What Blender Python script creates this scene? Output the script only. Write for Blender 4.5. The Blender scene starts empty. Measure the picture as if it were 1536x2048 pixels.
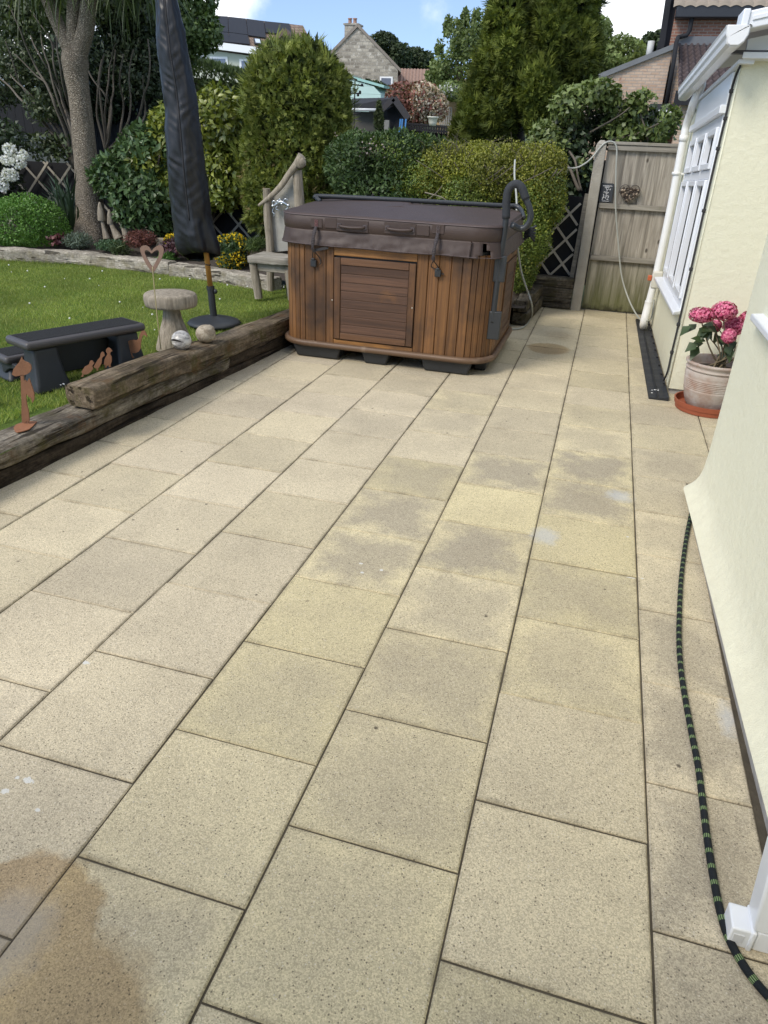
import bpy, math, random
import numpy as np
from mathutils import Vector, Matrix, noise as mnoise
random.seed(7); RNG = np.random.default_rng(7)
SC = bpy.context.scene; COL = SC.collection
R = math.radians

# ------------------------------------------------------------------ camera (fitted to the paving grid)
CAMP = Vector((-0.36533512, 0.0, 1.58913657))
RT = Vector((0.95833306, 0.28288561, 0.03966707)); UP = Vector((-0.16357145, 0.42960263, 0.88807993)); FW = Vector((-0.23418396, 0.85756475, -0.45797442))
FPX = 1428.427
cd = bpy.data.cameras.new('camera'); cam = bpy.data.objects.new('camera', cd); COL.objects.link(cam)
cam.matrix_world = Matrix((( RT[0], UP[0], -FW[0], CAMP[0]), (RT[1], UP[1], -FW[1], CAMP[1]), (RT[2], UP[2], -FW[2], CAMP[2]), (0, 0, 0, 1)))
cd.sensor_fit = 'HORIZONTAL'; cd.sensor_width = 36.0; cd.lens = FPX / 1536 * 36.0; cd.clip_start = 0.05; cd.clip_end = 2000
SC.camera = cam

def ray(px, py): return FW * FPX + RT * (px - 768) - UP * (py - 1024)
def at(px, py, Y):
    d = ray(px, py); return CAMP + d * ((Y - CAMP.y) / d.y)
def atz(px, py, z=0.0):
    d = ray(px, py); return CAMP + d * ((z - CAMP.z) / d.z)

# ------------------------------------------------------------------ light and sky
SUN_DIR = Vector((-0.56, -0.80, 0.92)).normalized()      # towards the sun: high, behind the camera's left shoulder
sd = bpy.data.lights.new('sun', 'SUN'); sun = bpy.data.objects.new('sun', sd); COL.objects.link(sun)
sd.energy = 1.65; sd.angle = R(20); sd.color = (1.0, 0.93, 0.82)
sun.rotation_euler = SUN_DIR.to_track_quat('Z', 'Y').to_euler()
w = bpy.data.worlds.new('World'); SC.world = w; w.use_nodes = True
nt = w.node_tree; nt.nodes.clear()
def wn(t, **k):
    n = nt.nodes.new(t)
    for a, b in k.items(): setattr(n, a, b)
    return n
geo = wn('ShaderNodeTexCoord'); sky = wn('ShaderNodeTexSky', sky_type='NISHITA', sun_disc=False)
sky.sun_elevation = math.asin(SUN_DIR.z); sky.sun_rotation = math.atan2(SUN_DIR.x, SUN_DIR.y)
sky.air_density = 1.0; sky.dust_density = 0.3; sky.ozone_density = 2.0
up = wn('ShaderNodeVectorMath', operation='ADD'); up.inputs[1].default_value = (0, 0, 0.16)
nt.links.new(geo.outputs['Generated'], up.inputs[0])
if 'Vector' in sky.inputs: nt.links.new(up.outputs[0], sky.inputs['Vector'])
cn = wn('ShaderNodeTexNoise'); cn.inputs['Scale'].default_value = 7.0; cn.inputs['Detail'].default_value = 7; cn.inputs['Roughness'].default_value = 0.6
nt.links.new(geo.outputs['Generated'], cn.inputs['Vector'])
acc = None
def cloud(d, rad):
    global acc
    d = Vector(d).normalized()
    n = wn('ShaderNodeVectorMath', operation='DISTANCE'); n.inputs[1].default_value = d
    nt.links.new(geo.outputs['Generated'], n.inputs[0])
    m = wn('ShaderNodeMapRange'); m.inputs[1].default_value = rad; m.inputs[2].default_value = rad * 0.3; m.inputs[3].default_value = 0; m.inputs[4].default_value = 1
    nt.links.new(n.outputs['Value'], m.inputs[0])
    if acc is None: acc = m.outputs[0]
    else:
        x = wn('ShaderNodeMath', operation='MAXIMUM'); nt.links.new(acc, x.inputs[0]); nt.links.new(m.outputs[0], x.inputs[1]); acc = x.outputs[0]
cloud(ray(1250, 30), 0.13); cloud(ray(1330, 50), 0.10); cloud(ray(415, -20), 0.085); cloud(ray(60, 0), 0.12)
cloud((0.1, 0.25, 1.0), 0.75); cloud((-0.8, -0.3, 0.75), 0.5); cloud((0.7, -0.6, 0.5), 0.6)  # unseen clouds overhead, added to soften the light
ad = wn('ShaderNodeMath', operation='MULTIPLY_ADD'); ad.inputs[1].default_value = 0.50
nt.links.new(acc, ad.inputs[0]); nt.links.new(cn.outputs['Fac'], ad.inputs[2])
cr = wn('ShaderNodeMapRange'); cr.inputs[1].default_value = 0.58; cr.inputs[2].default_value = 0.98; cr.interpolation_type = 'SMOOTHSTEP'
nt.links.new(ad.outputs[0], cr.inputs[0])
mx = wn('ShaderNodeMix', data_type='RGBA'); nt.links.new(cr.outputs[0], mx.inputs['Factor'])
hs = wn('ShaderNodeHueSaturation'); hs.inputs['Saturation'].default_value = 0.92
nt.links.new(sky.outputs[0], hs.inputs['Color'])
nt.links.new(hs.outputs[0], mx.inputs['A']); mx.inputs['B'].default_value = (6.6, 6.75, 7.0, 1)
bg = wn('ShaderNodeBackground'); bg.inputs['Strength'].default_value = 0.134; nt.links.new(mx.outputs['Result'], bg.inputs['Color'])
ow = wn('ShaderNodeOutputWorld'); nt.links.new(bg.outputs[0], ow.inputs[0])
SC.view_settings.view_transform = 'Standard'; SC.view_settings.look = 'None'; SC.view_settings.exposure = 0.84; SC.view_settings.gamma = 1
SC.render.engine = 'CYCLES'; SC.cycles.max_bounces = 6; SC.cycles.transparent_max_bounces = 4; SC.cycles.use_denoising = True

# ------------------------------------------------------------------ materials
class Mat:
    def __init__(s, name, rough=0.7, metal=0.0, spec=0.5):
        s.m = bpy.data.materials.new(name); s.m.use_nodes = True; s.t = s.m.node_tree
        s.b = s.t.nodes['Principled BSDF']; s.b.inputs['Roughness'].default_value = rough; s.b.inputs['Metallic'].default_value = metal
        s.b.inputs['Specular IOR Level'].default_value = spec; s._c = None
    def n(s, t, ins=None, **k):
        x = s.t.nodes.new(t)
        for a, b in k.items(): setattr(x, a, b)
        for a, b in (ins or {}).items():
            if hasattr(b, 'is_output'): s.t.links.new(b, x.inputs[a])
            else: x.inputs[a].default_value = b
        return x
    def coord(s):
        if s._c is None: s._c = s.n('ShaderNodeTexCoord').outputs['Object']
        return s._c
    def mapped(s, scale=(1, 1, 1), rot=(0, 0, 0)):
        return s.n('ShaderNodeMapping', {'Vector': s.coord(), 'Scale': scale, 'Rotation': rot}).outputs[0]
    def noise(s, scale, detail=4, rough=0.55, vec=None, dist=0.0):
        return s.n('ShaderNodeTexNoise', {'Vector': vec or s.coord(), 'Scale': scale, 'Detail': detail, 'Roughness': rough, 'Distortion': dist}).outputs['Fac']
    def rng(s, v, a, b, c=0.0, d=1.0): return s.n('ShaderNodeMapRange', {0: v, 1: a, 2: b, 3: c, 4: d}).outputs[0]
    def math(s, op, a, b=0.0): return s.n('ShaderNodeMath', {0: a, 1: b}, operation=op).outputs[0]
    def mix(s, f, a, b, blend='MIX'):
        x = s.n('ShaderNodeMix', data_type='RGBA', blend_type=blend)
        for nm, v in (('Factor', f), ('A', a), ('B', b)):
            if hasattr(v, 'is_output'): s.t.links.new(v, x.inputs[nm])
            else: x.inputs[nm].default_value = v if nm == 'Factor' else (*v[:3], 1)
        return x.outputs['Result']
    def island(s): return s.n('ShaderNodeNewGeometry').outputs['Random Per Island']
    def vary(s, col, fac, amt):   # multiply a colour by 1-amt..1+amt
        v = s.rng(fac, 0, 1, 1 - amt, 1 + amt)
        return s.n('ShaderNodeVectorMath', {0: col, 'Scale': v}, operation='SCALE').outputs[0]
    def color(s, c):
        if hasattr(c, 'is_output'): s.t.links.new(c, s.b.inputs['Base Color'])
        else: s.b.inputs['Base Color'].default_value = (*c[:3], 1)
        return s
    def rough(s, v): s.t.links.new(v, s.b.inputs['Roughness']); return s
    def bump(s, h, strength=0.3, dist=0.01):
        x = s.n('ShaderNodeBump', {'Height': h, 'Strength': strength, 'Distance': dist}); s.t.links.new(x.outputs[0], s.b.inputs['Normal']); return s

def plain(name, c, rough=0.6, metal=0.0, var=0.12, scale=6, bump=0.0, bscale=60, isl=0.0, spec=0.5):
    m = Mat(name, rough, metal, spec)
    col = m.vary((*c,), m.noise(scale, 5), var)
    if isl: col = m.vary(col, m.island(), isl)
    m.color(col)
    if bump: m.bump(m.noise(bscale, 5), bump, 0.01)
    return m.m
def wood(name, dark, light, axis=2, freq=40, rough=0.75, isl=0.25, stain=None, bump=0.35, lo=0.3, hi=0.72, stretch=0.045, spec=0.3):
    m = Mat(name, rough, 0, spec)
    sc = [1, 1, 1]; sc[axis] = stretch
    off = m.n('ShaderNodeVectorMath', {0: m.coord(), 1: m.n('ShaderNodeCombineXYZ', {0: m.math('MULTIPLY', m.island(), 7.3), 1: m.math('MULTIPLY', m.island(), 3.1), 2: m.math('MULTIPLY', m.island(), 5.7)}).outputs[0]}, operation='ADD').outputs[0]
    v = m.n('ShaderNodeMapping', {'Vector': off, 'Scale': tuple(sc)}).outputs[0]
    g = m.noise(freq, 6, 0.65, v, 0.4)
    fine = m.noise(freq * 4, 3, 0.6, v)
    gg = m.math('ADD', m.math('MULTIPLY', g, 0.75), m.math('MULTIPLY', fine, 0.25))
    col = m.mix(m.rng(gg, lo, hi), dark, light)
    if stain:
        col = m.mix(m.rng(m.noise(stain[1], 5), stain[2], stain[3]), col, stain[0])
    if isl: col = m.vary(col, m.island(), isl)
    m.color(col).bump(gg, bump, 0.008)
    return m.m
def leafm(name, c1, c2, rough=0.5, trans=0.25, spec=0.4, patch=3.0, hueshift=None, pv=0.3):
    m = Mat(name, rough, 0, spec)
    col = m.mix(m.island(), c1, c2)
    col = m.vary(col, m.rng(m.noise(patch, 3), 0.3, 0.7), pv)
    m.color(col)
    tr = m.n('ShaderNodeBsdfTranslucent', {'Color': m.n('ShaderNodeVectorMath', {0: col, 1: (1.25, 1.3, 0.6)}, operation='MULTIPLY').outputs[0]})
    ms = m.n('ShaderNodeMixShader', {0: trans, 1: m.b.outputs[0], 2: tr.outputs[0]})
    m.t.links.new(ms.outputs[0], m.t.nodes['Material Output'].inputs['Surface'])
    return m.m
def brickm(name, c1, c2, mortar, bw=0.225, bh=0.075, ms=0.01, rough=0.85, var=0.25, bump=0.4, extra=None, offs=0.5):
    m = Mat(name, rough, 0, 0.2)
    xyz = m.n('ShaderNodeSeparateXYZ', {0: m.coord()})
    v = m.n('ShaderNodeCombineXYZ', {0: m.math('ADD', xyz.outputs[0], m.math('MULTIPLY', xyz.outputs[1], 0.83)), 1: xyz.outputs[2]}).outputs[0]
    b = m.n('ShaderNodeTexBrick', {'Vector': v, 'Color1': (*c1, 1), 'Color2': (*c2, 1), 'Mortar': (*mortar, 1), 'Scale': 1.0, 'Mortar Size': ms, 'Mortar Smooth': 0.2, 'Brick Width': bw, 'Row Height': bh, 'Bias': 0.0})
    b.offset = offs
    col = m.vary(b.outputs['Color'], m.noise(14, 4), var)
    if extra: col = m.mix(m.rng(m.noise(extra[1], 6, 0.7), extra[2], extra[3]), col, extra[0])
    m.color(col).bump(m.math('SUBTRACT', m.noise(60, 4), m.math('MULTIPLY', b.outputs['Fac'], 0.9)), bump, 0.012)
    return m.m

# ------------------------------------------------------------------ mesh building
ORG = {}
def link(name, me, mat, parent=None, smooth=False, origin=None):
    o = bpy.data.objects.new(name, me); COL.objects.link(o)
    if mat: me.materials.append(mat)
    org = ORG.get(parent.name, Vector((0, 0, 0))) if parent else (Vector(origin) if origin is not None else Vector((0, 0, 0)))
    if org.length: me.transform(Matrix.Translation(-org))
    if parent: o.parent = parent
    else: o.location = org
    ORG[o.name] = org
    if smooth: me.polygons.foreach_set('use_smooth', [True] * len(me.polygons))
    return o
def np_mesh(name, V, F, nper):
    """V (n,3), F (m,nper) -> mesh"""
    me = bpy.data.meshes.new(name); V = np.asarray(V, np.float32); F = np.asarray(F, np.int32)
    me.vertices.add(len(V)); me.vertices.foreach_set('co', V.ravel())
    me.loops.add(F.size); me.loops.foreach_set('vertex_index', F.ravel())
    me.polygons.add(len(F)); me.polygons.foreach_set('loop_start', np.arange(0, F.size, nper, dtype=np.int32)); me.polygons.foreach_set('loop_total', np.full(len(F), nper, np.int32))
    me.update(calc_edges=True); return me
class MB:
    def __init__(s): s.v = []; s.f = []; s.uv = {}
    def add(s, vs, fs):
        o = len(s.v); s.v += [tuple(x) for x in vs]; s.f += [tuple(i + o for i in f) for f in fs]; return s
    def box(s, a, b):
        x0, y0, z0 = a; x1, y1, z1 = b
        return s.add([(x0, y0, z0), (x1, y0, z0), (x1, y1, z0), (x0, y1, z0), (x0, y0, z1), (x1, y0, z1), (x1, y1, z1), (x0, y1, z1)],
                     [(3, 2, 1, 0), (4, 5, 6, 7), (0, 1, 5, 4), (1, 2, 6, 5), (2, 3, 7, 6), (3, 0, 4, 7)])
    def hexa(s, p):   # 8 points: bottom ring (ccw from above), top ring
        return s.add(p, [(3, 2, 1, 0), (4, 5, 6, 7), (0, 1, 5, 4), (1, 2, 6, 5), (2, 3, 7, 6), (3, 0, 4, 7)])
    def bar(s, a, b, w, h, upv=(0, 0, 1)):   # box beam from a to b
        a = Vector(a); b = Vector(b); d = (b - a).normalized(); u = Vector(upv)
        r = d.cross(u)
        if r.length < 1e-4: r = d.cross(Vector((0, 1, 0)))
        r.normalize(); u = r.cross(d)
        q = [(-1, -1), (1, -1), (1, 1), (-1, 1)]
        A = [a + r * (i * w / 2) + u * (j * h / 2) for i, j in q]; B = [b + r * (i * w / 2) + u * (j * h / 2) for i, j in q]
        return s.add(A + B, [(0, 1, 2, 3), (7, 6, 5, 4), (4, 5, 1, 0), (5, 6, 2, 1), (6, 7, 3, 2), (7, 4, 0, 3)])
    def tube(s, path, rad, seg=10, cap=True, uv=False, sq=None):
        P = [Vector(p) for p in path]; n = len(P)
        rad = rad if isinstance(rad, (list, tuple)) else [rad] * n
        T = [(P[min(i + 1, n - 1)] - P[max(i - 1, 0)]).normalized() for i in range(n)]
        u = T[0].cross(Vector((0, 0, 1)))
        if u.length < 1e-3: u = T[0].cross(Vector((0, 1, 0)))
        u.normalize(); o = len(s.v); L = 0; Ls = []
        for i in range(n):
            if i: L += (P[i] - P[i - 1]).length
            Ls.append(L)
            u = (u - T[i] * u.dot(T[i])).normalized(); b = T[i].cross(u)
            for k in range(seg):
                a = 2 * math.pi * k / seg
                rr = rad[i] * (sq(i / max(1, n - 1), a) if sq else 1)
                s.v.append(tuple(P[i] + u * (math.cos(a) * rr) + b * (math.sin(a) * rr)))
        for i in range(n - 1):
            for k in range(seg):
                k2 = (k + 1) % seg
                if uv: s.uv[len(s.f)] = [(Ls[i], k / seg), (Ls[i], (k + 1) / seg), (Ls[i + 1], (k + 1) / seg), (Ls[i + 1], k / seg)]
                s.f.append((o + i * seg + k, o + i * seg + k2, o + (i + 1) * seg + k2, o + (i + 1) * seg + k))
        if cap:
            s.f.append(tuple(o + k for k in range(seg - 1, -1, -1))); s.f.append(tuple(o + (n - 1) * seg + k for k in range(seg)))
        return s
    def lathe(s, c, prof, seg=32, fn=None):
        c = Vector(c); o = len(s.v); n = len(prof)
        for r, z in prof:
            for k in range(seg):
                a = 2 * math.pi * k / seg; rr = r * (fn(a, z) if fn else 1)
                s.v.append((c.x + math.cos(a) * rr, c.y + math.sin(a) * rr, c.z + z))
        for i in range(n - 1):
            for k in range(seg):
                k2 = (k + 1) % seg; s.f.append((o + i * seg + k, o + i * seg + k2, o + (i + 1) * seg + k2, o + (i + 1) * seg + k))
        s.f.append(tuple(o + k for k in range(seg - 1, -1, -1))); s.f.append(tuple(o + (n - 1) * seg + k for k in range(seg)))
        return s
    def prism(s, pts, off):   # planar polygon extruded by vector
        pts = [Vector(p) for p in pts]; off = Vector(off); n = len(pts)
        return s.add(pts + [p + off for p in pts], [tuple(range(n - 1, -1, -1)), tuple(range(n, 2 * n))] + [(i, (i + 1) % n, n + (i + 1) % n, n + i) for i in range(n)])
    def sphere(s, c, r, seg=16, rings=10, fn=None):
        c = Vector(c); r = Vector(r) if not isinstance(r, (int, float)) else Vector((r, r, r)); o = len(s.v)
        for i in range(rings + 1):
            t = math.pi * i / rings
            for k in range(seg):
                a = 2 * math.pi * k / seg; d = Vector((math.sin(t) * math.cos(a), math.sin(t) * math.sin(a), math.cos(t)))
                q = fn(d) if fn else 1
                s.v.append((c.x + d.x * r.x * q, c.y + d.y * r.y * q, c.z + d.z * r.z * q))
        for i in range(rings):
            for k in range(seg):
                k2 = (k + 1) % seg; s.f.append((o + i * seg + k, o + (i + 1) * seg + k, o + (i + 1) * seg + k2, o + i * seg + k2))
        return s
    def grid(s, fn, nu, nv):
        o = len(s.v)
        for j in range(nv + 1):
            for i in range(nu + 1): s.v.append(tuple(fn(i / nu, j / nv)))
        for j in range(nv):
            for i in range(nu):
                a = o + j * (nu + 1) + i; s.f.append((a, a + 1, a + nu + 2, a + nu + 1))
        return s
    def build(s, name, mat, parent=None, smooth=False, bevel=0.0, origin=None, auto=None, seg=2):
        me = bpy.data.meshes.new(name); me.from_pydata(s.v, [], s.f); me.validate(); me.update()
        if s.uv:
            l = me.uv_layers.new(name='UVMap')
            for i, p in enumerate(me.polygons):
                if i in s.uv:
                    for k, li in enumerate(p.loop_indices): l.data[li].uv = s.uv[i][k]
        o = link(name, me, mat, parent, smooth, origin)
        if bevel:
            b = o.modifiers.new('bevel', 'BEVEL'); b.width = bevel; b.segments = seg; b.limit_method = 'ANGLE'; b.angle_limit = R(40)
            me.polygons.foreach_set('use_smooth', [True] * len(me.polygons))
        if auto or bevel:
            try:
                bpy.context.view_layer.objects.active = o
                me.set_sharp_from_angle(angle=R(auto or 40))
                if not smooth: me.polygons.foreach_set('use_smooth', [True] * len(me.polygons))
            except Exception: pass
        return o
def tag(o, label=None, cat=None, group=None, kind=None):
    if label: o['label'] = label
    if cat: o['category'] = cat
    if group: o['group'] = group
    if kind: o['kind'] = kind
    return o
def empty(name, loc, label, cat, group=None):
    o = bpy.data.objects.new(name, None); COL.objects.link(o); o.location = loc; o.empty_display_size = 0.1
    ORG[o.name] = Vector(loc); return tag(o, label, cat, group)

# ---- numpy helpers for foliage
def vnoise(P, scale, seed=0):
    P = np.asarray(P) * scale + seed * 17.13; I = np.floor(P).astype(np.int64); Fr = P - I; Fr = Fr * Fr * (3 - 2 * Fr); out = 0
    for dx in (0, 1):
        for dy in (0, 1):
            for dz in (0, 1):
                h = (I[:, 0] + dx) * 374761393 + (I[:, 1] + dy) * 668265263 + (I[:, 2] + dz) * 1274126177 + seed * 1013
                h = (h ^ (h >> 13)) * 1274126177; h = (h ^ (h >> 16)) & 0xffff
                wgt = (Fr[:, 0] if dx else 1 - Fr[:, 0]) * (Fr[:, 1] if dy else 1 - Fr[:, 1]) * (Fr[:, 2] if dz else 1 - Fr[:, 2])
                out = out + wgt * (h / 65535.0)
    return out
def nrm(A): return A / np.maximum(np.linalg.norm(A, axis=1, keepdims=True), 1e-6)
def rvec(n): return nrm(RNG.normal(size=(n, 3)))
def crown_pts(blobs, n, depth=0.22, gap=0.0, gscale=3.0, seed=1, zmin=None):
    """points (and outward normals) in the outer shell of a union of ellipsoids"""
    B = np.array([b[:6] for b in blobs], float); area = (B[:, 3] * B[:, 4] + B[:, 4] * B[:, 5] + B[:, 3] * B[:, 5]); pr = area / area.sum()
    P = []; N = []
    tot = 0
    while tot < n:
        m = int(n * 1.6) + 100
        k = RNG.choice(len(B), m, p=pr); d = rvec(m)
        r = 1 - np.abs(RNG.normal(size=m)) * depth; r = np.clip(r, 0.1, 1.05)
        p = B[k, :3] + d * B[k, 3:] * r[:, None]
        lump = vnoise(p, gscale, seed)
        p = B[k, :3] + d * B[k, 3:] * (r * (0.86 + 0.28 * lump))[:, None]
        nn = nrm(d / B[k, 3:])
        ok = np.ones(m, bool)
        for j in range(len(B)):
            q = (p - B[j, :3]) / B[j, 3:]
            ok &= ~((np.einsum('ij,ij->i', q, q) < 0.5) & (k != j))
        if gap > 0: ok &= vnoise(p, gscale * 0.9, seed + 5) > gap * RNG.uniform(0.6, 1.1, m)
        if zmin is not None: ok &= p[:, 2] > zmin
        P.append(p[ok]); N.append(nn[ok]); tot += ok.sum()
        if ok.sum() == 0: break
    return np.concatenate(P)[:n], np.concatenate(N)[:n]
def leaf_mesh(name, P, D, Nn, L, W, fold=0.25, curl=0.15):
    """pointed folded leaves: base P, direction D, face normal Nn"""
    n = len(P); D = nrm(D); S = nrm(np.cross(D, Nn)); U = np.cross(S, D)
    L = np.asarray(L)[:, None]; W = np.asarray(W)[:, None]
    v0 = P; v1 = P + D * L * 0.45 + S * W + U * W * fold; v2 = P + D * L - U * L * curl; v3 = P + D * L * 0.45 - S * W + U * W * fold; v4 = P + D * L * 0.5
    V = np.stack([v0, v1, v2, v3, v4], 1).reshape(-1, 3); b = np.arange(n)[:, None] * 5
    F = np.concatenate([b + np.array([[0, 1, 4]]), b + np.array([[1, 2, 4]]), b + np.array([[0, 4, 3]]), b + np.array([[4, 2, 3]])], 0)
    return np_mesh(name, V, F, 3)
def spray_mesh(name, P, D, Nn, L, W, k=5, spread=1.0):
    """flat conifer sprays: k narrow blades fanned in a plane"""
    n = len(P); D = nrm(D); S = nrm(np.cross(D, Nn)); U = np.cross(S, D); L = np.asarray(L)[:, None]; W = np.asarray(W)[:, None]
    Vs = [P]; F = []; st = 1 + 3 * k; b = np.arange(n)[:, None] * st
    for j in range(k):
        t = (j / (k - 1) - 0.5) if k > 1 else 0
        a = t * spread + RNG.normal(size=(n, 1)) * 0.10
        l = L * (1 - abs(t) * 0.7) * RNG.uniform(0.8, 1.1, (n, 1))
        dj = D * np.cos(a) + S * np.sin(a); sj = S * np.cos(a) - D * np.sin(a)
        off = D * (L * 0.32 * (1 - abs(t) * 1.6)) * (0 if j == k // 2 else 1)
        bend = -U * l * RNG.uniform(0, 0.25, (n, 1))
        Vs += [P + off + dj * l * 0.5 + sj * W, P + off + dj * l + bend, P + off + dj * l * 0.5 - sj * W]
        F.append(b + np.array([[0, 1 + 3 * j, 3 + 3 * j]])); F.append(b + np.array([[1 + 3 * j, 2 + 3 * j, 3 + 3 * j]]))
    V = np.stack(Vs, 1).reshape(-1, 3)
    return np_mesh(name, V, np.concatenate(F, 0), 3)
def foliage(name, mat, parent, blobs, n, L=0.06, W=0.015, kind='leaf', depth=0.22, gap=0.0, gscale=3.0, out=0.8, rnd=0.7, upb=0.1, seed=1, k=5, spread=1.1, inner=0.0, zmin=None, fold=0.25, curl=0.15):
    P, N = crown_pts(blobs, n, depth, gap, gscale, seed, zmin)
    m = len(P)
    D = nrm(N * out + rvec(m) * rnd + np.array([[0, 0, upb]]))
    Nn = nrm(N * 0.7 + rvec(m) * 0.7 + np.array([[0, 0, 0.5]]))
    Ls = L * RNG.uniform(0.65, 1.25, m); Ws = W * RNG.uniform(0.7, 1.2, m)
    me = leaf_mesh(name, P - D * Ls[:, None] * 0.3, D, Nn, Ls, Ws, fold, curl) if kind == 'leaf' else spray_mesh(name, P - D * Ls[:, None] * 0.3, D, nrm(rvec(m) + N * 0.2), Ls, Ws, k, spread)
    o = link(name, me, mat, parent)
    return o
def limbs(paths, name, mat, parent, seg=8, wob=0.0):
    b = MB()
    for pts, r0, r1 in paths:
        pts = [Vector(p) for p in pts]; Q = []
        for i in range(len(pts) - 1):
            a = pts[max(i - 1, 0)]; p = pts[i]; q = pts[i + 1]; e = pts[min(i + 2, len(pts) - 1)]
            for t in np.linspace(0, 1, 6, endpoint=False):
                Q.append(0.5 * ((2 * p) + (q - a) * t + (2 * a - 5 * p + 4 * q - e) * t * t + (3 * p - a - 3 * q + e) * t ** 3))
        Q.append(pts[-1])
        if wob: Q = [q + mnoise.noise_vector(q * 3.1) * wob for q in Q]
        b.tube(Q, [r0 + (r1 - r0) * i / (len(Q) - 1) for i in range(len(Q))], seg)
    return b.build(name, mat, parent, smooth=True)
def catmull(pts, n=6):
    pts = [Vector(p) for p in pts]; Q = []
    for i in range(len(pts) - 1):
        a = pts[max(i - 1, 0)]; p = pts[i]; q = pts[i + 1]; e = pts[min(i + 2, len(pts) - 1)]
        for k in range(n):
            t = k / n; Q.append(0.5 * ((2 * p) + (q - a) * t + (2 * a - 5 * p + 4 * q - e) * t * t + (3 * p - a - 3 * q + e) * t ** 3))
    return Q + [pts[-1]]


# ================================================================== PATIO
S = 0.455
XS = {-4: 1.82, -3: 1.365, -2: 0.91, -1: 0.455}
OFF = {-1: 1.177, 0: 0.963, 1: 0.725, 2: 0.934, 3: 1.17, 4: 1.402, 5: 2.093, 6: 2.339, -2: 1.30, -3: 1.0, -4: 1.2}
def slab_mesh():
    V = []; F = []; wear_shade = []; tint = []; uvs = {}
    def slab(x0, x1, y0, y1, wr, tn):
        g = 0.0021; r = 0.004; dz = random.uniform(-0.0016, 0.0016); rot = random.uniform(-0.002, 0.002)
        x0 += g + random.uniform(0, .0012); x1 -= g + random.uniform(0, .0012); y0 += g; y1 -= g + random.uniform(0, .0022)
        o = len(V)
        for z, i in ((-0.045, 0), (-r, 0), (0, r)):
            for (x, y) in ((x0 + i, y0 + i), (x1 - i, y0 + i), (x1 - i, y1 - i), (x0 + i, y1 - i)):
                V.append((x - rot * (y - y0), y + rot * (x - x0), z + dz))
        f0 = len(F)
        F.append((o + 8, o + 9, o + 10, o + 11)); uvs[f0] = [(0, 0), (1, 0), (1, 1), (0, 1)]
        for a in (0, 4):
            for k in range(4):
                k2 = (k + 1) % 4; F.append((o + a + k, o + a + k2, o + a + 4 + k2, o + a + 4 + k))
        for _ in range(len(F) - f0): wear_shade.append(wr); tint.append(tn)
    known = {(0, 0): (.15, .35), (0, 1): (.2, .3), (0, 2): (.45, .75), (0, 3): (.5, .85), (0, 4): (.1, .95), (0, 5): (.9, .9), (0, 6): (.95, .9), (0, 7): (.45, .6),
             (1, 0): (.3, .7), (1, 1): (.35, .65), (1, 2): (.5, .65), (1, 3): (.6, .6), (1, 4): (.95, .8), (1, 5): (.1, 1.0), (1, 6): (.9, .75), (1, 7): (.1, .3),
             (2, 1): (.35, .85), (2, 2): (.1, .95), (2, 3): (.8, .8), (2, 4): (.85, .7), (2, 5): (.5, .85)}
    for c in list(range(-4, 7)):
        xa, xb = -(c + 1) * S, -c * S
        y = OFF[c] - 4 * S; k = -4
        while y < 8.66:
            y0, y1 = y, min(y + S, 8.66); k_ = k; y += S; k += 1
            if y1 - y0 < 0.06: continue
            a, b = xa, xb
            if c == 6: a = -3.03
            if c == -1 and y0 < 3.5: b = 0.286
            if c <= -2 and (y0 < 3.4 or y0 > 5.6): continue
            if c == -1 and y0 > 5.5: b = 0.30
            wr, tn = known.get((c, k_), (random.uniform(.75, 1), random.uniform(.1, .5)) if (c == -1 and y0 < 2.4) else (random.uniform(0, .35) if c > 2 else random.uniform(.1, .55), random.uniform(.05, .4) if c > 2 else random.uniform(.25, .7)))  # strip beside the near wall: raised wear also paints in the house's shade
            if k_ > 8 and c > -1: wr *= .5
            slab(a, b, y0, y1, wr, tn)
    me = bpy.data.meshes.new('paving'); me.from_pydata(V, [], F); me.update()
    l = me.uv_layers.new(name='UVMap')
    for i, p in enumerate(me.polygons):
        for k, li in enumerate(p.loop_indices): l.data[li].uv = uvs.get(i, [(0, 0)] * 4)[k]
    for nm, arr in (('wear_shade', wear_shade), ('tint', tint)):
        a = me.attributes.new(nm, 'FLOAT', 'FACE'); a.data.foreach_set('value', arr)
    return me
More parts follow.
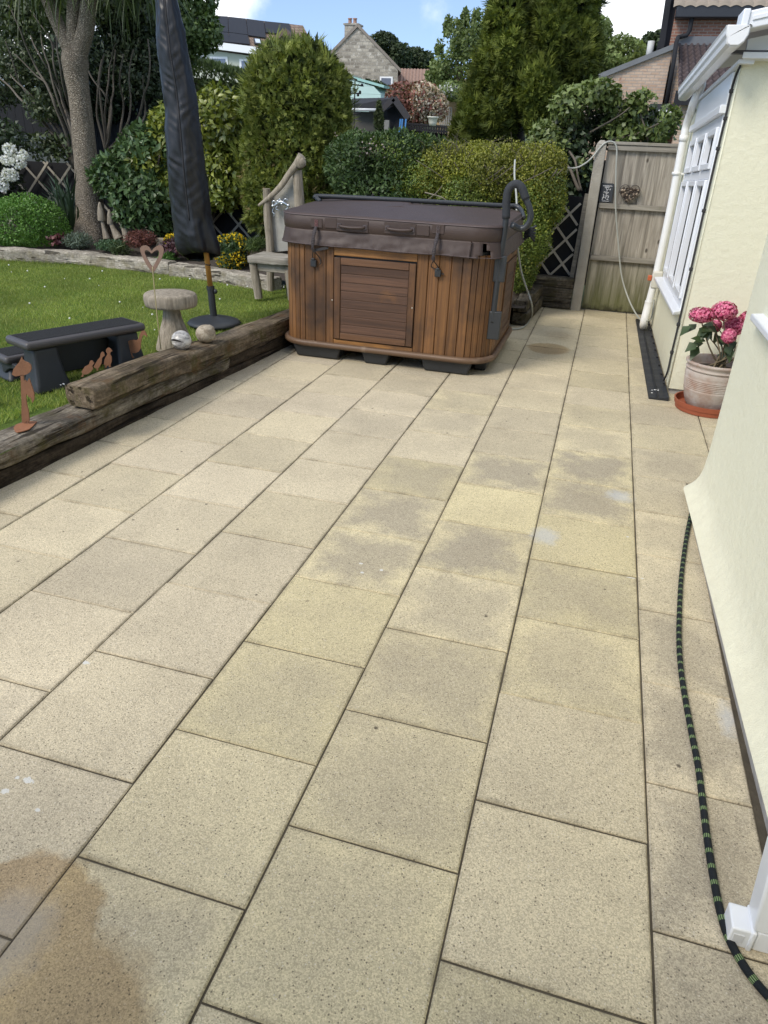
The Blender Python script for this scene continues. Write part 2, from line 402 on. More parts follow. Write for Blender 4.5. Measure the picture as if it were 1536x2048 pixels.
def paving_mat():
    m = Mat('concrete_paving', 0.85, 0, 0.25)
    P = m.coord(); uv = m.n('ShaderNodeTexCoord').outputs['UV']
    wear_shade = m.n('ShaderNodeAttribute', attribute_name='wear_shade').outputs['Fac']; tint = m.n('ShaderNodeAttribute', attribute_name='tint').outputs['Fac']
    isl = m.island()
    base = m.mix(tint, (.528, .455, .330), (.555, .480, .290))
    base = m.vary(base, isl, .11)
    base = m.vary(base, m.rng(m.noise(2.3, 4), .3, .7), .06)
    # worn grey heart with a yellower rim, its outline broken by noise
    s = m.n('ShaderNodeSeparateXYZ', {0: uv})
    ex = m.math('SUBTRACT', .5, m.math('ABSOLUTE', m.math('SUBTRACT', s.outputs[0], .5))); ey = m.math('SUBTRACT', .5, m.math('ABSOLUTE', m.math('SUBTRACT', s.outputs[1], .5)))
    ed = m.math('MINIMUM', ex, ey)
    shift = m.n('ShaderNodeVectorMath', {0: P, 1: m.n('ShaderNodeCombineXYZ', {0: m.math('MULTIPLY', isl, 9.0), 1: m.math('MULTIPLY', isl, 4.0)}).outputs[0]}, operation='ADD').outputs[0]
    big = m.noise(5.2, 5, .6, shift)
    h = m.math('ADD', m.math('MULTIPLY', ed, 1.1), m.math('MULTIPLY', m.math('SUBTRACT', big, .5), 1.15))
    mask = m.math('MULTIPLY', m.rng(m.math('ADD', h, m.math('MULTIPLY', m.math('SUBTRACT', m.noise(55, 5, .75), .5), .5)), -.03, .27), wear_shade)
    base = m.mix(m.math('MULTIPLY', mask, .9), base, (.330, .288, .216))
    fine = m.math('MULTIPLY', m.rng(m.noise(14, 4, .6, shift), .45, .7), m.math('MULTIPLY', wear_shade, .35))
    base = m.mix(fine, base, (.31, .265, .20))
    over = m.math('MULTIPLY', m.rng(m.math('ADD', m.noise(1.9, 5, .65), m.math('MULTIPLY', m.noise(30, 4, .7), .25)), .58, .82), .34); base = m.mix(over, base, (.29, .245, .175))
    # grime along the joints
    jn = m.math('MULTIPLY', m.rng(ed, .035, .0), m.rng(m.noise(9, 4), .4, .75)); base = m.mix(m.math('MULTIPLY', jn, .55), base, (.13, .11, .075))
    # aggregate
    vor = m.n('ShaderNodeTexVoronoi', {'Vector': P, 'Scale': 330.0}, feature='F1')
    vc = m.n('ShaderNodeSeparateColor', {0: vor.outputs['Color']}).outputs[0]
    base = m.vary(base, vc, .27)
    v2 = m.n('ShaderNodeTexVoronoi', {'Vector': P, 'Scale': 165.0}, feature='F1'); c2 = m.n('ShaderNodeSeparateColor', {0: v2.outputs['Color']})
    pit = m.math('MULTIPLY', m.rng(c2.outputs[0], .90, .91), m.rng(v2.outputs['Distance'], .42, .30)); base = m.mix(m.math('MULTIPLY', pit, .72), base, (.085, .07, .05))
    pale = m.math('MULTIPLY', m.rng(c2.outputs[1], .93, .94), m.rng(v2.outputs['Distance'], .40, .28)); base = m.mix(m.math('MULTIPLY', pale, .65), base, (.62, .56, .45))
    v3 = m.n('ShaderNodeTexVoronoi', {'Vector': P, 'Scale': 9.0}, feature='F1'); c3 = m.n('ShaderNodeSeparateColor', {0: v3.outputs['Color']})
    crumb = m.math('MULTIPLY', m.rng(c3.outputs[0], .80, .81), m.rng(v3.outputs['Distance'], .075, .045)); base = m.mix(m.math('MULTIPLY', crumb, .8), base, (.05, .04, .03))
    def spot(px, py, rx, ry, nsc, namt, lo=.9, hi=1.1, rot=0.0):
        c = atz(px, py)
        d = m.n('ShaderNodeMapping', {'Vector': m.n('ShaderNodeVectorMath', {0: P, 1: (c.x, c.y, 0)}, operation='SUBTRACT').outputs[0], 'Scale': (1 / rx, 1 / ry, 0), 'Rotation': (0, 0, rot)}).outputs[0]
        ln = m.n('ShaderNodeVectorMath', {0: d}, operation='LENGTH').outputs['Value']
        v = m.math('ADD', ln, m.math('MULTIPLY', m.math('SUBTRACT', m.noise(nsc, 5, .65), .5), namt))
        return m.rng(v, hi, lo)
    # bluish lime bloom
    for a in ((1238, 992, .075, .07, 22, 1.4, .5, 1.15), (1090, 1072, .07, .09, 20, 1.4, .5, 1.15), (0, 1880, .11, .14, 14, 1.2, .5, 1.15), (1455, 1440, .03, .09, 25, 1.5, .4, 1.2)):
        base = m.mix(m.math('MULTIPLY', spot(*a), .55), base, (.45, .47, .49))
    # bird droppings and white crumbs
    for a in ((722, 1127, 0.0086, 0.0054, 96, 1.5), (724, 1145, 0.0076, 0.0065, 112, 1.7), (763, 1140, 0.0065, 0.0076, 112, 1.7), (57, 1560, 0.0152, 0.0086, 80, 2.7), (10, 1582, 0.0108, 0.0086, 96, 2.5), (75, 1620, 0.0076, 0.0054, 112, 2.0), (172, 1326, 0.0119, 0.0086, 96, 2.7), (1255, 1074, 0.0065, 0.0054, 96, 2.0), (1262, 1155, 0.0189, 0.0032, 96, 1.7), (1285, 1157, 0.0065, 0.0043, 128, 1.7), (35, 1555, 0.0065, 0.0054, 96, 2.0)):
        base = m.mix(m.math('MULTIPLY', spot(*a), .85), base, (.62, .615, .58))
    wet = None
    for a in ((10, 1900, .20, .24, 7, .8, .92, 1.06), (140, 2030, .17, .16, 6, .9, .80, 1.15), (50, 1780, .12, .085, 9, .5, .94, 1.03), (20, 2060, .24, .16, 6, .7, .9, 1.1), (1097, 697, .19, .20, 8, .6, .90, 1.06), (1118, 672, .13, .22, 7, .9, .6, 1.2)):
        x = spot(*a)
        if a[0] == 1118: x = m.math('MULTIPLY', x, .35)
        wet = x if wet is None else m.math('MAXIMUM', wet, x)
    base = m.mix(m.math('MULTIPLY', wet, .70), base, m.n('ShaderNodeVectorMath', {0: base, 1: (.64, .50, .33)}, operation='MULTIPLY').outputs[0])
    m.color(base); m.rough(m.rng(wet, 0, 1, .86, .62))
    m.bump(m.math('ADD', m.math('MULTIPLY', vor.outputs['Distance'], -.6), m.math('MULTIPLY', m.noise(260, 3), .6)), .32, .004)
    return m.m
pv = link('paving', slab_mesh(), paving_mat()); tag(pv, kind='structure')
soilm = plain('soil', (.052, .040, .030), .95, var=.45, scale=18, bump=.9, bscale=45)
jointm = plain('joint_grit', (.075, .062, .042), .95, var=.6, scale=14, bump=.5, bscale=90)
g = MB().box((-3.2, -1.5, -0.12), (2.2, 8.9, -0.0062)); tag(g.build('patio_bed', jointm), kind='structure')

# terrain: lawn level beside the patio, rising behind the garden
def terrain():
    def h(x, y):
        t = min(max((y - 11) / 55, 0), 1); z = 0.0 + 3.4 * t * t * (3 - 2 * t)
        return z - 0.10 + (.25 * mnoise.noise(Vector((x * .05, y * .05, 0))) if y > 12 else 0)
    xs = sorted(set(list(np.linspace(-120, -14, 16)) + list(np.linspace(-14, 12, 14)) + list(np.linspace(12, 90, 12)))); ys = list(np.linspace(-14, 12, 14)) + list(np.linspace(14, 70, 26)) + list(np.linspace(80, 420, 12))
    b = MB(); n = len(xs)
    for y in ys:
        for x in xs: b.v.append((x, y, h(x, y) - (.35 if (-3.4 < x < 3 and y < 9.2) else 0.06)))
    for j in range(len(ys) - 1):
        for i in range(n - 1): a = j * n + i; b.f.append((a, a + 1, a + n + 1, a + n))
    return b.build('ground', plain('meadow', (.06, .085, .028), .95, var=.4, scale=.7, bump=.6, bscale=8), smooth=True)
tag(terrain(), kind='structure')

# ================================================================== LAWN
def lawn_z(x, y): return 0.185 + .012 * mnoise.noise(Vector((x * 1.7, y * 1.7, 0))) - .004 * max(0, -x - 5)
def lawn_far(x):   # front foot of the timber edging
    pts = [(-12, 7.0), (-7.25, 7.30), (-5.73, 7.58), (-4.03, 7.38), (-3.0, 7.25), (-2.6, 7.2)]
    for (a, b), (c, d) in zip(pts, pts[1:]):
        if a <= x <= c: return b + (d - b) * (x - a) / (c - a)
    return 7.2
lm = Mat('turf', 0.95, 0, .1)
lm.color(lm.vary(lm.mix(lm.rng(lm.noise(1.6, 4), .35, .65), (.085, .140, .026), (.145, .180, .048)), lm.noise(60, 4), .45)).bump(lm.noise(120, 4), .9, .02)
b = MB(); b.grid(lambda u, v: (-12 + 9.0 * u, 1.2 + (lawn_far(-12 + 9.0 * u) - 1.2) * v, lawn_z(-12 + 9.0 * u, 1.2 + (lawn_far(-12 + 9.0 * u) - 1.2) * v) - .012), 60, 40)
tag(b.build('lawn', lm.m, smooth=True), kind='structure')
def grass():
    n = 190000
    x = -3.0 - RNG.uniform(0, 1, n) ** 1.15 * 5.6; y = 2.2 + RNG.uniform(0, 1, n) * 5.4
    far = np.interp(x, [-12, -7.25, -5.73, -4.03, -3.0], [7.0, 7.30, 7.58, 7.38, 7.25]); lim = np.interp(y, [1, 3.2, 3.21, 5.6, 7.3], [-3.38, -3.27, -3.17, -3.08, -3.02]); ok = (y < far) & (x < lim); x = x[ok]; y = y[ok]; far = far[ok]; lim = lim[ok]; n = len(x)
    P3 = np.stack([x, y, np.zeros(n)], 1); lump = vnoise(P3, 1.6, 3); lump2 = vnoise(P3, 9, 4)
    z = np.array([lawn_z(a, c) for a, c in zip(x, y)]) - .014
    hgt = (.013 + .013 * lump2 + .008 * lump) * RNG.uniform(.6, 1.3, n)
    edge = (y > far - .09) | (x > lim - .07); hgt = np.where(edge, hgt * 1.7, hgt)
    a = RNG.uniform(0, 2 * math.pi, n); wv = .0022 * RNG.uniform(.8, 1.5, n)
    dx, dy = np.cos(a), np.sin(a); lean = hgt * RNG.uniform(.2, 1.0, n); b_ = RNG.uniform(0, 2 * math.pi, n)
    V = np.stack([np.stack([x - dx * wv, y - dy * wv, z], 1), np.stack([x + dx * wv, y + dy * wv, z], 1), np.stack([x + np.cos(b_) * lean, y + np.sin(b_) * lean, z + hgt], 1)], 1).reshape(-1, 3)
    me = np_mesh('grass', V, np.arange(3 * n).reshape(-1, 3), 3)
    return link('grass', me, leafm('grass_blade', (.135, .220, .034), (.335, .365, .098), .6, .3, .3, patch=1.3, pv=.32))
tag(grass(), 'short mown green grass growing over the raised lawn', 'grass', kind='stuff')
def daisies():
    b = MB(); spots = []
    for px, py in [(380, 322), (347, 466), (240, 412), (440, 402), (18, 262), (55, 285), (305, 465), (90, 350), (180, 560), (205, 545), (470, 560), (495, 575), (515, 565), (140, 640), (320, 560), (60, 610), (420, 470), (455, 345)]: spots.append((px / 1.0, py / 1.0 if py > 500 else 400 + py / 2))
    for px, py in spots:
        p = atz(px if py > 500 else px / 2 * 2 / 1, max(py, 522), .2)
        if p.x < -3.2 and p.y < lawn_far(p.x) - .03: b.sphere((p.x, p.y, lawn_z(p.x, p.y) + .03), (.009, .009, .008), 8, 5)
    for _ in range(12):
        x = random.uniform(-7, -3.3); y = random.uniform(2.6, 7.3)
        if y < lawn_far(x) - .05: b.sphere((x, y, lawn_z(x, y) + random.uniform(.015, .035)), random.uniform(.0035, .006), 6, 4)
    for _ in range(70):
        x = random.uniform(-4.6, -3.3); y = lawn_far(x) - random.uniform(.02, .16); b.sphere((x, y, lawn_z(x, y) + .02), random.uniform(.004, .008), 6, 4)
    return b.build('daisies', plain('daisy_white', (.68, .68, .62), .8), smooth=True)
tag(daisies(), 'scattered white daisies and dandelion clocks in the lawn', 'flowers', kind='stuff')

# soil of the flower bed behind the lawn and of the raised bed behind the tub
b = MB(); b.grid(lambda u, v: (-12 + 9.0 * u, lawn_far(-12 + 9.0 * u) + .06 + (9.7 - lawn_far(-12 + 9.0 * u)) * v, .235 + .05 * mnoise.noise(Vector((u * 40, v * 9, 2))) + .03 * v), 80, 20)
tag(b.build('flower_bed_soil', soilm, smooth=True), kind='structure')
b = MB(); b.grid(lambda u, v: (-3.0 + 1.98 * u, 7.30 + 1.2 * v, .2 + .03 * mnoise.noise(Vector((u * 12, v * 9, 5)))), 24, 12)
tag(b.build('raised_bed_soil', soilm, smooth=True), kind='structure')

# ================================================================== OLD TIMBERS
def timber_mat(name, dark, light, axis, moss=None, freq=30, rust=None):
    m = Mat(name, .92, 0, .12)
    sc = [1, 1, 1]; sc[axis] = .06
    v = m.mapped(tuple(sc)); g1 = m.noise(freq, 7, .68, v, .6); g2 = m.noise(freq * 3.4, 4, .6, v)
    g = m.math('ADD', m.math('MULTIPLY', g1, .6), m.math('MULTIPLY', g2, .4))
    nz = m.n('ShaderNodeSeparateXYZ', {0: m.n('ShaderNodeNewGeometry').outputs['Normal']}).outputs[2]
    col = m.mix(m.rng(g, .36, .62), dark, light)
    col = m.vary(col, m.rng(m.noise(38, 6, .75), .28, .72), .5)
    col = m.mix(m.math('MULTIPLY', m.rng(m.noise(3.2, 4), .45, .62), .55), col, tuple(c * .45 for c in dark))
    crack = m.rng(m.noise(freq * .9, 3, .5, v, .2), .40, .34); col = m.mix(m.math('MULTIPLY', crack, .8), col, (.018, .014, .011))
    if moss: col = m.mix(m.math('MULTIPLY', m.rng(m.noise(7, 6, .7), .48, .64), m.rng(nz, .75, .2, .25, .75)), col, moss)
    if rust: col = m.mix(m.math('MULTIPLY', m.rng(m.noise(5, 5, .7), .55, .66), .6), col, rust)
    m.color(col).bump(m.math('SUBTRACT', g, m.math('MULTIPLY', crack, .7)), 1.0, .02)
    return m.m
def timber(name, p0, p1, w, h, mat, seed=0, rough=.010, rnd=.03, nseg=70, sag=0.0, ends=True):
    """rough-sawn beam along p0->p1 (bottom centre line) with worn arrises"""
    p0 = Vector(p0); p1 = Vector(p1); d = (p1 - p0); L = d.length; d.normalize(); s = d.cross(Vector((0, 0, 1))).normalized(); u = s.cross(d)
    sec = []
    for cx, cy, a0 in ((1, 1, 0), (-1, 1, 90), (-1, -1, 180), (1, -1, 270)):
        for a in (0, 30, 60, 90): sec.append((cx * (w / 2 - rnd) + math.cos(R(a0 + a)) * rnd, h / 2 + cy * (h / 2 - rnd) + math.sin(R(a0 + a)) * rnd))
    # refine sides
    ref = []
    for i in range(len(sec)):
        a = sec[i]; c = sec[(i + 1) % len(sec)]; ref.append(a); l = math.hypot(a[0] - c[0], a[1] - c[1]); k = int(l / .02)
        for j in range(1, k): ref.append((a[0] + (c[0] - a[0]) * j / k, a[1] + (c[1] - a[1]) * j / k))
    n = len(ref); b = MB()
    for i in range(nseg + 1):
        t = i / nseg; endk = 1 - .06 * max(0, 1 - min(t, 1 - t) * L / .02)
        for x, y in ref:
            q = p0 + d * (t * L) + s * (x * endk) + u * (h / 2 + (y - h / 2) * endk)
            nv = mnoise.noise_vector(Vector((q.x * 4 + seed, q.y * 4, q.z * 9))) * rough + mnoise.noise_vector(Vector((q.x * 22 + seed, q.y * 5, q.z * 30))) * rough * .45
            nv += s * (mnoise.noise(Vector((t * L * 1.1, seed, 3))) * rough * 1.6) + u * (mnoise.noise(Vector((t * L * .9, seed, 9))) * rough * 1.2)
            b.v.append(tuple(q + nv))
    for i in range(nseg):
        for k in range(n): k2 = (k + 1) % n; b.f.append((i * n + k, i * n + k2, (i + 1) * n + k2, (i + 1) * n + k))
    b.f.append(tuple(range(n - 1, -1, -1))); b.f.append(tuple(nseg * n + k for k in range(n)))
    return b.build(name, mat, smooth=True, auto=60)
slp = timber_mat('old_sleeper', (.062, .046, .031), (.265, .21, .145), 1, (.075, .068, .022), 26, (.12, .065, .03))
slp_top = timber_mat('weathered_sleeper', (.068, .053, .039), (.30, .265, .21), 1, (.085, .075, .028), 30, (.13, .07, .035))
slp_dark = timber_mat('rotten_plank', (.022, .017, .012), (.085, .064, .045), 1, None, 26)
tag(timber('railway_sleeper', (-3.030, 3.215, .198), (-2.927, 6.15, .090), .205, .134, slp, 3, .010, .024, 90), 'brown railway sleeper lying on top of the other sleepers, carrying the two balls', 'railway sleeper')
tag(timber('railway_sleeper', (-3.225, 0.6, .118), (-3.005, 4.70, .052), .235, .112, slp_top, 11, .012, .035, 100), 'weathered grey sleeper whose bare near end carries the rusty toadstool', 'railway sleeper')
tag(timber('railway_sleeper', (-3.002, 4.715, .050), (-2.885, 6.9, -.03), .225, .112, slp_dark, 17, .010, .03, 60), 'dark sleeper end butted against the weathered one, running behind the hot tub', 'railway sleeper')
tag(timber('edging_plank', (-3.235, 0.6, .0), (-2.875, 6.9, -.10), .205, .114, slp_dark, 23, .008, .012, 80), 'rotten black plank at patio level under the sleepers', 'plank')
silver = timber_mat('silvered_oak', (.20, .175, .14), (.52, .47, .385), 0, (.22, .19, .12), 26)
silver_y = timber_mat('silvered_oak_lengthwise', (.20, .175, .14), (.52, .47, .385), 1, (.22, .19, .12), 26)
def edging(px0, px1, py0, py1, sd, lab):
    a = atz(px0, py0, .30); c = atz(px1, py1, .30)
    return tag(timber('edging_timber', (a.x, a.y - .10, .155), (c.x, c.y - .10, .155), .19, .15, silver, sd, .014, .03, 80), lab, 'edging timber', 'silvered timbers edging the flower bed')
edging(-330, 150, 478, 500, 31, 'silvered edging timber below the cordyline trunk, its far end beyond the picture')
edging(151, 354, 500, 522, 37, 'silvered edging timber behind the rusty heart')
edging(357, 560, 524, 553, 41, 'silvered edging timber below the yellow flowers, reaching the bench')

# ================================================================== HOT TUB
ced = wood('cedar_slats', (.066, .031, .015), (.290, .138, .047), 2, 34, .55, .20, ((.05, .030, .020), 2.6, .50, .74), .25, .30, .72, .035, .35)
ced_h = wood('cedar_boards_weathered', (.050, .029, .020), (.135, .070, .042), 0, 34, .6, .28, ((.20, .095, .032), 3.0, .60, .80), .3, .3, .72, .035, .35)
ced_rail = wood('cedar_rails', (.13, .058, .02), (.37, .18, .055), 0, 34, .5, .2, ((.05, .03, .02), 4, .5, .8), .25, .3, .72, .035, .35)
ced_fr = wood('cedar_frame_upright', (.050, .026, .014), (.155, .074, .030), 2, 30, .55, .3, ((.032, .020, .015), 3, .45, .7), .3, .3, .72, .035, .35)
ced_fh = wood('cedar_frame_cross', (.050, .026, .016), (.160, .080, .038), 0, 30, .55, .25, ((.30, .20, .11), 5, .62, .80), .35, .3, .72, .035, .35)
trimm = wood('tub_trim', (.075, .042, .024), (.185, .115, .068), 0, 26, .5, 0, ((.27, .20, .14), 6, .6, .8), .25, .3, .72, .03, .4)
vin = Mat('brown_vinyl', .52, 0, .4)
vc_ = vin.vary((.060, .040, .033), vin.noise(3, 4), .2); vin.color(vc_).bump(vin.math('ADD', vin.noise(420, 2), vin.math('MULTIPLY', vin.noise(9, 4), 3.0)), .18, .008)
VIN = vin.m
blkp = plain('black_plastic', (.022, .024, .026), .5, var=.3, scale=9, bump=.12, bscale=80)
gunm = plain('grey_powder_coat', (.027, .030, .033), .42, 0, .1)
foamm = plain('black_foam', (.026, .029, .034), .8, var=.15, scale=20, bump=.25, bscale=300)
dark = plain('black_strap', (.018, .016, .016), .7)
stitch = plain('pale_stitching', (.13, .10, .10), .8)
QFL, QFR, QBR, QBL = Vector((-2.775, 5.435)), Vector((-1.085, 5.435)), Vector((-1.085, 6.86)), Vector((-2.85, 6.60))
def plan(off=0.0, r=.215, step=.02):
    """rounded quadrilateral as [(x, y, nx, ny, s)] counter-clockwise from the middle of the front-left arc"""
    C = [QFL, QFR, QBR, QBL]; out = []
    for i in range(4):
        p = C[i]; a = (C[i - 1] - p).normalized(); c = (C[(i + 1) % 4] - p).normalized()
        ang = math.acos(max(-1, min(1, a.dot(c)))); tl = r / math.tan(ang / 2); cen = p + (a + c).normalized() * (r / math.sin(ang / 2))
        n0 = (p + a * tl - cen).normalized(); n1 = (p + c * tl - cen).normalized(); tot = math.pi - ang
        a0 = math.atan2(n0.y, n0.x)
        for k in range(13):
            t = a0 + tot * k / 12; nv = Vector((math.cos(t), math.sin(t))); q = cen + nv * (r + off); out.append([q.x, q.y, nv.x, nv.y])
        nxt = C[(i + 1) % 4]; e = (nxt - p).normalized(); nv = Vector((e.y, -e.x)); A = p + c * tl; Bp = nxt - c * tl
        m = max(2, int((Bp - A).length / step))
        for k in range(1, m): q = A + (Bp - A) * (k / m) + nv * off; out.append([q.x, q.y, nv.x, nv.y])
    return out
tub = empty('hot_tub', (-1.93, 6.1, 0), 'wood clad hot tub with brown vinyl cover and grey handrail', 'hot tub')
ZB, ZT = .135, .895
def slat_run():
    b = MB(); P = plan(0, .215, .005); n = len(P); s = [0]
    for i in range(1, n + 1): s.append(s[-1] + math.hypot(P[i % n][0] - P[i - 1][0], P[i % n][1] - P[i - 1][1]))
    def pt(t):
        t %= s[-1]
        import bisect
        i = max(0, bisect.bisect_right(s, t) - 1); f = (t - s[i]) / max(1e-9, s[i + 1] - s[i]); a = P[i]; c = P[(i + 1) % n]
        return [a[k] + (c[k] - a[k]) * f for k in range(4)]
    arc = s[12]; t = 0; L = s[-1]
    def slat(t0, t1, z0=ZB, z1=ZT, dep=0):
        g = .0016; a = pt(t0 + g); c = pt(t1 - g); m = pt((t0 + t1) / 2); e = .005 + dep
        def P3(q, o, z): return (q[0] + q[2] * o, q[1] + q[3] * o, z)
        i0 = pt(t0 + g + .004); i1 = pt(t1 - g - .004)
        lo = [P3(a, -.02, z0), P3(a, e - .005, z0), P3(i0, e, z0), P3(m, e + .0005, z0), P3(i1, e, z0), P3(c, e - .005, z0), P3(c, -.02, z0)]
        hi = [P3(a, -.02, z1), P3(a, e - .005, z1), P3(i0, e, z1), P3(m, e + .0005, z1), P3(i1, e, z1), P3(c, e - .005, z1), P3(c, -.02, z1)]
        k = len(lo); b.add(lo + hi, [tuple(range(k - 1, -1, -1)), tuple(range(k, 2 * k))] + [(j, (j + 1) % k, k + (j + 1) % k, k + j) for j in range(k)])
    while t < L - .004:
        q = pt(t + .03); x, y, nx, ny = q
        flat = max(abs(nx), abs(ny)) > .995
        wd = (.086 if flat else .045) * random.uniform(.92, 1.08)
        xt = pt(t)[0]
        if flat and ny < -.9 and -2.3365 < xt < -1.682: t += -1.679 - xt; continue
        if flat and ny < -.9 and xt < -2.3365:
            wd = min(wd, -2.336 - xt)
            if -2.336 - xt - wd < .025: wd = -2.336 - xt
        slat(t, min(t + wd, L)); t += wd
    return b
slat_run().build('cabinet', ced, tub, auto=30)
b = MB()
for z0, z1 in ((ZB, .172), (.815, ZT)): MB().box((-2.336, 5.4305, z0), (-1.679, 5.452, z1)).build('cabinet_rail', ced_rail, tub, bevel=.003)
b = MB()
inner = plan(-.021, .2, .1); n = len(inner); b.add([(p[0], p[1], ZB) for p in inner] + [(p[0], p[1], ZT + .02) for p in inner], [(i, (i + 1) % n, n + (i + 1) % n, n + i) for i in range(n)] + [tuple(range(n, 2 * n))]); b.build('inner_shell', blkp, tub)
def panel(x0, x1, z0, z1, y, side=None):
    """framed access panel in the plane Y=y (front) or X=side"""
    def q(a, z, d):   # a along, d out from the face
        return (a, y - d, z) if side is None else (side + d, a, z)
    def bx(mb, a0, a1, za, zb, d0, d1):
        A = q(a0, za, d0); B = q(a1, zb, d1); mb.box(tuple(min(u, v) for u, v in zip(A, B)), tuple(max(u, v) for u, v in zip(A, B)))
    fw = .052
    p = MB(); bx(p, x0 + .01, x1 - .01, z0 + .01, z1 - .01, -.012, .001); pn = p.build('access_panel', ced_fr, tub)
    for a0, a1 in ((x0, x0 + fw), (x1 - fw, x1)): f = MB(); bx(f, a0, a1, z0, z1, -.01, .012); f.build('frame_stile', ced_fr, pn, bevel=.004)
    for a0, a1 in ((z0, z0 + fw), (z1 - fw, z1)): f = MB(); bx(f, x0 + fw + .0015, x1 - fw - .0015, a0, a1, -.01, .0125); f.build('frame_rail', ced_fh, pn, bevel=.004)
    f = MB(); k = 8; hh = (z1 - z0 - 2 * fw) / k
    for i in range(k): bx(f, x0 + fw + .002, x1 - fw - .002, z0 + fw + i * hh + .0015, z0 + fw + (i + 1) * hh - .0015, -.008, .004 + random.uniform(0, .001))
    f.build('panel_boards', ced_h, pn, bevel=.003)
    if side is None:
        scm = plain('screw_steel', (.45, .40, .33), .4, .8)
        for a in (x0 - .012, x1 - .012): MB().sphere(q(a, z0 + .30, .013), (.007, .004, .007), 10, 6).build('screw', scm, pn, smooth=True)
panel(-2.332, -1.682, .180, .803, 5.4305)
panel(5.95, 6.55, .19, .79, 0, side=-1.0785)
# bottom trim bead
P = plan(.022, .215, .05); pts = [(p[0], p[1], .122) for p in P] + [(P[0][0], P[0][1], .122)]
b = MB(); b.tube(pts, .0245, 10, False); b.build('base_trim', trimm, tub, smooth=True)
# black moulded feet
def foot(x0, x1, y0=5.43, dep=.16, z1=.105, tap=.03):
    return MB().hexa([(x0 + tap, y0 + .012, .002), (x1 - tap, y0 + .012, .002), (x1 - tap, y0 + dep, .002), (x0 + tap, y0 + dep, .002), (x0, y0, z1), (x1, y0, z1), (x1, y0 + dep, z1), (x0, y0 + dep, z1)]).build('foot', blkp, tub, bevel=.012)
foot(-2.69, -2.275); foot(-2.10, -1.865); foot(-1.605, -1.20); foot(-1.22, -1.105, 5.62, .3, .105, .012); foot(-2.78, -2.72, 5.60, .3, .105, .008)
foot(-1.25, -1.11, 6.3, .3, .105, .012); foot(-2.6, -1.4, 6.3, .25)
b = MB().box((-2.70, 5.60, .06), (-1.20, 6.55, .108)); b.build('base_pan', blkp, tub)
# cover: tapered foam lid in vinyl
Pm = plan(0, .20, .04); ctr = Vector((-1.95, 6.12))
def ring(off, z, k=1.0, sag=0.0):
    out = []
    for p in plan(off, .20, .04):
        q = Vector((p[0], p[1])); q = ctr + (q - ctr) * k
        out.append((q.x, q.y, z + sag * mnoise.noise(Vector((q.x * 5, q.y * 5, z * 9)))))
    return out
b = MB(); rs = [ring(.012, .985), ring(.022, .995), ring(.026, 1.04, 1, .004), ring(.022, 1.088, 1, .004), ring(.010, 1.100, 1, .003), ring(0, 1.104, .96, .004), ring(0, 1.112, .8, .008), ring(0, 1.122, .6, .008), ring(0, 1.130, .35, .008), ring(0, 1.134, .12, .004)]
n = len(rs[0])
for i, r_ in enumerate(rs):
    for (x, y, z) in r_:
        if i >= 4: z += .05 * max(0, (y - 5.6)) * (.6 if x < -2 else .35)
        b.v.append((x, y, z))
for i in range(len(rs) - 1):
    for k in range(n): k2 = (k + 1) % n; b.f.append((i * n + k, i * n + k2, (i + 1) * n + k2, (i + 1) * n + k))
b.f.append(tuple((len(rs) - 1) * n + k for k in range(n)))
cover = b.build('cover', VIN, tub, smooth=True, auto=50)
# hanging skirt with slits at the front corners
b = MB(); Q = plan(0, .20, .008); n = len(Q)
def skirt_pt(i, v):
    p = Q[i % n]; wv = .007 * mnoise.noise(Vector((p[0] * 7, p[1] * 7, v * 2))) + .004 * mnoise.noise(Vector((p[0] * 25, p[1] * 25, v * 3)))
    o = .018 + .026 * v + wv * (0.3 + v); z = .990 - (.112 + .006 * mnoise.noise(Vector((p[0] * 3, p[1] * 3, 4)))) * v
    return (p[0] + p[2] * o, p[1] + p[3] * o, z)
rows = 10; slit = [i for i in range(n) if Q[i][3] < -.6 and abs(Q[i][0] + 1.205) < .036]
for j in range(rows + 1):
    for i in range(n): b.v.append(skirt_pt(i, j / rows))
for j in range(rows):
    for i in range(n):
        if i in slit and abs(Q[i][0] + 1.205) < .002 + .034 * (j / rows) ** .8: continue
        i2 = (i + 1) % n; b.f.append((j * n + i, (j + 1) * n + i, (j + 1) * n + i2, j * n + i2))
sk = b.build('skirt', VIN, cover, smooth=True); sm = sk.modifiers.new('thick', 'SOLIDIFY'); sm.thickness = .004
hem = MB(); hem.tube([Vector(skirt_pt(i, .93)) + Vector((Q[i][2], Q[i][3], 0)) * .004 for i in range(n) if i not in slit and Q[i][3] < .3], .0018, 5, False)
hem.tube([Vector((p[0] + p[2] * .0255, p[1] + p[3] * .0255, 1.0905)) for p in plan(0, .20, .03) if p[3] < .3], .0032, 5, False)
hem.build('seam', stitch, cover)
YF = 5.408
def rect(x0, x1, z0, z1, t=.006, y=YF): return MB().box((x0, y - t, z0), (x1, y + .004, z1))
def cx(px, py): return at(px, py, YF)
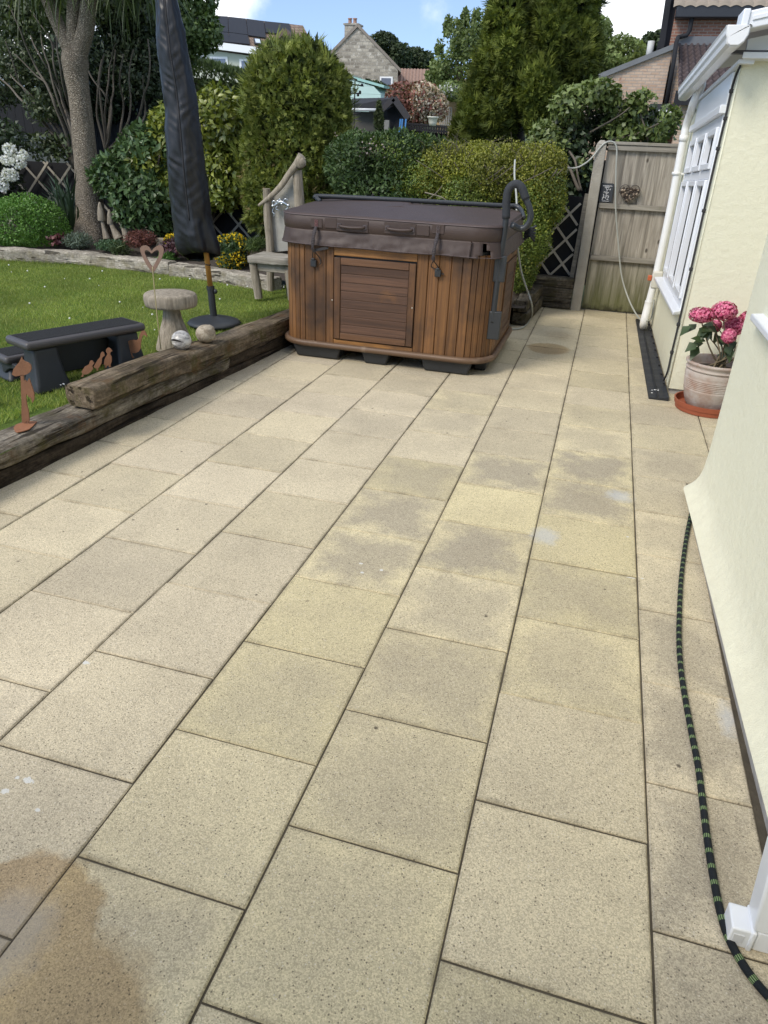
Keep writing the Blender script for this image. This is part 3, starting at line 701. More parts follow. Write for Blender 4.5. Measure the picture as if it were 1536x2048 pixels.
for (a, c) in (((676, 441), (733, 462)), ((772, 446), (828, 467))):
    p0 = cx(*a); p1 = cx(*c); zc = (p0.z + p1.z) / 2; x0, x1 = p0.x, p1.x
    h_ = rect(x0 - .012, x1 + .012, zc - .042, zc + .038, .003).build('handle_patch', VIN, cover, bevel=.002)
    hb = MB().tube(catmull([(x0 + .014, YF - .004, zc - .006), (x0 + .035, YF - .022, zc - .008), ((x0 + x1) / 2, YF - .028, zc - .012), (x1 - .035, YF - .022, zc - .008), (x1 - .014, YF - .004, zc - .006)]), .010, 8); hb.build('handle', VIN, h_, smooth=True)
    for xx in (x0 + .012, x1 - .012):
        s_ = rect(xx - .016, xx + .016, zc - .022, zc + .012, .007); s_.build('handle_tab', plain('vinyl_tab', (.055, .045, .045), .5), h_, bevel=.001)
        s_ = MB()
        for u, v in (((-1, -1), (1, 1)), ((-1, 1), (1, -1)), ((-1, -1), (1, -1)), ((-1, 1), (1, 1)), ((-1, -1), (-1, 1)), ((1, -1), (1, 1))):
            s_.bar((xx + .010 * u[0], YF - .0085, zc - .005 + .012 * u[1]), (xx + .010 * v[0], YF - .0085, zc - .005 + .012 * v[1]), .0022, .002)
        s_.build('stitching', stitch, h_)
for a, c in (((650, 435), (673, 457)), ((834, 450), (858, 472))):
    p0 = cx(*a); p1 = cx(*c); rect(p0.x, p1.x, p1.z, p0.z, .004).build('vinyl_patch', VIN, cover, bevel=.002)
for px, pz, pe, bk in ((633, 440, 497, (627, 525)), (877, 452, 517, (876, 545))):
    p = cx(px, pz); e = cx(px - 2, pe); k = at(*bk, 5.405)
    pt_ = rect(p.x - .045, p.x + .045, p.z - .052, p.z + .012, .003).build('strap_patch', VIN, cover, bevel=.002)
    s_ = MB()
    for zz in (p.z - .010, p.z - .036):
        for u, v in (((-1, -1), (1, 1)), ((-1, 1), (1, -1)), ((-1, -1), (1, -1)), ((-1, 1), (1, 1)), ((-1, -1), (-1, 1)), ((1, -1), (1, 1))):
            s_.bar((p.x + .010 * u[0], YF - .0075, zz + .011 * u[1]), (p.x + .010 * v[0], YF - .0075, zz + .011 * v[1]), .0024, .002)
    s_.build('stitching', plain('red_stitching', (.22, .10, .10), .8) if px < 700 else stitch, pt_)
    st = MB(); path = catmull([(p.x, YF - .006, p.z - .045), (p.x, YF - .040, .985), (p.x - .006, YF - .056, .93), (p.x - .010, YF - .054, .875), (p.x - .012, YF - .040, .845)], 5)
    for i in range(len(path) - 1): st.bar(path[i], path[i + 1] + (path[i + 1] - path[i]) * .08, .026 - .004 * math.sin(i), .003, (0, -1, .2))
    strap = st.build('strap', plain('strap_webbing', (.045, .036, .038), .7), cover, smooth=True)
    q = path[-1]; tl = MB(); tl.tube(catmull([q, (q.x - .02, 5.408, q.z - .05), (k.x, 5.412, k.z + .015)]), .004, 6); tl.tube(catmull([q, (q.x + .03, 5.412, q.z - .05), (q.x + .045, 5.415, q.z - .09), (k.x + .045, 5.415, k.z - .01)]), .004, 6)
    if px < 700: tl.bar(q, (q.x + .11, 5.402, q.z + .025), .020, .003, (0, -1, .2))
    tl.build('strap_tail', dark, strap)
    bb = MB().box((k.x - .025, 5.398, k.z - .032), (k.x + .022, 5.424, k.z + .020)); bb.box((k.x - .016, 5.392, k.z + .018), (k.x + .012, 5.420, k.z + .032)); bb.build('buckle', blkp, strap, bevel=.005)
# lifter bar across the back of the cover
lp = catmull([at(641, 403, 6.30), at(634, 396, 6.33), at(645, 392.5, 6.36), at(800, 400, 6.46), at(1000, 411, 6.62), at(1030, 412, 6.65), at(1042, 420, 6.62), at(1047, 436, 6.5)], 8)
MB().tube(lp, .019, 12).build('lifter_bar', gunm, tub, smooth=True)
# handrail on the right side
YH = 5.55
def h(px, py): return at(px, py, YH)
rp = [at(985, 645, YH), at(990, 600, YH), at(1001, 515, YH), at(1008, 470, YH), at(1012, 437, YH), at(1013, 400, YH), at(1018, 378, YH), at(1031, 368, YH), at(1043, 375, YH), at(1052, 398, YH), at(1060, 420, YH), at(1060, 440, YH), at(1050, 455, YH), at(1038, 457, YH), at(1024, 450, YH - .04)]
P_ = catmull(rp, 6); hr = MB().tube(P_, .0222, 14).build('handrail', gunm, tub, smooth=True)
MB().tube(P_[24:55], .0285, 14).build('foam_grip', foamm, hr, smooth=True)
for (a, c) in (((990, 512), (1012, 565)), ((974, 622), (1001, 680))):
    p0 = at(*a, 5.55); p1 = at(*c, 5.55)
    MB().box((-1.12, 5.53, p1.z), (max(p0.x, p1.x) - .014, 5.575, p0.z + .004)).build('bracket', gunm, hr, bevel=.006)
# little drain hardware at the back right corner of the cover
b = MB(); q = at(1048, 478, 6.7)
for k in range(5): b.tube(catmull([q + Vector((0, 0, .02 * k)), q + Vector((.05, -.02, .03 + .015 * k)), q + Vector((.09, .0, -.01 + .03 * k))]), .012, 6)
b.tube([at(1020, 505, 6.2), at(1045, 480, 6.75)], .02, 8); b.build('lifter_hinge', blkp, tub, smooth=True)

# ================================================================== LEFT SIDE: PARASOL, STOOL, STEP, ORNAMENTS
greyw = wood('weathered_oak', (.115, .096, .070), (.43, .375, .295), 2, 52, .9, .12, ((.10, .09, .06), 6, .55, .8), .6, .3, .7, .06, .12)
greyw_x = wood('weathered_oak_flat', (.165, .145, .115), (.44, .40, .33), 0, 30, .9, .12, ((.10, .09, .06), 6, .55, .8), .6, .3, .7, .06, .12)
rustm = plain('rusty_steel', (.185, .085, .042), .9, 0, .35, 14, .3, 90)
# parasol
YP = 5.42
def pp(px, py): return at(px, py, YP)
base = pp(429, 648); base.z = lawn_z(base.x, YP) + .0
par = empty('parasol', (base.x, base.y, base.z), 'closed garden parasol in a long black cover on a round black base', 'parasol')
b = MB(); b.lathe(base, [(.215, .0), (.222, .012), (.205, .030), (.17, .042), (.12, .055), (.05, .062), (.04, .07)], 40, lambda a, z: 1 + .012 * math.sin(a * 16)); pb = b.build('base', blkp, par, smooth=True)
tp = pp(421, 575); b = MB(); b.tube([base + Vector((0, 0, .05)), base.lerp(tp, .5), tp], .0285, 16); b.tube([tp - (tp - base).normalized() * .02, tp + (tp - base).normalized() * .012], .0325, 16); b.build('socket', blkp, pb, smooth=True, auto=40)
k = pp(431, 583); MB().sphere(k, (.016, .014, .02), 10, 8).tube([k, tp - Vector((0, 0, .02))], .007, 8).build('knob', blkp, pb, smooth=True)
polem = wood('bamboo_pole', (.30, .135, .030), (.52, .27, .075), 2, 20, .45, 0, None, .1)
MB().tube([tp - Vector((0, 0, .01)), pp(404, 440), pp(385, 300)], .0215, 14).build('pole', polem, par, smooth=True)
r_ = pp(416, 528); MB().tube(catmull([r_ + Vector((-.024, -.01, .005)), r_ + Vector((0, -.026, -.003)), r_ + Vector((.025, -.008, -.006)), r_ + Vector((0, .024, 0)), r_ + Vector((-.024, -.01, .005))]), .004, 6).build('tie_cord', dark, par)
cov = Mat('black_nylon_cover', .40, 0, .38)
cov.color(cov.vary((.0095, .0095, .0105), cov.noise(5, 4), .35)).bump(cov.noise(700, 2), .08, .002)
pro = [(-60, 322, 344), (0, 313, 353), (60, 314, 366), (110, 319, 374), (170, 326, 386), (230, 332, 395), (300, 335, 405), (370, 341, 412), (430, 348, 419), (470, 353, 426), (490, 356, 429), (504, 360, 431), (514, 372, 430)]
YS = np.array([p[0] for p in pro], float)
b = MB(); NR, NS = 150, 64
for i in range(NR + 1):
    t = i / NR; y = -60 + t * 574; xl = np.interp(y, YS, [p[1] for p in pro]); xr = np.interp(y, YS, [p[2] for p in pro])
    L_ = at(xl, y, YP); R_ = at(xr, y, YP); c = (L_ + R_) / 2; rad = (R_ - L_).length / 2
    for kk in range(NS):
        a = 2 * math.pi * kk / NS; dx, dy = math.cos(a), math.sin(a)
        # seam on the camera side at a = -70 deg; gathers radiate from it
        da = (a - R(285) + math.pi) % (2 * math.pi) - math.pi; f = math.exp(-(da / .9) ** 2)
        g = .0052 * f * math.sin(t * 170 + abs(da) * 9 + 5 * mnoise.noise(Vector((t * 13, 2.0 * (1 if da > 0 else -1), 3)))) * (.45 + .9 * mnoise.noise(Vector((t * 11, 7 * (1 if da > 0 else -1), 1)))) * min(1, max(0, (t - .05) * 5)) * (1 - .75 * max(0, (t - .72) / .28)) * min(1, abs(da) * 4)
        g += .012 * mnoise.noise(Vector((dx * 1.6, dy * 1.6, t * 9))) + .0055 * mnoise.noise(Vector((a * 3 + t * 9, t * 12, 14))) + .010 * mnoise.noise(Vector((a * 2.2, t * 3.0, 5))) + .004 * mnoise.noise(Vector((a * 6 - t * 30, t * 26, 8)))
        g -= .010 * math.exp(-(da / .05) ** 2)
        if t > .82: g += .014 * math.sin(a * 5 + 1) * (t - .82) / .18 * 1.5
        q = c + Vector((dx * (rad + g), dy * (rad * .80 + g), 0))
        if t > .9: q.z += .05 * (t - .9) / .1 * math.cos(a - R(300))
        b.v.append(tuple(q))
for i in range(NR):
    for kk in range(NS): k2 = (kk + 1) % NS; b.f.append((i * NS + kk, (i + 1) * NS + kk, (i + 1) * NS + k2, i * NS + k2))
b.f.append(tuple(range(NS)))
cvo = b.build('cover', cov.m, par, smooth=True); s_ = cvo.modifiers.new('thick', 'SOLIDIFY'); s_.thickness = .004
zp = []
for i in range(14, NR - 18, 2): zp.append(Vector(b.v[i * NS + 51]) + Vector((0, -.004, 0)))
MB().tube(zp, .0045, 6).build('zip', dark, cvo, smooth=True)
# toadstool seat
stc = Vector((-3.285, 4.62, .185)); stool = empty('toadstool_seat', stc, 'grey wooden toadstool seat with thick round top on the lawn edge', 'stool')
def irr(a, z): return 1 + .03 * math.sin(a * 3 + 1) + .02 * math.sin(a * 5 + z * 4) + .008 * math.sin(a * 23)
b = MB(); b.lathe(stc, [(.135, 0), (.13, .03), (.112, .09), (.088, .16), (.068, .22), (.060, .27), (.062, .31)], 40, irr); b.build('stem', greyw, stool, smooth=True, auto=50)
b = MB(); b.lathe(stc + Vector((0, 0, .302)), [(.10, 0), (.164, .002), (.175, .008), (.180, .022), (.183, .05), (.181, .078), (.177, .088), (.169, .094), (.10, .098), (.03, .099)], 56, lambda a, z: 1 + .018 * math.sin(a * 2 + 1) + .012 * math.sin(a * 5) + .006 * math.sin(a * 31)); b.build('seat', greyw, stool, smooth=True, auto=55)
# plastic caravan step
stp = empty('plastic_step', (-3.5, 3.8, .185), 'dark grey two-tread plastic step with black mat tops standing on the lawn', 'step')
stm = plain('charcoal_plastic', (.060, .054, .053), .45, var=.15, scale=8, bump=.15, bscale=220)
legm = plain('blue_black_plastic', (.022, .0245, .029), .5, var=.35, scale=7, bump=.1, bscale=120)
matm = plain('rubber_mat', (.010, .010, .010), .95, var=.2, scale=60, bump=.6, bscale=500)
ZT2 = .485; T = [atz(52, 687, ZT2), atz(292, 646, ZT2), atz(175, 628, ZT2), atz(8, 668, ZT2)]
u = (T[1] - T[0]); Ls = u.length; u.normalize(); vdir = Vector((-u.y, u.x, 0)); O = T[0]; Wd = .27
def sp(a, c, z): q = O + u * a + vdir * c; return Vector((q.x, q.y, z))
def tread(a0, a1, c0, c1, z, t=.052):
    m = MB(); m.prism([sp(a0, c0, z - t), sp(a1, c0, z - t), sp(a1, c1, z - t), sp(a0, c1, z - t)], (0, 0, t)); o = m.build('tread', stm, stp, bevel=.022, seg=4)
    i = .030; m = MB(); m.prism([sp(a0 + i, c0 + i, z - .002), sp(a1 - i, c0 + i, z - .002), sp(a1 - i, c1 - i, z - .002), sp(a0 + i, c1 - i, z - .002)], (0, 0, .004)); m.build('mat', matm, o)
tread(0, Ls, 0, Wd, ZT2)
tread(-.01, Ls + .01, Wd + .015, Wd + .27, ZT2 - .14)
def leg(a0, a1, c0, c1, z1, fl=.035):
    z0 = lawn_z(sp(a0, c0, 0).x, sp(a0, c0, 0).y) - .015; b = MB(); n = 5; A = [(a0, c0), (a1, c0), (a1, c1), (a0, c1)]; am, cm = (a0 + a1) / 2, (c0 + c1) / 2
    for i in range(n + 1):
        t = i / n; f = fl * (1 - t) ** 2 + .006 * (1 - t)
        for (x, y) in A: b.v.append(tuple(sp(x + (f if x > am else -f), y + (f if y > cm else -f), z0 + (z1 - z0) * t)))
    for i in range(n):
        for k in range(4): k2 = (k + 1) % 4; b.f.append((i * 4 + k, i * 4 + k2, (i + 1) * 4 + k2, (i + 1) * 4 + k))
    b.f.append((3, 2, 1, 0)); b.f.append(tuple(n * 4 + k for k in range(4)))
    return b.build('leg', legm, stp, bevel=.022, seg=4)
leg(.045, .20, .03, .16, ZT2 - .05); leg(Ls - .20, Ls - .045, .03, .16, ZT2 - .05); leg(.045, .17, Wd + .10, Wd + .24, ZT2 - .19); leg(Ls - .17, Ls - .045, Wd + .10, Wd + .24, ZT2 - .19)
m = MB(); m.prism([sp(.08, .17, .22), sp(Ls - .08, .17, .22), sp(Ls - .08, .17, .40), sp(.08, .17, .40)], vdir * .03); m.build('riser', legm, stp, bevel=.008)
arch = [sp(-.04, Wd + .05, .20), sp(.02, Wd + .05, .20)]
for s0 in (.02, Ls - .05):
    m = MB(); m.prism([sp(s0, .14, .30), sp(s0, .14, .22)] + [sp(s0, .14 + (Wd + .02) * t, .20 + .07 * math.sin(math.pi * t)) for t in np.linspace(.1, .9, 8)] + [sp(s0, Wd + .16, .22), sp(s0, Wd + .16, .31)], u * .03); m.build('side_web', legm, stp, bevel=.006)
m = MB()
for _ in range(3):
    q = sp(random.uniform(.04, .2), .03 - .026 - random.uniform(0, .012), random.uniform(.2, .3)); m.sphere(q, (random.uniform(.004, .014), .003, random.uniform(.002, .005)), 6, 4)
m.build('paint_splashes', plain('white_paint', (.7, .7, .7), .7), stp)
# rusty sheet-steel figures
def sheet(name, px, ref, label, cat, group=None, thick=.004, origin=None, stakes=(), mat=rustm):
    """cut-out standing across the view at the depth of ref; px outline in photo pixels"""
    Yd = ref.y; pts = [at(x, y, Yd) for x, y in px]; bt = min(pts, key=lambda p: p.z); b = MB(); b.prism(pts, (0, thick, 0))
    for (a, c) in stakes: b.tube([at(*a, Yd) + Vector((0, thick / 2, 0)), at(*c, Yd) + Vector((0, thick / 2, 0))], .003, 6)
    o = b.build(name, mat, origin=Vector((bt.x, Yd, bt.z))); return tag(o, label, cat, group)
def d5(l, ox=0, oy=560, k=4.655): return [(ox + x / k, oy + y / k) for x, y in l]
duckling_g = 'rusty ducklings behind the mother duck'
RB = atz(258, 722, .33)
hen = d5([(1128, 578), (1150, 573), (1178, 582), (1205, 562), (1240, 556), (1268, 562), (1290, 545), (1300, 505), (1318, 475), (1340, 468), (1352, 480), (1362, 500), (1370, 530), (1356, 520), (1345, 512), (1330, 515), (1318, 545), (1312, 590), (1308, 640), (1290, 668), (1258, 682), (1228, 678), (1232, 705), (1248, 722), (1238, 730), (1228, 722), (1218, 748), (1208, 745), (1215, 715), (1215, 676), (1190, 655), (1160, 620)])
sheet('duck_figure', hen, Vector((0, 3.99, 0)), 'largest rusty steel duck, long necked mother bird by the step', 'garden ornament')
c1 = d5([(755, 865), (770, 835), (790, 805), (810, 795), (828, 785), (838, 752), (855, 748), (868, 762), (876, 775), (864, 790), (858, 800), (866, 825), (850, 850), (820, 875), (795, 880), (778, 880), (775, 900), (750, 902), (768, 878), (765, 862)])
c2 = d5([(872, 805), (890, 775), (910, 740), (930, 720), (938, 680), (952, 666), (968, 680), (975, 705), (960, 712), (948, 730), (946, 770), (930, 805), (912, 825), (915, 842), (898, 842), (900, 822), (882, 822)])
c3 = d5([(966, 790), (972, 740), (985, 715), (1000, 690), (985, 665), (990, 640), (1008, 628), (1028, 640), (1045, 662), (1030, 670), (1022, 690), (1038, 715), (1040, 755), (1028, 792), (1032, 810), (1012, 812), (1012, 795), (995, 800), (990, 818), (972, 815), (985, 798)])
sheet('duck_figure', c1, Vector((0, 3.50, 0)), 'small rusty duckling bending forward, furthest from the mother duck', 'garden ornament', duckling_g)
sheet('duck_figure', c2, Vector((0, 3.63, 0)), 'small rusty duckling with pointed beak, middle one of three', 'garden ornament', duckling_g)
sheet('duck_figure', c3, Vector((0, 3.74, 0)), 'small upright rusty duckling with square stance, nearest the mother duck', 'garden ornament', duckling_g)
mr = atz(50, 848, .200); ms = empty('rusty_toadstool', (mr.x, mr.y, .2), 'rusty steel toadstool on a leaf-shaped plate on the near sleeper', 'garden ornament')
YM = mr.y
def shp(l): return [at(x, y, YM) for x, y in d5(l)]
MB().prism(shp([(110, 880), (125, 830), (150, 795), (175, 770), (192, 735), (200, 715), (210, 740), (230, 758), (260, 768), (285, 790), (292, 825), (280, 855), (255, 875), (220, 888), (180, 892), (140, 898)]), (0, .005, 0)).build('cap', rustm, ms)
MB().prism(shp([(190, 885), (218, 885), (222, 940), (235, 930), (250, 950), (270, 915), (285, 960), (300, 1000), (316, 1060), (318, 1110), (300, 1145), (288, 1100), (268, 1090), (245, 1060), (240, 1090), (248, 1150), (265, 1220), (272, 1300), (262, 1335), (245, 1310), (230, 1355), (205, 1330), (198, 1250), (200, 1150), (195, 1050)]), (0, .005, 0)).build('stem', rustm, ms)
MB().prism([atz(x, y, .200) for x, y in d5([(128, 1380), (150, 1352), (200, 1335), (260, 1318), (345, 1322), (310, 1360), (270, 1395), (220, 1412), (160, 1425), (138, 1410)])], (0, 0, .004)).build('base_plate', plain('orange_rust', (.25, .105, .048), .9, var=.3, scale=20, bump=.3), ms)
YHs = 4.2; ht = empty('rusty_heart', at(322, 697, YHs), 'rusty steel open heart on a thin rod in front of the toadstool seat', 'garden ornament')
H1 = [(303, 543), (293, 530), (284, 512), (280, 498), (284, 492), (292, 491), (299, 496), (303, 502), (308, 496), (316, 491), (323, 492), (327, 499), (325, 512), (317, 528), (308, 543)]
H2 = [(304, 533), (297, 522), (291, 511), (289, 503), (293, 500), (299, 503), (303, 507), (309, 502), (315, 500), (318, 504), (317, 512), (312, 522), (306, 533)]
oc = [Vector(p) for p in catmull([at(x, y, YHs) for x, y in H1 + H1[:1]], 3)][:-1]; N_ = len(oc); ic = [Vector(p) for p in catmull([at(x, y, YHs) for x, y in H2 + H2[:1]], 3)][:-1]
ic = [ic[int(i * len(ic) / N_)] for i in range(N_)]; b = MB(); th = Vector((0, .005, 0))
b.v += [tuple(p) for p in oc] + [tuple(p) for p in ic] + [tuple(p + th) for p in oc] + [tuple(p + th) for p in ic]
for i in range(N_): j = (i + 1) % N_; b.f += [(i, j, N_ + j, N_ + i), (2 * N_ + j, 2 * N_ + i, 3 * N_ + i, 3 * N_ + j), (j, i, 2 * N_ + i, 2 * N_ + j), (N_ + i, N_ + j, 3 * N_ + j, 3 * N_ + i)]
b.build('heart', plain('brown_rust', (.20, .125, .09), .85, var=.25, scale=18, bump=.2), ht)
MB().tube(catmull([at(305, 534, YHs), at(309, 580, YHs), at(315, 640, YHs), at(322, 699, YHs)]), .0035, 6).build('rod', plain('straw_rod', (.34, .29, .15), .6), ht, smooth=True)
# the two balls on the sleeper
marb = Mat('polished_driftwood', .32, 0, .5)
mv = marb.mapped((1, 1, 2.2), (.3, .5, 0)); mg = marb.noise(9, 6, .65, mv, 1.6)
marb.color(marb.mix(marb.rng(mg, .42, .56), marb.mix(marb.rng(mg, .3, .42), (.05, .05, .05), (.30, .29, .28)), (.60, .58, .54))).bump(mg, .25, .01)
zb = .291
def grv(d):
    return 1 - .09 * math.exp(-((d.z + .02 - .10 * math.sin(d.x * 3)) / .05) ** 2) * (1 if d.y < .3 else 0) * (1 if d.x < .55 else 0) + .012 * mnoise.noise(d * 4)
cb = at(362, 672, 4.27); o = MB().sphere((cb.x, cb.y, zb + .058), .066, 40, 28, grv).build('driftwood_ball', marb.m, smooth=True, origin=(cb.x, cb.y, zb)); tag(o, 'shiny grey and white ball with a dark split on the sleeper', 'garden ornament')
sp_ = []
for i in range(15):
    t = i / 14; a = R(-138 + 92 * t); el = .10 + .16 * math.sin(t * 3.4) - .05 * t; sp_.append(Vector((cb.x, cb.y, zb + .058)) + Vector((math.cos(a) * math.cos(el), math.sin(a) * math.cos(el), math.sin(el))) * .0655)
MB().tube(sp_, [.0015 + .0055 * math.sin(math.pi * min(1, i / 14 + .12)) for i in range(15)], 8).build('split', plain('dark_split', (.02, .016, .014), .9), o, smooth=True)
st_ = Mat('buff_stone', .85, 0, .2); sv = st_.noise(22, 6, .7, None, 1.0)
st_.color(st_.mix(st_.rng(sv, .40, .60), (.235, .19, .135), (.44, .385, .30))).bump(sv, .8, .012)
ch = at(411, 661, 4.54)
def owl(d): return 1 + .03 * mnoise.noise(d * 3.5) - (.06 if abs(d.x) < .12 and d.z < -.3 and d.y < 0 else 0) + (.09 if d.z > .5 and d.x > .3 else 0)
o = MB().sphere((ch.x, ch.y, zb + .048), (.070, .070, .064), 36, 26, owl).build('stone_ball', st_.m, smooth=True, origin=(ch.x, ch.y, zb)); tag(o, 'buff crackled stone ball with a notch beneath, right of the shiny ball', 'garden ornament')
# white board corner at the left edge of the picture
wl = at(7, 884, 3.10); o = MB().hexa([(wl.x - .30, 3.05, .165), (wl.x + .01, 3.09, .165), (wl.x + .01, 3.11, .165), (wl.x - .30, 3.07, .165), (wl.x - .30, 3.05, .33), (wl.x - .012, 3.09, .245), (wl.x - .012, 3.11, .245), (wl.x - .30, 3.07, .33)]).build('white_board', plain('white_laminate', (.72, .73, .75), .4), bevel=.003, origin=(wl.x - .1, 3.08, .165)); tag(o, 'corner of a white board at the left edge behind the near sleeper', 'board')

# ================================================================== DRIFTWOOD BENCH
bn = empty('driftwood_bench', (-3.5, 6.85, .19), 'silvery driftwood bench with a slanting crest rail behind the hot tub', 'bench')
def bp(px, py, Y=6.9): return at(px, py, Y)
def post(pts, rs, name, mat=greyw, seg=12):
    P = catmull(pts, 6); n = len(P); rr = [np.interp(i / (n - 1), np.linspace(0, 1, len(rs)), rs) for i in range(n)]
    ph = random.uniform(0, 6)
    return MB().tube(P, [float(r) for r in rr], seg, True, False, lambda t, a: 1 + .10 * math.sin(2 * a + ph + t * 2) + .05 * math.sin(5 * a + t * 9)).build(name, mat, bn, smooth=True, auto=60)
post([bp(505, 520, 6.52), bp(511, 555, 6.52), bp(518, 597, 6.52)], [.040, .042, .037], 'leg')
post([bp(578, 540, 6.52), bp(582, 570, 6.52), bp(584, 600, 6.52)], [.040, .042, .037], 'leg')
post([bp(533, 377), bp(536, 440), bp(540, 500), bp(541, 580)], [.038, .042, .042, .040], 'back_post')
post([bp(594, 340), bp(600, 420), bp(602, 500), bp(602, 590)], [.040, .046, .046, .042], 'back_post')
b = MB(); a = bp(541, 400, 6.93); 
b.prism([bp(541, 400, 6.93), bp(588, 345, 6.93), bp(597, 500, 6.93), bp(543, 505, 6.93)], (0, .03, 0)); b.build('back_board', plain('silvery_board', (.33, .32, .285), .9, var=.3, scale=9, bump=.6, bscale=35), bn, bevel=.004)
post([bp(517, 411, 6.86), bp(540, 394, 6.86), bp(562, 372, 6.86), bp(578, 348, 6.86), bp(592, 330, 6.86), bp(604, 312, 6.86)], [.010, .022, .026, .028, .034, .042], 'crest_rail')
kn = bp(601, 325, 6.84); MB().sphere(kn, (.052, .036, .052), 16, 10, lambda d: 1 + .25 * mnoise.noise(d * 2.5)).build('knot', greyw, bn, smooth=True)
s0 = bp(495, 512, 6.48)
o = timber('seat', (s0.x, 6.66, s0.z - .06), (-2.93, 6.66, s0.z - .06), .40, .062, wood('seat_plank', (.15, .135, .11), (.42, .39, .33), 0, 22, .9, 0, ((.09, .08, .06), 5, .55, .8), .8, .3, .7, .06, .12), 41, .010, .015, 30)
me = o.data; me.transform(Matrix.Translation(o.location - ORG[bn.name])); o.location = (0, 0, 0); o.parent = bn; ORG[o.name] = ORG[bn.name]
MB().box((s0.x + .07, 6.515, s0.z - .135), (-2.95, 6.54, s0.z - .065)).build('apron', greyw_x, bn, bevel=.006)
MB().box((s0.x + .25, 6.80, s0.z - .40), (s0.x + .42, 6.83, s0.z - .08)).build('rear_board', greyw, bn, bevel=.006)
# the silver metal ornament fixed on the back
sil = Mat('cast_silver', .28, .9); sil.color((.52, .54, .56)).bump(sil.noise(60, 4), .3, .005)
lz = at(556, 408, 6.87); lo = MB()
def q3(px, py): return at(px, py, 6.86)
for pts, r in (([(548, 412), (556, 406), (563, 404), (571, 408), (578, 413)], .016), ([(552, 409), (549, 402), (545, 404), (546, 410)], .007), ([(561, 404), (560, 398), (556, 402)], .007), ([(566, 406), (570, 398), (576, 401)], .007), ([(572, 410), (576, 416), (570, 419)], .007), ([(555, 412), (552, 418), (558, 421)], .007), ([(548, 414), (545, 424), (549, 428), (547, 433)], .006)):
    P = catmull([q3(*p) for p in pts], 5); lo.tube(P, [r * (.6 + .4 * math.sin(math.pi * i / (len(P) - 1))) for i in range(len(P))], 8)
for px, py in ((556, 403), (546, 412), (577, 411), (564, 408)): lo.sphere(q3(px, py), .017, 12, 8)
o = lo.build('metal_gecko', sil.m, smooth=True, origin=lz); tag(o, 'shiny cast metal creature with curling legs fixed on the bench back', 'ornament')

# ================================================================== HOUSE ON THE RIGHT
ren = Mat('cream_render', .85, 0, .25)
rc = ren.vary((.765, .745, .575), ren.noise(1.3, 5, .6), .035); rc = ren.mix(ren.math('MULTIPLY', ren.rng(ren.noise(5, 6, .7), .60, .78), .10), rc, (.42, .40, .30))
zr = ren.n('ShaderNodeSeparateXYZ', {0: ren.n('ShaderNodeNewGeometry').outputs['Position']}).outputs[2]; rc = ren.mix(ren.math('MULTIPLY', ren.rng(ren.math('ADD', zr, ren.math('MULTIPLY', ren.noise(11, 6, .75), .5)), .50, .20), .30), rc, (.42, .37, .27)); rc = ren.vary(rc, ren.noise(70, 3), .05)
ren.color(rc).bump(ren.math('ADD', ren.math('MULTIPLY', ren.noise(230, 3), .8), ren.math('MULTIPLY', ren.noise(22, 4), 1.2)), .6, .008)
upvc = plain('white_upvc', (.76, .78, .81), .28, var=.02, scale=3, spec=.5)
upvg = plain('white_gutter', (.78, .79, .80), .32, var=.04, scale=4)
pipem = plain('cream_white_pipe', (.77, .77, .75), .35, var=.05, scale=5)
conc = plain('plinth_concrete', (.36, .345, .32), .95, var=.3, scale=14, bump=.7, bscale=50)
blackc = plain('black_cable', (.02, .02, .022), .6)
house = empty('house', (.9, 3.0, 0), 'cream rendered house with white window, gutter and downpipes along the patio', 'house')
# near wall: rendered face with a bell-cast foot, standing on a grey plinth
xa, ya, xb, yb = .463, -2.0, .317, 3.70   # face line near end -> far corner
def face(y): return xa + (xb - xa) * (y - ya) / (yb - ya)
prof = [(-.075, .046), (-.068, .053), (-.048, .072), (-.030, .096), (-.015, .128), (-.006, .17), (-.001, .25), (0, .40), (0, .8), (0, 1.6), (0, 2.9)]
b = MB(); ny = 60; ys = [ya + (yb - ya) * i / ny for i in range(ny + 1)]
for y in ys:
    for o_, z in prof:
        q = mnoise.noise(Vector((y * 1.3, z * 1.3, 1))) * .004
        b.v.append((face(y) + o_ + q, y + (-.035 if False else 0), z))
m_ = len(prof)
for i in range(ny):
    for k in range(m_ - 1): b.f.append((i * m_ + k, i * m_ + k + 1, (i + 1) * m_ + k + 1, (i + 1) * m_ + k))
o_ = len(b.v)   # rounded far corner then the return face, bell-cast too
cor = []
for k in range(1, 8):
    a = R(90) * k / 7; cor.append((a, k))
rows = [ys[-1]]
for (a, k) in cor:
    for o2, z in prof:
        r = .03; cxx, cyy = face(yb) + r, yb + 0.0
        d = Vector((-math.cos(a), math.sin(a))); b.v.append((cxx + d.x * (r - o2), cyy + d.y * (r - o2), z))
for (xx) in (.8, 2.6):
    for o2, z in prof: b.v.append((xx, yb + .03 - o2, z))
st0 = ny * m_
seq = [st0] + [o_ + i * m_ for i in range(len(cor) + 2)]
for s0, s1 in zip(seq, seq[1:]):
    for k in range(m_ - 1): b.f.append((s0 + k, s0 + k + 1, s1 + k + 1, s1 + k))
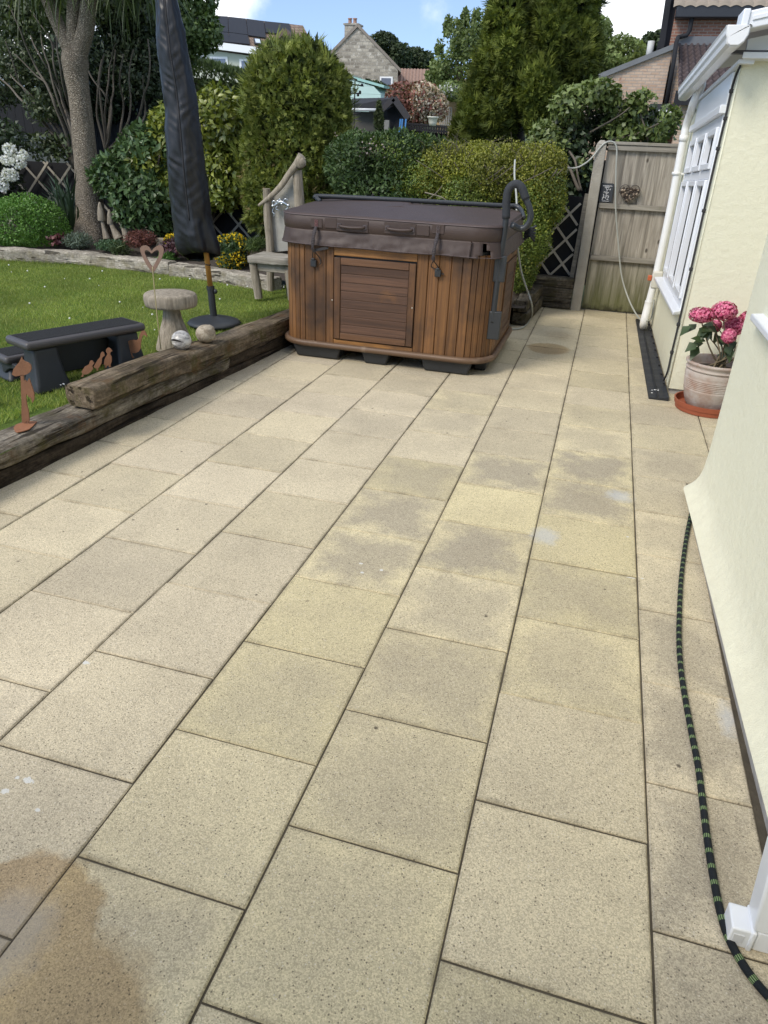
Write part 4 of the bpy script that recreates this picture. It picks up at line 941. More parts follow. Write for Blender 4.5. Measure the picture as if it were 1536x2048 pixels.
# underside of the drip edge
for i in range(ny): pass
b.build('wall', ren.m, house, smooth=True, auto=50)
b = MB().hexa([(xa - .0735, ya, -.1), (xb + .6, ya, -.1), (xb + .6, yb + .02, -.1), (xb - .056, yb + .02, -.1), (xa - .0735, ya, .0475), (xb + .6, ya, .0475), (xb + .6, yb + .02, .0475), (xb - .056, yb + .02, .0475)])
b.build('plinth', conc, house)
b = MB().hexa([(face(2.0) - .075, 2.0, .985), (face(2.0) + .05, 2.0, .985), (face(3.40) + .05, 3.40, .985), (face(3.40) - .075 + .03, 3.40, .985), (face(2.0) - .075, 2.0, 1.012), (face(2.0) + .05, 2.0, 1.022), (face(3.40) + .05, 3.40, 1.022), (face(3.40) - .045, 3.40, 1.012)])
b.build('window_sill', upvc, house, bevel=.006)
# window above that sill (beyond the picture)
wn_ = MB().box((face(2.7) - .012, 2.05, 1.03), (face(2.7) + .05, 2.11, 2.1)).box((face(2.7) - .012, 3.26, 1.03), (face(2.7) + .05, 3.32, 2.1)).box((face(2.7) - .011, 2.11, 1.03), (face(2.7) + .05, 3.26, 1.09)).box((face(2.7) - .011, 2.11, 2.04), (face(2.7) + .05, 3.26, 2.1)).build('window', upvc, house, bevel=.004)
glass = Mat('window_glass', .05, 0, .8); glass.color((.05, .06, .065)); glassm = glass.m
MB().box((face(2.7) + .0, 2.10, 1.08), (face(2.7) + .04, 3.27, 2.05)).build('pane', glassm, wn_)
# unseen wing added behind the camera to shade the foreground paving
b = MB().box((-3.2, -2.4, -.1), (face(-1.45) + .002, -1.45, 2.75)); b.build('wall', ren.m, house)
b = MB().prism([(-3.35, -1.30, 2.72), (-3.35, -1.30, 2.80), (-3.35, -2.6, 3.3), (-3.35, -2.6, 3.2)], (face(-1.45) + 3.30, 0, 0)); b.build('roof', plain('added_wing_tile', (.12, .085, .07), .9, var=.25, scale=6), house)
# recess wall and far wing
FX0, FY0, FX1, FY1 = .268, 5.60, .222, 8.45    # side face of the far wing: near corner -> far corner
fd = Vector((FX1 - FX0, FY1 - FY0, 0)).normalized(); fn = Vector((-fd.y, fd.x, 0))   # fn points towards -x (out)
if fn.x > 0: fn = -fn
def sf(t, o=0.0, z=0.0): q = Vector((FX0, FY0, 0)) + fd * t + fn * o; return Vector((q.x, q.y, z - .040 * t * min(1, max(0, z - .05) / 1.5)))
Lf = (Vector((FX1, FY1)) - Vector((FX0, FY0))).length
b = MB()   # far wing body with rounded bottom lip, window opening left for the frame
def quad(p): b.add(p, [(0, 1, 2, 3)])
WT0, WT1, WZ0, WZ1 = .235, 2.02, .575, 1.865
zt = 2.13
def wallstrip(t0, t1, z0, z1): b.add([sf(t0, 0, z0), sf(t1, 0, z0), sf(t1, 0, z1), sf(t0, 0, z1)], [(3, 2, 1, 0)])
wallstrip(0, WT0, .045, zt); wallstrip(WT1, Lf, .045, zt); wallstrip(WT0, WT1, .045, WZ0); wallstrip(WT0, WT1, WZ1, zt)
for (t0, z0, t1, z1) in ((WT0, WZ0, WT1, WZ0), (WT1, WZ0, WT1, WZ1), (WT1, WZ1, WT0, WZ1), (WT0, WZ1, WT0, WZ0)): b.add([sf(t0, 0, z0), sf(t1, 0, z1), sf(t1, -.09, z1), sf(t0, -.09, z0)], [(0, 1, 2, 3)])
b.add([sf(0, 0, .045), (2.6, FY0 + .0, .045), (2.6, FY0, zt), sf(0, 0, zt)], [(0, 1, 2, 3)])
b.add([sf(Lf, 0, .045), (2.6, FY1, .045), (2.6, FY1, zt), sf(Lf, 0, zt)], [(3, 2, 1, 0)])
b.add([sf(0, 0, .045), sf(Lf, 0, .045), (2.6, FY1, .045), (2.6, FY0, .045)], [(0, 1, 2, 3)]); b.add([sf(0, 0, zt), sf(Lf, 0, zt), (2.6, FY1, zt), (2.6, FY0, zt)], [(3, 2, 1, 0)])
b.build('wall', ren.m, house)
b = MB().tube([sf(.0, .001, .05), sf(.0, .001, zt)], .006, 8); b.build('corner_bead', ren.m, house, smooth=True)
b = MB().hexa([sf(.02, -.02, -.1), (2.5, FY0 + .02, -.1), (2.5, FY1, -.1), sf(Lf, -.02, -.1), sf(.02, -.02, .044), (2.5, FY0 + .02, .044), (2.5, FY1, .044), sf(Lf, -.02, .044)]); b.build('plinth', conc, house)
# window in the side face
def fbox(mb, t0, t1, z0, z1, o0, o1): mb.hexa([sf(t0, o1, z0), sf(t0, o0, z0), sf(t1, o0, z0), sf(t1, o1, z0), sf(t0, o1, z1), sf(t0, o0, z1), sf(t1, o0, z1), sf(t1, o1, z1)])
mb = MB(); fr = .07
fbox(mb, WT0, WT0 + fr, WZ0, WZ1, -.05, .012); fbox(mb, WT1 - fr, WT1, WZ0, WZ1, -.05, .012); fbox(mb, WT0 + fr, WT1 - fr, WZ1 - fr, WZ1, -.05, .011); fbox(mb, WT0 + fr, WT1 - fr, WZ0, WZ0 + fr, -.05, .011)
mids = [WT0 + (WT1 - WT0) * k / 3 for k in (1, 2)]
for t in mids: fbox(mb, t - .04, t + .04, WZ0 + fr, WZ1 - fr, -.05, .010)
win = mb.build('window', upvc, house, bevel=.005)
ed = [WT0 + fr] + [x for t in mids for x in (t - .04, t + .04)] + [WT1 - fr]
ZM = 1.50
for k in range(3):
    t0, t1 = ed[2 * k], ed[2 * k + 1]
    for (z0, z1) in ((WZ0 + fr, ZM - .03), (ZM + .03, WZ1 - fr)):
        s_ = MB(); w_ = .045; fbox(s_, t0 + .004, t0 + w_, z0 + .004, z1 - .004, -.04, .028); fbox(s_, t1 - w_, t1 - .004, z0 + .004, z1 - .004, -.04, .028); fbox(s_, t0 + w_, t1 - w_, z0 + .004, z0 + w_, -.04, .027); fbox(s_, t0 + w_, t1 - w_, z1 - w_, z1 - .004, -.04, .027)
        sh = s_.build('sash', upvc, win, bevel=.005)
        s_ = MB(); q_ = w_ + .001
        for (ta, tb, za, zb2) in ((t0 + w_, t0 + w_ + .006, z0 + w_, z1 - w_), (t1 - w_ - .006, t1 - w_, z0 + w_, z1 - w_), (t0 + w_ + .006, t1 - w_ - .006, z0 + w_, z0 + w_ + .006), (t0 + w_ + .006, t1 - w_ - .006, z1 - w_ - .006, z1 - w_)): fbox(s_, ta, tb, za, zb2, -.0195, -.010)
        s_.build('seal', blackc, win)
        s_ = MB(); fbox(s_, t0 + .03, t1 - .03, z0 + .03, z1 - .03, -.03, -.02); s_.build('pane', glassm, win)
    s_ = MB(); fbox(s_, t0, t1, ZM - .03, ZM + .03, -.05, .0105); s_.build('transom', upvc, win, bevel=.004)
mb = MB(); fbox(mb, WT0 - .02, WT1 + .03, WZ1, WZ1 + .05, -.02, .045); fbox(mb, WT0 - .02, WT1 + .03, WZ1 + .051, zt - .03, -.01, .014); mb.build('head_panel', upvc, house, bevel=.004)
sl0, sl1 = .03, 1.98
mb = MB().hexa([sf(.13, .065, .552), sf(WT0, -.06, .562), sf(2.04, -.06, .562), sf(2.04, .085, .552), sf(.13, .065, .578), sf(WT0, -.06, .597), sf(2.04, -.06, .597), sf(2.04, .085, .578)])
mb.build('window_sill', upvc, house, bevel=.006)
# soffit, gutter with end cap, fascia of the front, little roof above
mb = MB(); fbox(mb, -.06, 2.75, zt - .022, zt, -.06, .030); mb.build('soffit', upvc, house)
gp = [(.0, .10), (-.012, .10), (-.014, .055), (-.03, .02), (-.055, .0), (-.10, .0), (-.118, .012), (-.122, .04), (-.132, .058), (-.132, .085), (-.138, .1)]
ga = at(1484, 78, 5.33); ZG = ga.z - .045; GT0, GT1 = -.28, 2.62
mb = MB(); oo = .020; n = len(gp)
for t in (GT0, GT1):
    for x, z in gp: mb.v.append(tuple(sf(t, oo + .005 - x, ZG + z)))
for k in range(n - 1): mb.f.append((k, n + k, n + k + 1, k + 1))
gt = mb.build('gutter', upvg, house); s_ = gt.modifiers.new('thick', 'SOLIDIFY'); s_.thickness = .004
mb = MB(); mb.prism([sf(GT0, oo + .005 - x, ZG + z) for x, z in gp], fd * -.012); mb.build('gutter_end_cap', upvg, gt, bevel=.004); mb = MB(); mb.prism([sf(GT1, oo + .005 - x, ZG + z) for x, z in gp], fd * .012); mb.build('gutter_end_cap', upvg, gt, bevel=.004)
mb = MB(); [mb.prism([sf(t, oo + .002 - x * 1.03, ZG - .004 + z * 1.03) for x, z in gp], fd * .05) for t in (GT0 + .06,)]; mb.build('gutter_clip', upvg, gt, bevel=.003)
mb = MB(); mb.hexa([sf(-.10, .02, zt), (2.6, FY0 - .10, zt), (2.6, FY0 + .04, zt), sf(.02, -.02, zt), sf(-.10, .02, zt + .034), (2.6, FY0 - .10, zt + .034), (2.6, FY0 + .04, zt + .034), sf(.02, -.02, zt + .034)]); mb.build('front_trim', upvc, house, bevel=.004)
mb = MB(); mb.box((.17, FY0 - .05, zt + .035), (2.6, FY0 + .02, zt + .052)); mb.build('flashing', plain('lead_grey', (.05, .05, .055), .6), house)
# glazed lean-to roof: gable infill, barge board, roof slab
r0 = at(1490, 25, 5.32)
mb = MB(); mb.prism([(.27, FY0 - .04, zt + .053), (2.6, FY0 - .04, zt + .053), (2.6, FY0 - .04, zt + .60), (.27, FY0 - .04, zt + .11)], (0, .05, 0)); mb.build('gable_infill', upvc, house)
for x0 in (.43, .80, 1.2): MB().box((x0, FY0 - .055, zt + .06), (x0 + .035, FY0 - .041, zt + .11 + (x0 - .25) * .2)).build('glazing_bar', upvc, house, bevel=.003)
mb = MB(); sl = .21
mb.prism([(r0.x, FY0 - .27, r0.z - .085), (2.6, FY0 - .27, r0.z - .085 + sl * (2.6 - r0.x)), (2.6, FY0 - .27, r0.z + .01 + sl * (2.6 - r0.x)), (r0.x + .015, FY0 - .27, r0.z + .008)], (0, .22, 0)); mb.build('barge_board', upvc, house, bevel=.006)
mb = MB(); mb.prism([(r0.x + .05, FY0 - .278, r0.z - .035), (2.6, FY0 - .278, r0.z - .035 + sl * (2.55 - r0.x)), (2.6, FY0 - .278, r0.z - .012 + sl * (2.55 - r0.x)), (r0.x + .05, FY0 - .278, r0.z - .012)], (0, .006, 0)); mb.build('barge_bead', upvc, house, bevel=.002)
mb = MB(); mb.box((r0.x - .008, FY0 - .285, r0.z - .115), (r0.x + .030, FY0 - .04, r0.z + .02)); mb.build('roof_end_cap', upvc, house, bevel=.006)
mb = MB(); mb.prism([(r0.x + .03, FY0 - .05, r0.z - .05), (2.6, FY0 - .05, r0.z - .05 + sl * (2.57 - r0.x)), (2.6, FY0 - .05, r0.z + sl * (2.57 - r0.x)), (r0.x + .03, FY0 - .05, r0.z)], (0, 2.7, 0)); mb.build('roof', plain('roof_polycarbonate', (.30, .31, .33), .3), house)
# round downpipe at the far end with a swan neck and shoe
YPp = 7.86
def dp(px, py, Y=YPp): return at(px, py, Y)
bt = dp(1296, 612, 7.72)
top = at(1374, 236, 7.80); gtop = at(1398, 192, 7.55); gtop.z = ZG + .0; gm = at(1384, 214, 7.6)
pth = catmull([gtop, gtop - Vector((0, 0, .05)), at(1388, 203, 7.6), at(1381, 226, 7.72), dp(1373, 250, 7.80), dp(1366, 283, 7.8), dp(1340, 420, 7.78), dp(1313, 545, 7.75), bt], 6)
dpo = MB().tube(pth, .034, 16).build('downpipe', pipem, house, smooth=True)
sh = atz(1287, 652, .05); MB().tube(catmull([bt + Vector((0, 0, .05)), bt, (bt.x - .01, bt.y - .03, .11), (sh.x, sh.y - .03, .055)]), .038, 16, False).build('pipe_shoe', pipem, dpo, smooth=True).modifiers.new('thick', 'SOLIDIFY').thickness = .004
mb = MB(); q = dp(1366, 283, 7.8); mb.tube([q, q + Vector((0, 0, .05))], .039, 16); q = dp(1352, 350, 7.79); mb.tube([q, q + Vector((0, 0, .025))], .040, 16); mb.box((q.x, q.y - .01, q.z), (q.x + .10, q.y + .01, q.z + .02)); q = at(1381, 226, 7.72); mb.tube([q + Vector((.01, -.02, .03)), q], .039, 16); mb.build('pipe_collar', pipem, dpo, smooth=True)
q = dp(1313, 560, 7.74); mb = MB().box((q.x - .045, q.y - .045, q.z - .075), (q.x + .045, q.y + .045, q.z + .085)); mb.build('diverter', plain('diverter_beige', (.62, .60, .52), .5), dpo, bevel=.012)
mb = MB().box((q.x - .085, q.y - .02, q.z - .01), (q.x - .048, q.y + .02, q.z + .04)); mb.build('diverter_tap', plain('orange_tap', (.50, .12, .04), .5), dpo, bevel=.006)
mb = MB().box((q.x + .046, q.y - .01, q.z - .03), (q.x + .09, q.y + .03, q.z + .08)); mb.build('diverter_outlet', plain('grey_outlet', (.22, .22, .21), .5), dpo, bevel=.006)
# black cable with clips up the corner of the wing
cp_ = [at(1456, 118, 5.62), at(1450, 150, 5.70), at(1447, 180, 5.71), at(1437, 235, 5.71), at(1425, 295, 5.71), at(1399, 420, 5.71), at(1374, 537, 5.71), at(1352, 648, 5.71), at(1338, 705, 5.71), at(1326, 742, 5.71)]
cp_ = [sf(.115 + .012 * math.sin(i * 1.7), .012, p.z) for i, p in enumerate(cp_)]; cp_[0] = sf(-.02, .01, zt - .03); cp_[1] = sf(.06, .012, zt - .07)
cb_ = MB().tube(catmull(cp_ + [sf(.17, .02, .05)], 6), .0075, 8).build('cable', blackc, house, smooth=True)
for p in cp_[2:-1:1]: MB().box((p.x - .012, p.y - .012, p.z - .011), (p.x + .014, p.y + .016, p.z + .011)).build('cable_clip', blackc, cb_, bevel=.003)
# white square downpipe shoe near the camera
q0 = atz(1500, 1805, .072); wp = MB()
Yc = 1.215; wx = .208
MB().box((.160, 1.192, .003), (.204, 1.258, .062)).box((.200, 1.188, .001), (.212, 1.262, .066)).build('shoe_mouth', upvg, house, bevel=.004)
mb = MB().box((.2125, 1.193, .003), (.272, 1.257, .070)); mb.hexa([(.201, 1.191, .068), (.268, 1.191, .068), (.268, 1.259, .068), (.201, 1.259, .068), (.180, 1.191, .30), (.247, 1.191, .30), (.247, 1.259, .30), (.180, 1.259, .30)]); mb.hexa([(.190, 1.197, .301), (.240, 1.197, .301), (.240, 1.253, .301), (.190, 1.253, .301), (.300, 1.197, .40), (.350, 1.197, .40), (.350, 1.253, .40), (.300, 1.253, .40)]).box((.302, 1.197, .401), (.352, 1.253, 2.6)); mb.build('square_downpipe', upvg, house, bevel=.006)
mb = MB().box((.168, 1.1905, .020), (.190, 1.1925, .045)); mb.build('moulded_mark', plain('pale_grey_mark', (.62, .62, .62), .5), house)

# black drainage channel along the wing
dr = empty('drain_channel', (.2, 6.9, 0), 'black plastic drainage channel laid along the foot of the far wall', 'drain')
mb = MB(); A = [atz(1297, 798), atz(1271, 640)]; 
wprof = [(0, .004), (0.004, .012), (.045, .016), (.055, .028), (.066, .016), (.10, .02), (.13, .03)]
rowsN = 40
for i in range(rowsN + 1):
    t = i / rowsN; l = A[0].lerp(A[1], t); rgt = Vector((FX0 + (FX1 - FX0) * (l.y - FY0) / (FY1 - FY0) - .001, l.y, 0)); wdt = max(.02, rgt.x - l.x)
    for x, z in wprof: mb.v.append((l.x + x / .13 * wdt, l.y, z + .003 * math.sin(i * 1.9)))
nn = len(wprof)
for i in range(rowsN):
    for k in range(nn - 1): mb.f.append((i * nn + k, i * nn + k + 1, (i + 1) * nn + k + 1, (i + 1) * nn + k))
for k in range(nn - 1): mb.add([mb.v[k], mb.v[k + 1], (mb.v[k + 1][0], mb.v[k + 1][1], -.01), (mb.v[k][0], mb.v[k][1], -.01)], [(3, 2, 1, 0)])
for i in range(rowsN): mb.add([mb.v[i * nn], mb.v[(i + 1) * nn], (*mb.v[(i + 1) * nn][:2], -.01), (*mb.v[i * nn][:2], -.01)], [(0, 1, 2, 3)])
mb.build('channel', plain('black_drain', (.020, .022, .026), .55, var=.35, scale=12, bump=.2, bscale=90), dr)
for k in range(9):
    p = sf(.12 + k * .27, .02, .05); MB().sphere(p, (.010, .018, .013), 8, 6, lambda d: 1 + .3 * mnoise.noise(d * 3)).build('fixing_clip', blackc, dr, smooth=True)
mb = MB()
for _ in range(6): mb.sphere((.185 + random.uniform(-.03, .03), 5.62 + random.uniform(-.12, .12), .022), (random.uniform(.003, .01), random.uniform(.003, .01), .002), 6, 4)
mb.build('white_spatter', plain('spatter', (.7, .7, .68), .8), dr)

# ------------------------------------------------ flower pot, saucer, hydrangea
PC = Vector((.515, 5.325, 0))
terr = plain('terracotta_saucer', (.30, .078, .036), .6, var=.12, scale=8, bump=.1)
mb = MB(); mb.lathe(PC, [(.17, .003), (.205, .004), (.210, .035), (.216, .036), (.222, .068), (.212, .068), (.205, .020), (.05, .018)], 48); o = mb.build('pot_saucer', terr, smooth=True, auto=40, origin=PC); tag(o, 'round orange terracotta saucer under the hydrangea pot', 'saucer')
tc = Mat('limed_terracotta', .88, 0, .2)
tn = tc.noise(7, 6, .7); tz = tc.n('ShaderNodeSeparateXYZ', {0: tc.coord()}).outputs[2]
tcol = tc.mix(tc.rng(tn, .38, .62), (.34, .235, .185), (.43, .38, .335)); tcol = tc.mix(tc.math('MULTIPLY', tc.rng(tc.noise(5, 5, .7), .5, .66), .8), tcol, (.54, .50, .46)); tcol = tc.mix(tc.math('MULTIPLY', tc.rng(tc.noise(9, 5, .7), .58, .72), .5), tcol, (.16, .13, .09))
tc.color(tcol).bump(tn, .4, .01)
pot = empty('flower_pot', (PC.x, PC.y, .02), 'limed terracotta pot with ringed sides holding the hydrangea', 'flower pot')
pr = [(.128, .02), (.148, .05), (.166, .10), (.178, .15)]
for k in range(7): pr += [(.180 + .0015 * k, .158 + k * .012), (.1765 + .0015 * k, .163 + k * .012)]
pr += [(.190, .25), (.190, .275), (.184, .29), (.193, .294), (.195, .300), (.189, .304), (.184, .312), (.190, .325), (.202, .334), (.203, .345), (.196, .350), (.180, .348), (.174, .33), (.168, .29)]
MB().lathe(PC, pr, 64, lambda a, z: 1 + .004 * math.sin(2 * a)).build('pot_body', tc.m, pot, smooth=True, auto=70)
b = MB(); b.lathe(PC + Vector((0, 0, .285)), [(.172, 0), (.165, .004), (.08, .012), (.01, .016)], 32, lambda a, z: 1); b.build('compost', soilm, pot, smooth=True)
hyd = empty('hydrangea', (PC.x, PC.y, .30), 'pink mophead hydrangea with dark leaves growing in the limed pot', 'plant')
YHy = 5.30
heads = [(at(1404, 630, 5.24), (.082, .072, .048)), (at(1449, 622, 5.26), (.080, .075, .060)), (at(1468, 652, 5.36), (.070, .07, .062)), (at(1458, 672, 5.20), (.045, .045, .045)), (at(1432, 652, 5.42), (.035, .03, .04)), (at(1500, 640, 5.42), (.075, .07, .055))]
stemm = plain('stem_brown', (.16, .125, .075), .8, var=.3, scale=12)
sts = []
for hc, _ in heads: sts.append(([PC + Vector((random.uniform(-.07, .07), random.uniform(-.07, .07), .29)), PC.lerp(hc, .35) + Vector((random.uniform(-.05, .05), random.uniform(-.04, .04), .22)), hc - Vector((0, 0, .03))], .007, .004))
for _ in range(7): sts.append(([PC + Vector((random.uniform(-.09, .09), random.uniform(-.09, .09), .29)), PC + Vector((random.uniform(-.12, .12), random.uniform(-.1, .1), .42)), PC + Vector((random.uniform(-.17, .17), random.uniform(-.12, .12), random.uniform(.50, .62)))], .006, .003))
limbs(sts, 'stems', stemm, hyd, 7)
def florets(hc, rr, n=300):
    d = rvec(n); P = np.array(hc) + d * np.array(rr) * RNG.uniform(.88, 1.06, (n, 1)); V = []; F = []
    for p, q in zip(P, d):
        q = Vector(q); a = q.orthogonal().normalized(); c = q.cross(a); ang0 = random.uniform(0, 1.5); s = random.uniform(.0085, .0125)
        for k in range(4):
            t = ang0 + k * math.pi / 2; e = a * math.cos(t) + c * math.sin(t); f = a * -math.sin(t) + c * math.cos(t); o = len(V); pv_ = Vector(p)
            V += [tuple(pv_), tuple(pv_ + e * s * .55 + f * s * .5 + q * .003), tuple(pv_ + e * s + q * .001), tuple(pv_ + e * s * .55 - f * s * .5 + q * .003)]; F.append((o, o + 1, o + 2, o + 3))
    return V, F
pink = leafm('pink_petals', (.48, .035, .15), (.80, .30, .42), .6, .2, .3, 14, None, .3)
for hc, rr in heads:
    MB().sphere(hc, (rr[0] * .86, rr[1] * .86, rr[2] * .86), 14, 10).build('flower_core', plain('deep_pink', (.30, .03, .08), .8, var=.4, scale=60), hyd, smooth=True); V, F = florets(hc, rr); link('flower_head', np_mesh('flower_head', V, F, 4), pink, hyd)
hl = leafm('hydrangea_leaf', (.020, .040, .016), (.055, .085, .030), .45, .15, .5, 8)
lp_ = []; ld = []; ln_ = []
for px, py, dx, dz in ((1395, 650, -.8, -.5), (1384, 655, -.7, -.6), (1425, 655, -.3, .2), (1432, 668, .3, -.4), (1400, 690, -.6, -.5), (1450, 690, .3, -.5), (1415, 660, -.5, -.3), (1440, 675, .5, -.2), (1460, 690, .2, -.8), (1455, 700, -.2, -.6), (1470, 700, .4, -.6), (1420, 650, .3, -.2), (1408, 655, .1, -.4), (1410, 685, -.7, .1), (1462, 672, .3, -.5)):
    for _ in range(2):
        p = at(px + random.uniform(-4, 4), py + random.uniform(-4, 4), 5.27 + random.uniform(-.05, .10)); lp_.append(p); ld.append((dx + random.uniform(-.3, .3), random.uniform(-.6, .2), dz + random.uniform(-.2, .2))); ln_.append((random.uniform(-.4, .1), -.5, .8))
link('leaves', leaf_mesh('leaves', np.array(lp_), np.array(ld), np.array(ln_), RNG.uniform(.075, .125, len(lp_)), RNG.uniform(.026, .040, len(lp_)), .2, .2), hl, hyd)

# ------------------------------------------------ hoses
rp = [(1384, 1018), (1379, 1042), (1372, 1080), (1363, 1150), (1359, 1220), (1358, 1280), (1362, 1340), (1371, 1400), (1384, 1470), (1396, 1530), (1405, 1600), (1415, 1680), (1428, 1760), (1440, 1820), (1456, 1872), (1482, 1922), (1515, 1968), (1560, 2015), (1640, 2080)]
hm = Mat('braided_hose', .7, 0, .3); uvn = hm.n('ShaderNodeSeparateXYZ', {0: hm.n('ShaderNodeTexCoord').outputs['UV']})
band = hm.math('FRACT', hm.math('MULTIPLY', uvn.outputs[0], 1 / .046)); inb = hm.math('LESS_THAN', band, .27)
dash = hm.math('GREATER_THAN', hm.math('FRACT', hm.math('MULTIPLY', uvn.outputs[1], 12.0)), .48)
weave = hm.math('SINE', hm.math('MULTIPLY', hm.math('ADD', uvn.outputs[0], hm.math('MULTIPLY', uvn.outputs[1], .03)), 2200))
hm.color(hm.mix(hm.math('MULTIPLY', inb, dash), (.008, .011, .014), (.20, .29, .12))).bump(weave, .4, .003)
hp = [atz(px, py, .011) for px, py in rp]; o = MB().tube(catmull([(p.x, p.y, .0105) for p in hp], 10), .0096, 14, True, True).build('garden_hose', hm.m, smooth=True, origin=hp[8]); tag(o, 'black braided hose with lime green flecks lying on the paving beside the cream wall', 'hose')
hg = plain('grey_hose_rubber', (.36, .37, .33), .5, var=.1)
q = [at(1030, 320, 7.5), at(1029, 352, 7.3), at(1033, 400, 7.1), at(1033, 470, 6.95), at(1036, 500, 6.92), at(1043, 545, 6.95), at(1056, 585, 7.0), at(1064, 612, 7.03), atz(1062, 635, .02), atz(1045, 655, .012), atz(1015, 658, .012), atz(990, 655, .012)]
o = MB().tube(catmull(q, 8), .0085, 10).build('filler_hose', hg, smooth=True, origin=q[8]); tag(o, 'thin grey hose hanging behind the handrail and looping onto the paving', 'hose')
q = [at(1120, 335, 8.40), at(1150, 336, 8.42), at(1170, 327, 8.45), at(1186, 313, 8.50), at(1205, 290, 8.52), at(1222, 283, 8.53), at(1233, 295, 8.54), at(1232, 340, 8.535), at(1231, 410, 8.51), at(1236, 480, 8.52), at(1243, 550, 8.5), at(1258, 600, 8.4), at(1277, 635, 8.05), at(1290, 641, 7.68), at(1303, 636, 7.75), at(1308, 600, 7.95)]
o = MB().tube(catmull(q, 8), .0085, 10).build('hanging_hose', hg, smooth=True, origin=q[9]); tag(o, 'long grey hose looped over the top of the wooden fence panel', 'hose')

# ================================================================== FENCES
fw_ = Mat('fence_boards', .9, 0, .15)
off = fw_.n('ShaderNodeVectorMath', {0: fw_.coord(), 1: fw_.n('ShaderNodeCombineXYZ', {0: fw_.math('MULTIPLY', fw_.island(), 9), 2: fw_.math('MULTIPLY', fw_.island(), 5)}).outputs[0]}, operation='ADD').outputs[0]
v = fw_.n('ShaderNodeMapping', {'Vector': off, 'Scale': (1, 1, .07)}).outputs[0]; g_ = fw_.noise(22, 6, .65, v, .8)
col = fw_.mix(fw_.rng(g_, .30, .68), (.16, .142, .116), (.44, .40, .335)); col = fw_.vary(col, fw_.island(), .26)
vk = fw_.n('ShaderNodeTexVoronoi', {'Vector': fw_.n('ShaderNodeMapping', {'Vector': off, 'Scale': (1, 1, .55)}).outputs[0], 'Scale': 7.0}, feature='F1'); kc = fw_.n('ShaderNodeSeparateColor', {0: vk.outputs['Color']}).outputs[0]
col = fw_.mix(fw_.math('MULTIPLY', fw_.math('MULTIPLY', fw_.rng(kc, .55, .56), fw_.rng(vk.outputs['Distance'], .12, .06)), .8), col, (.03, .022, .016))
zz = fw_.n('ShaderNodeSeparateXYZ', {0: fw_.n('ShaderNodeNewGeometry').outputs['Position']}).outputs[2]
alg = fw_.math('MULTIPLY', fw_.rng(fw_.math('ADD', zz, fw_.math('MULTIPLY', g_, .35)), .85, .25), .75); col = fw_.mix(alg, col, (.105, .115, .030))
col = fw_.mix(fw_.rng(fw_.math('ADD', zz, fw_.math('MULTIPLY', fw_.noise(16, 4), .16)), .16, .08), col, (.035, .032, .02))
fw_.color(col).bump(g_, .7, .012); FENCE = fw_.m
railm = wood('fence_rail', (.13, .118, .098), (.34, .315, .265), 0, 24, .9, .1, ((.12, .12, .05), 5, .6, .8), .5, .3, .7, .06, .12)
fp = empty('garden_fence', (-.15, 8.6, 0), 'weathered featheredge fence panel with three rails at the end of the patio', 'fence')
mb = MB(); x = -.495
while x < 1.25:
    wd = random.uniform(.090, .104); x1 = min(x + wd, 1.27); tl = random.uniform(-.004, .004); zt_ = 1.665
    mb.hexa([(x, 8.612, .012), (x1 + .006, 8.622, .012), (x1 + .006, 8.634, .012), (x, 8.634, .012), (x + tl, 8.612, zt_), (x1 + .006 + tl, 8.622, zt_), (x1 + .006 + tl, 8.634, zt_), (x + tl, 8.634, zt_)]); x = x1
mb.build('boards', FENCE, fp, bevel=.002)
for z0, z1, d in ((1.07, 1.122, .045), (.545, .597, .045), (1.622, 1.672, .04)): MB().box((-.492, 8.60 - d * .6, z0), (1.27, 8.6105, z1)).build('rail', railm, fp, bevel=.005)
MB().box((-.50, 8.565, 1.674), (1.28, 8.645, 1.704)).build('capping_rail', railm, fp, bevel=.005)
cpm = plain('concrete_post', (.34, .315, .265), .95, var=.28, scale=9, bump=.6, bscale=70)
o = MB().hexa([(-.615, 8.52, -.05), (-.505, 8.52, -.05), (-.505, 8.63, -.05), (-.615, 8.63, -.05), (-.61, 8.525, 1.67), (-.508, 8.525, 1.67), (-.508, 8.625, 1.67), (-.61, 8.625, 1.67), ]).hexa([(-.61, 8.525, 1.6705), (-.508, 8.525, 1.6705), (-.508, 8.625, 1.6705), (-.61, 8.625, 1.6705), (-.58, 8.545, 1.71), (-.53, 8.545, 1.71), (-.53, 8.605, 1.71), (-.58, 8.605, 1.71)]).build('fence_post', cpm, bevel=.008, origin=(-.56, 8.57, 0)); tag(o, 'pale concrete post at the left end of the wooden fence panel', 'post')
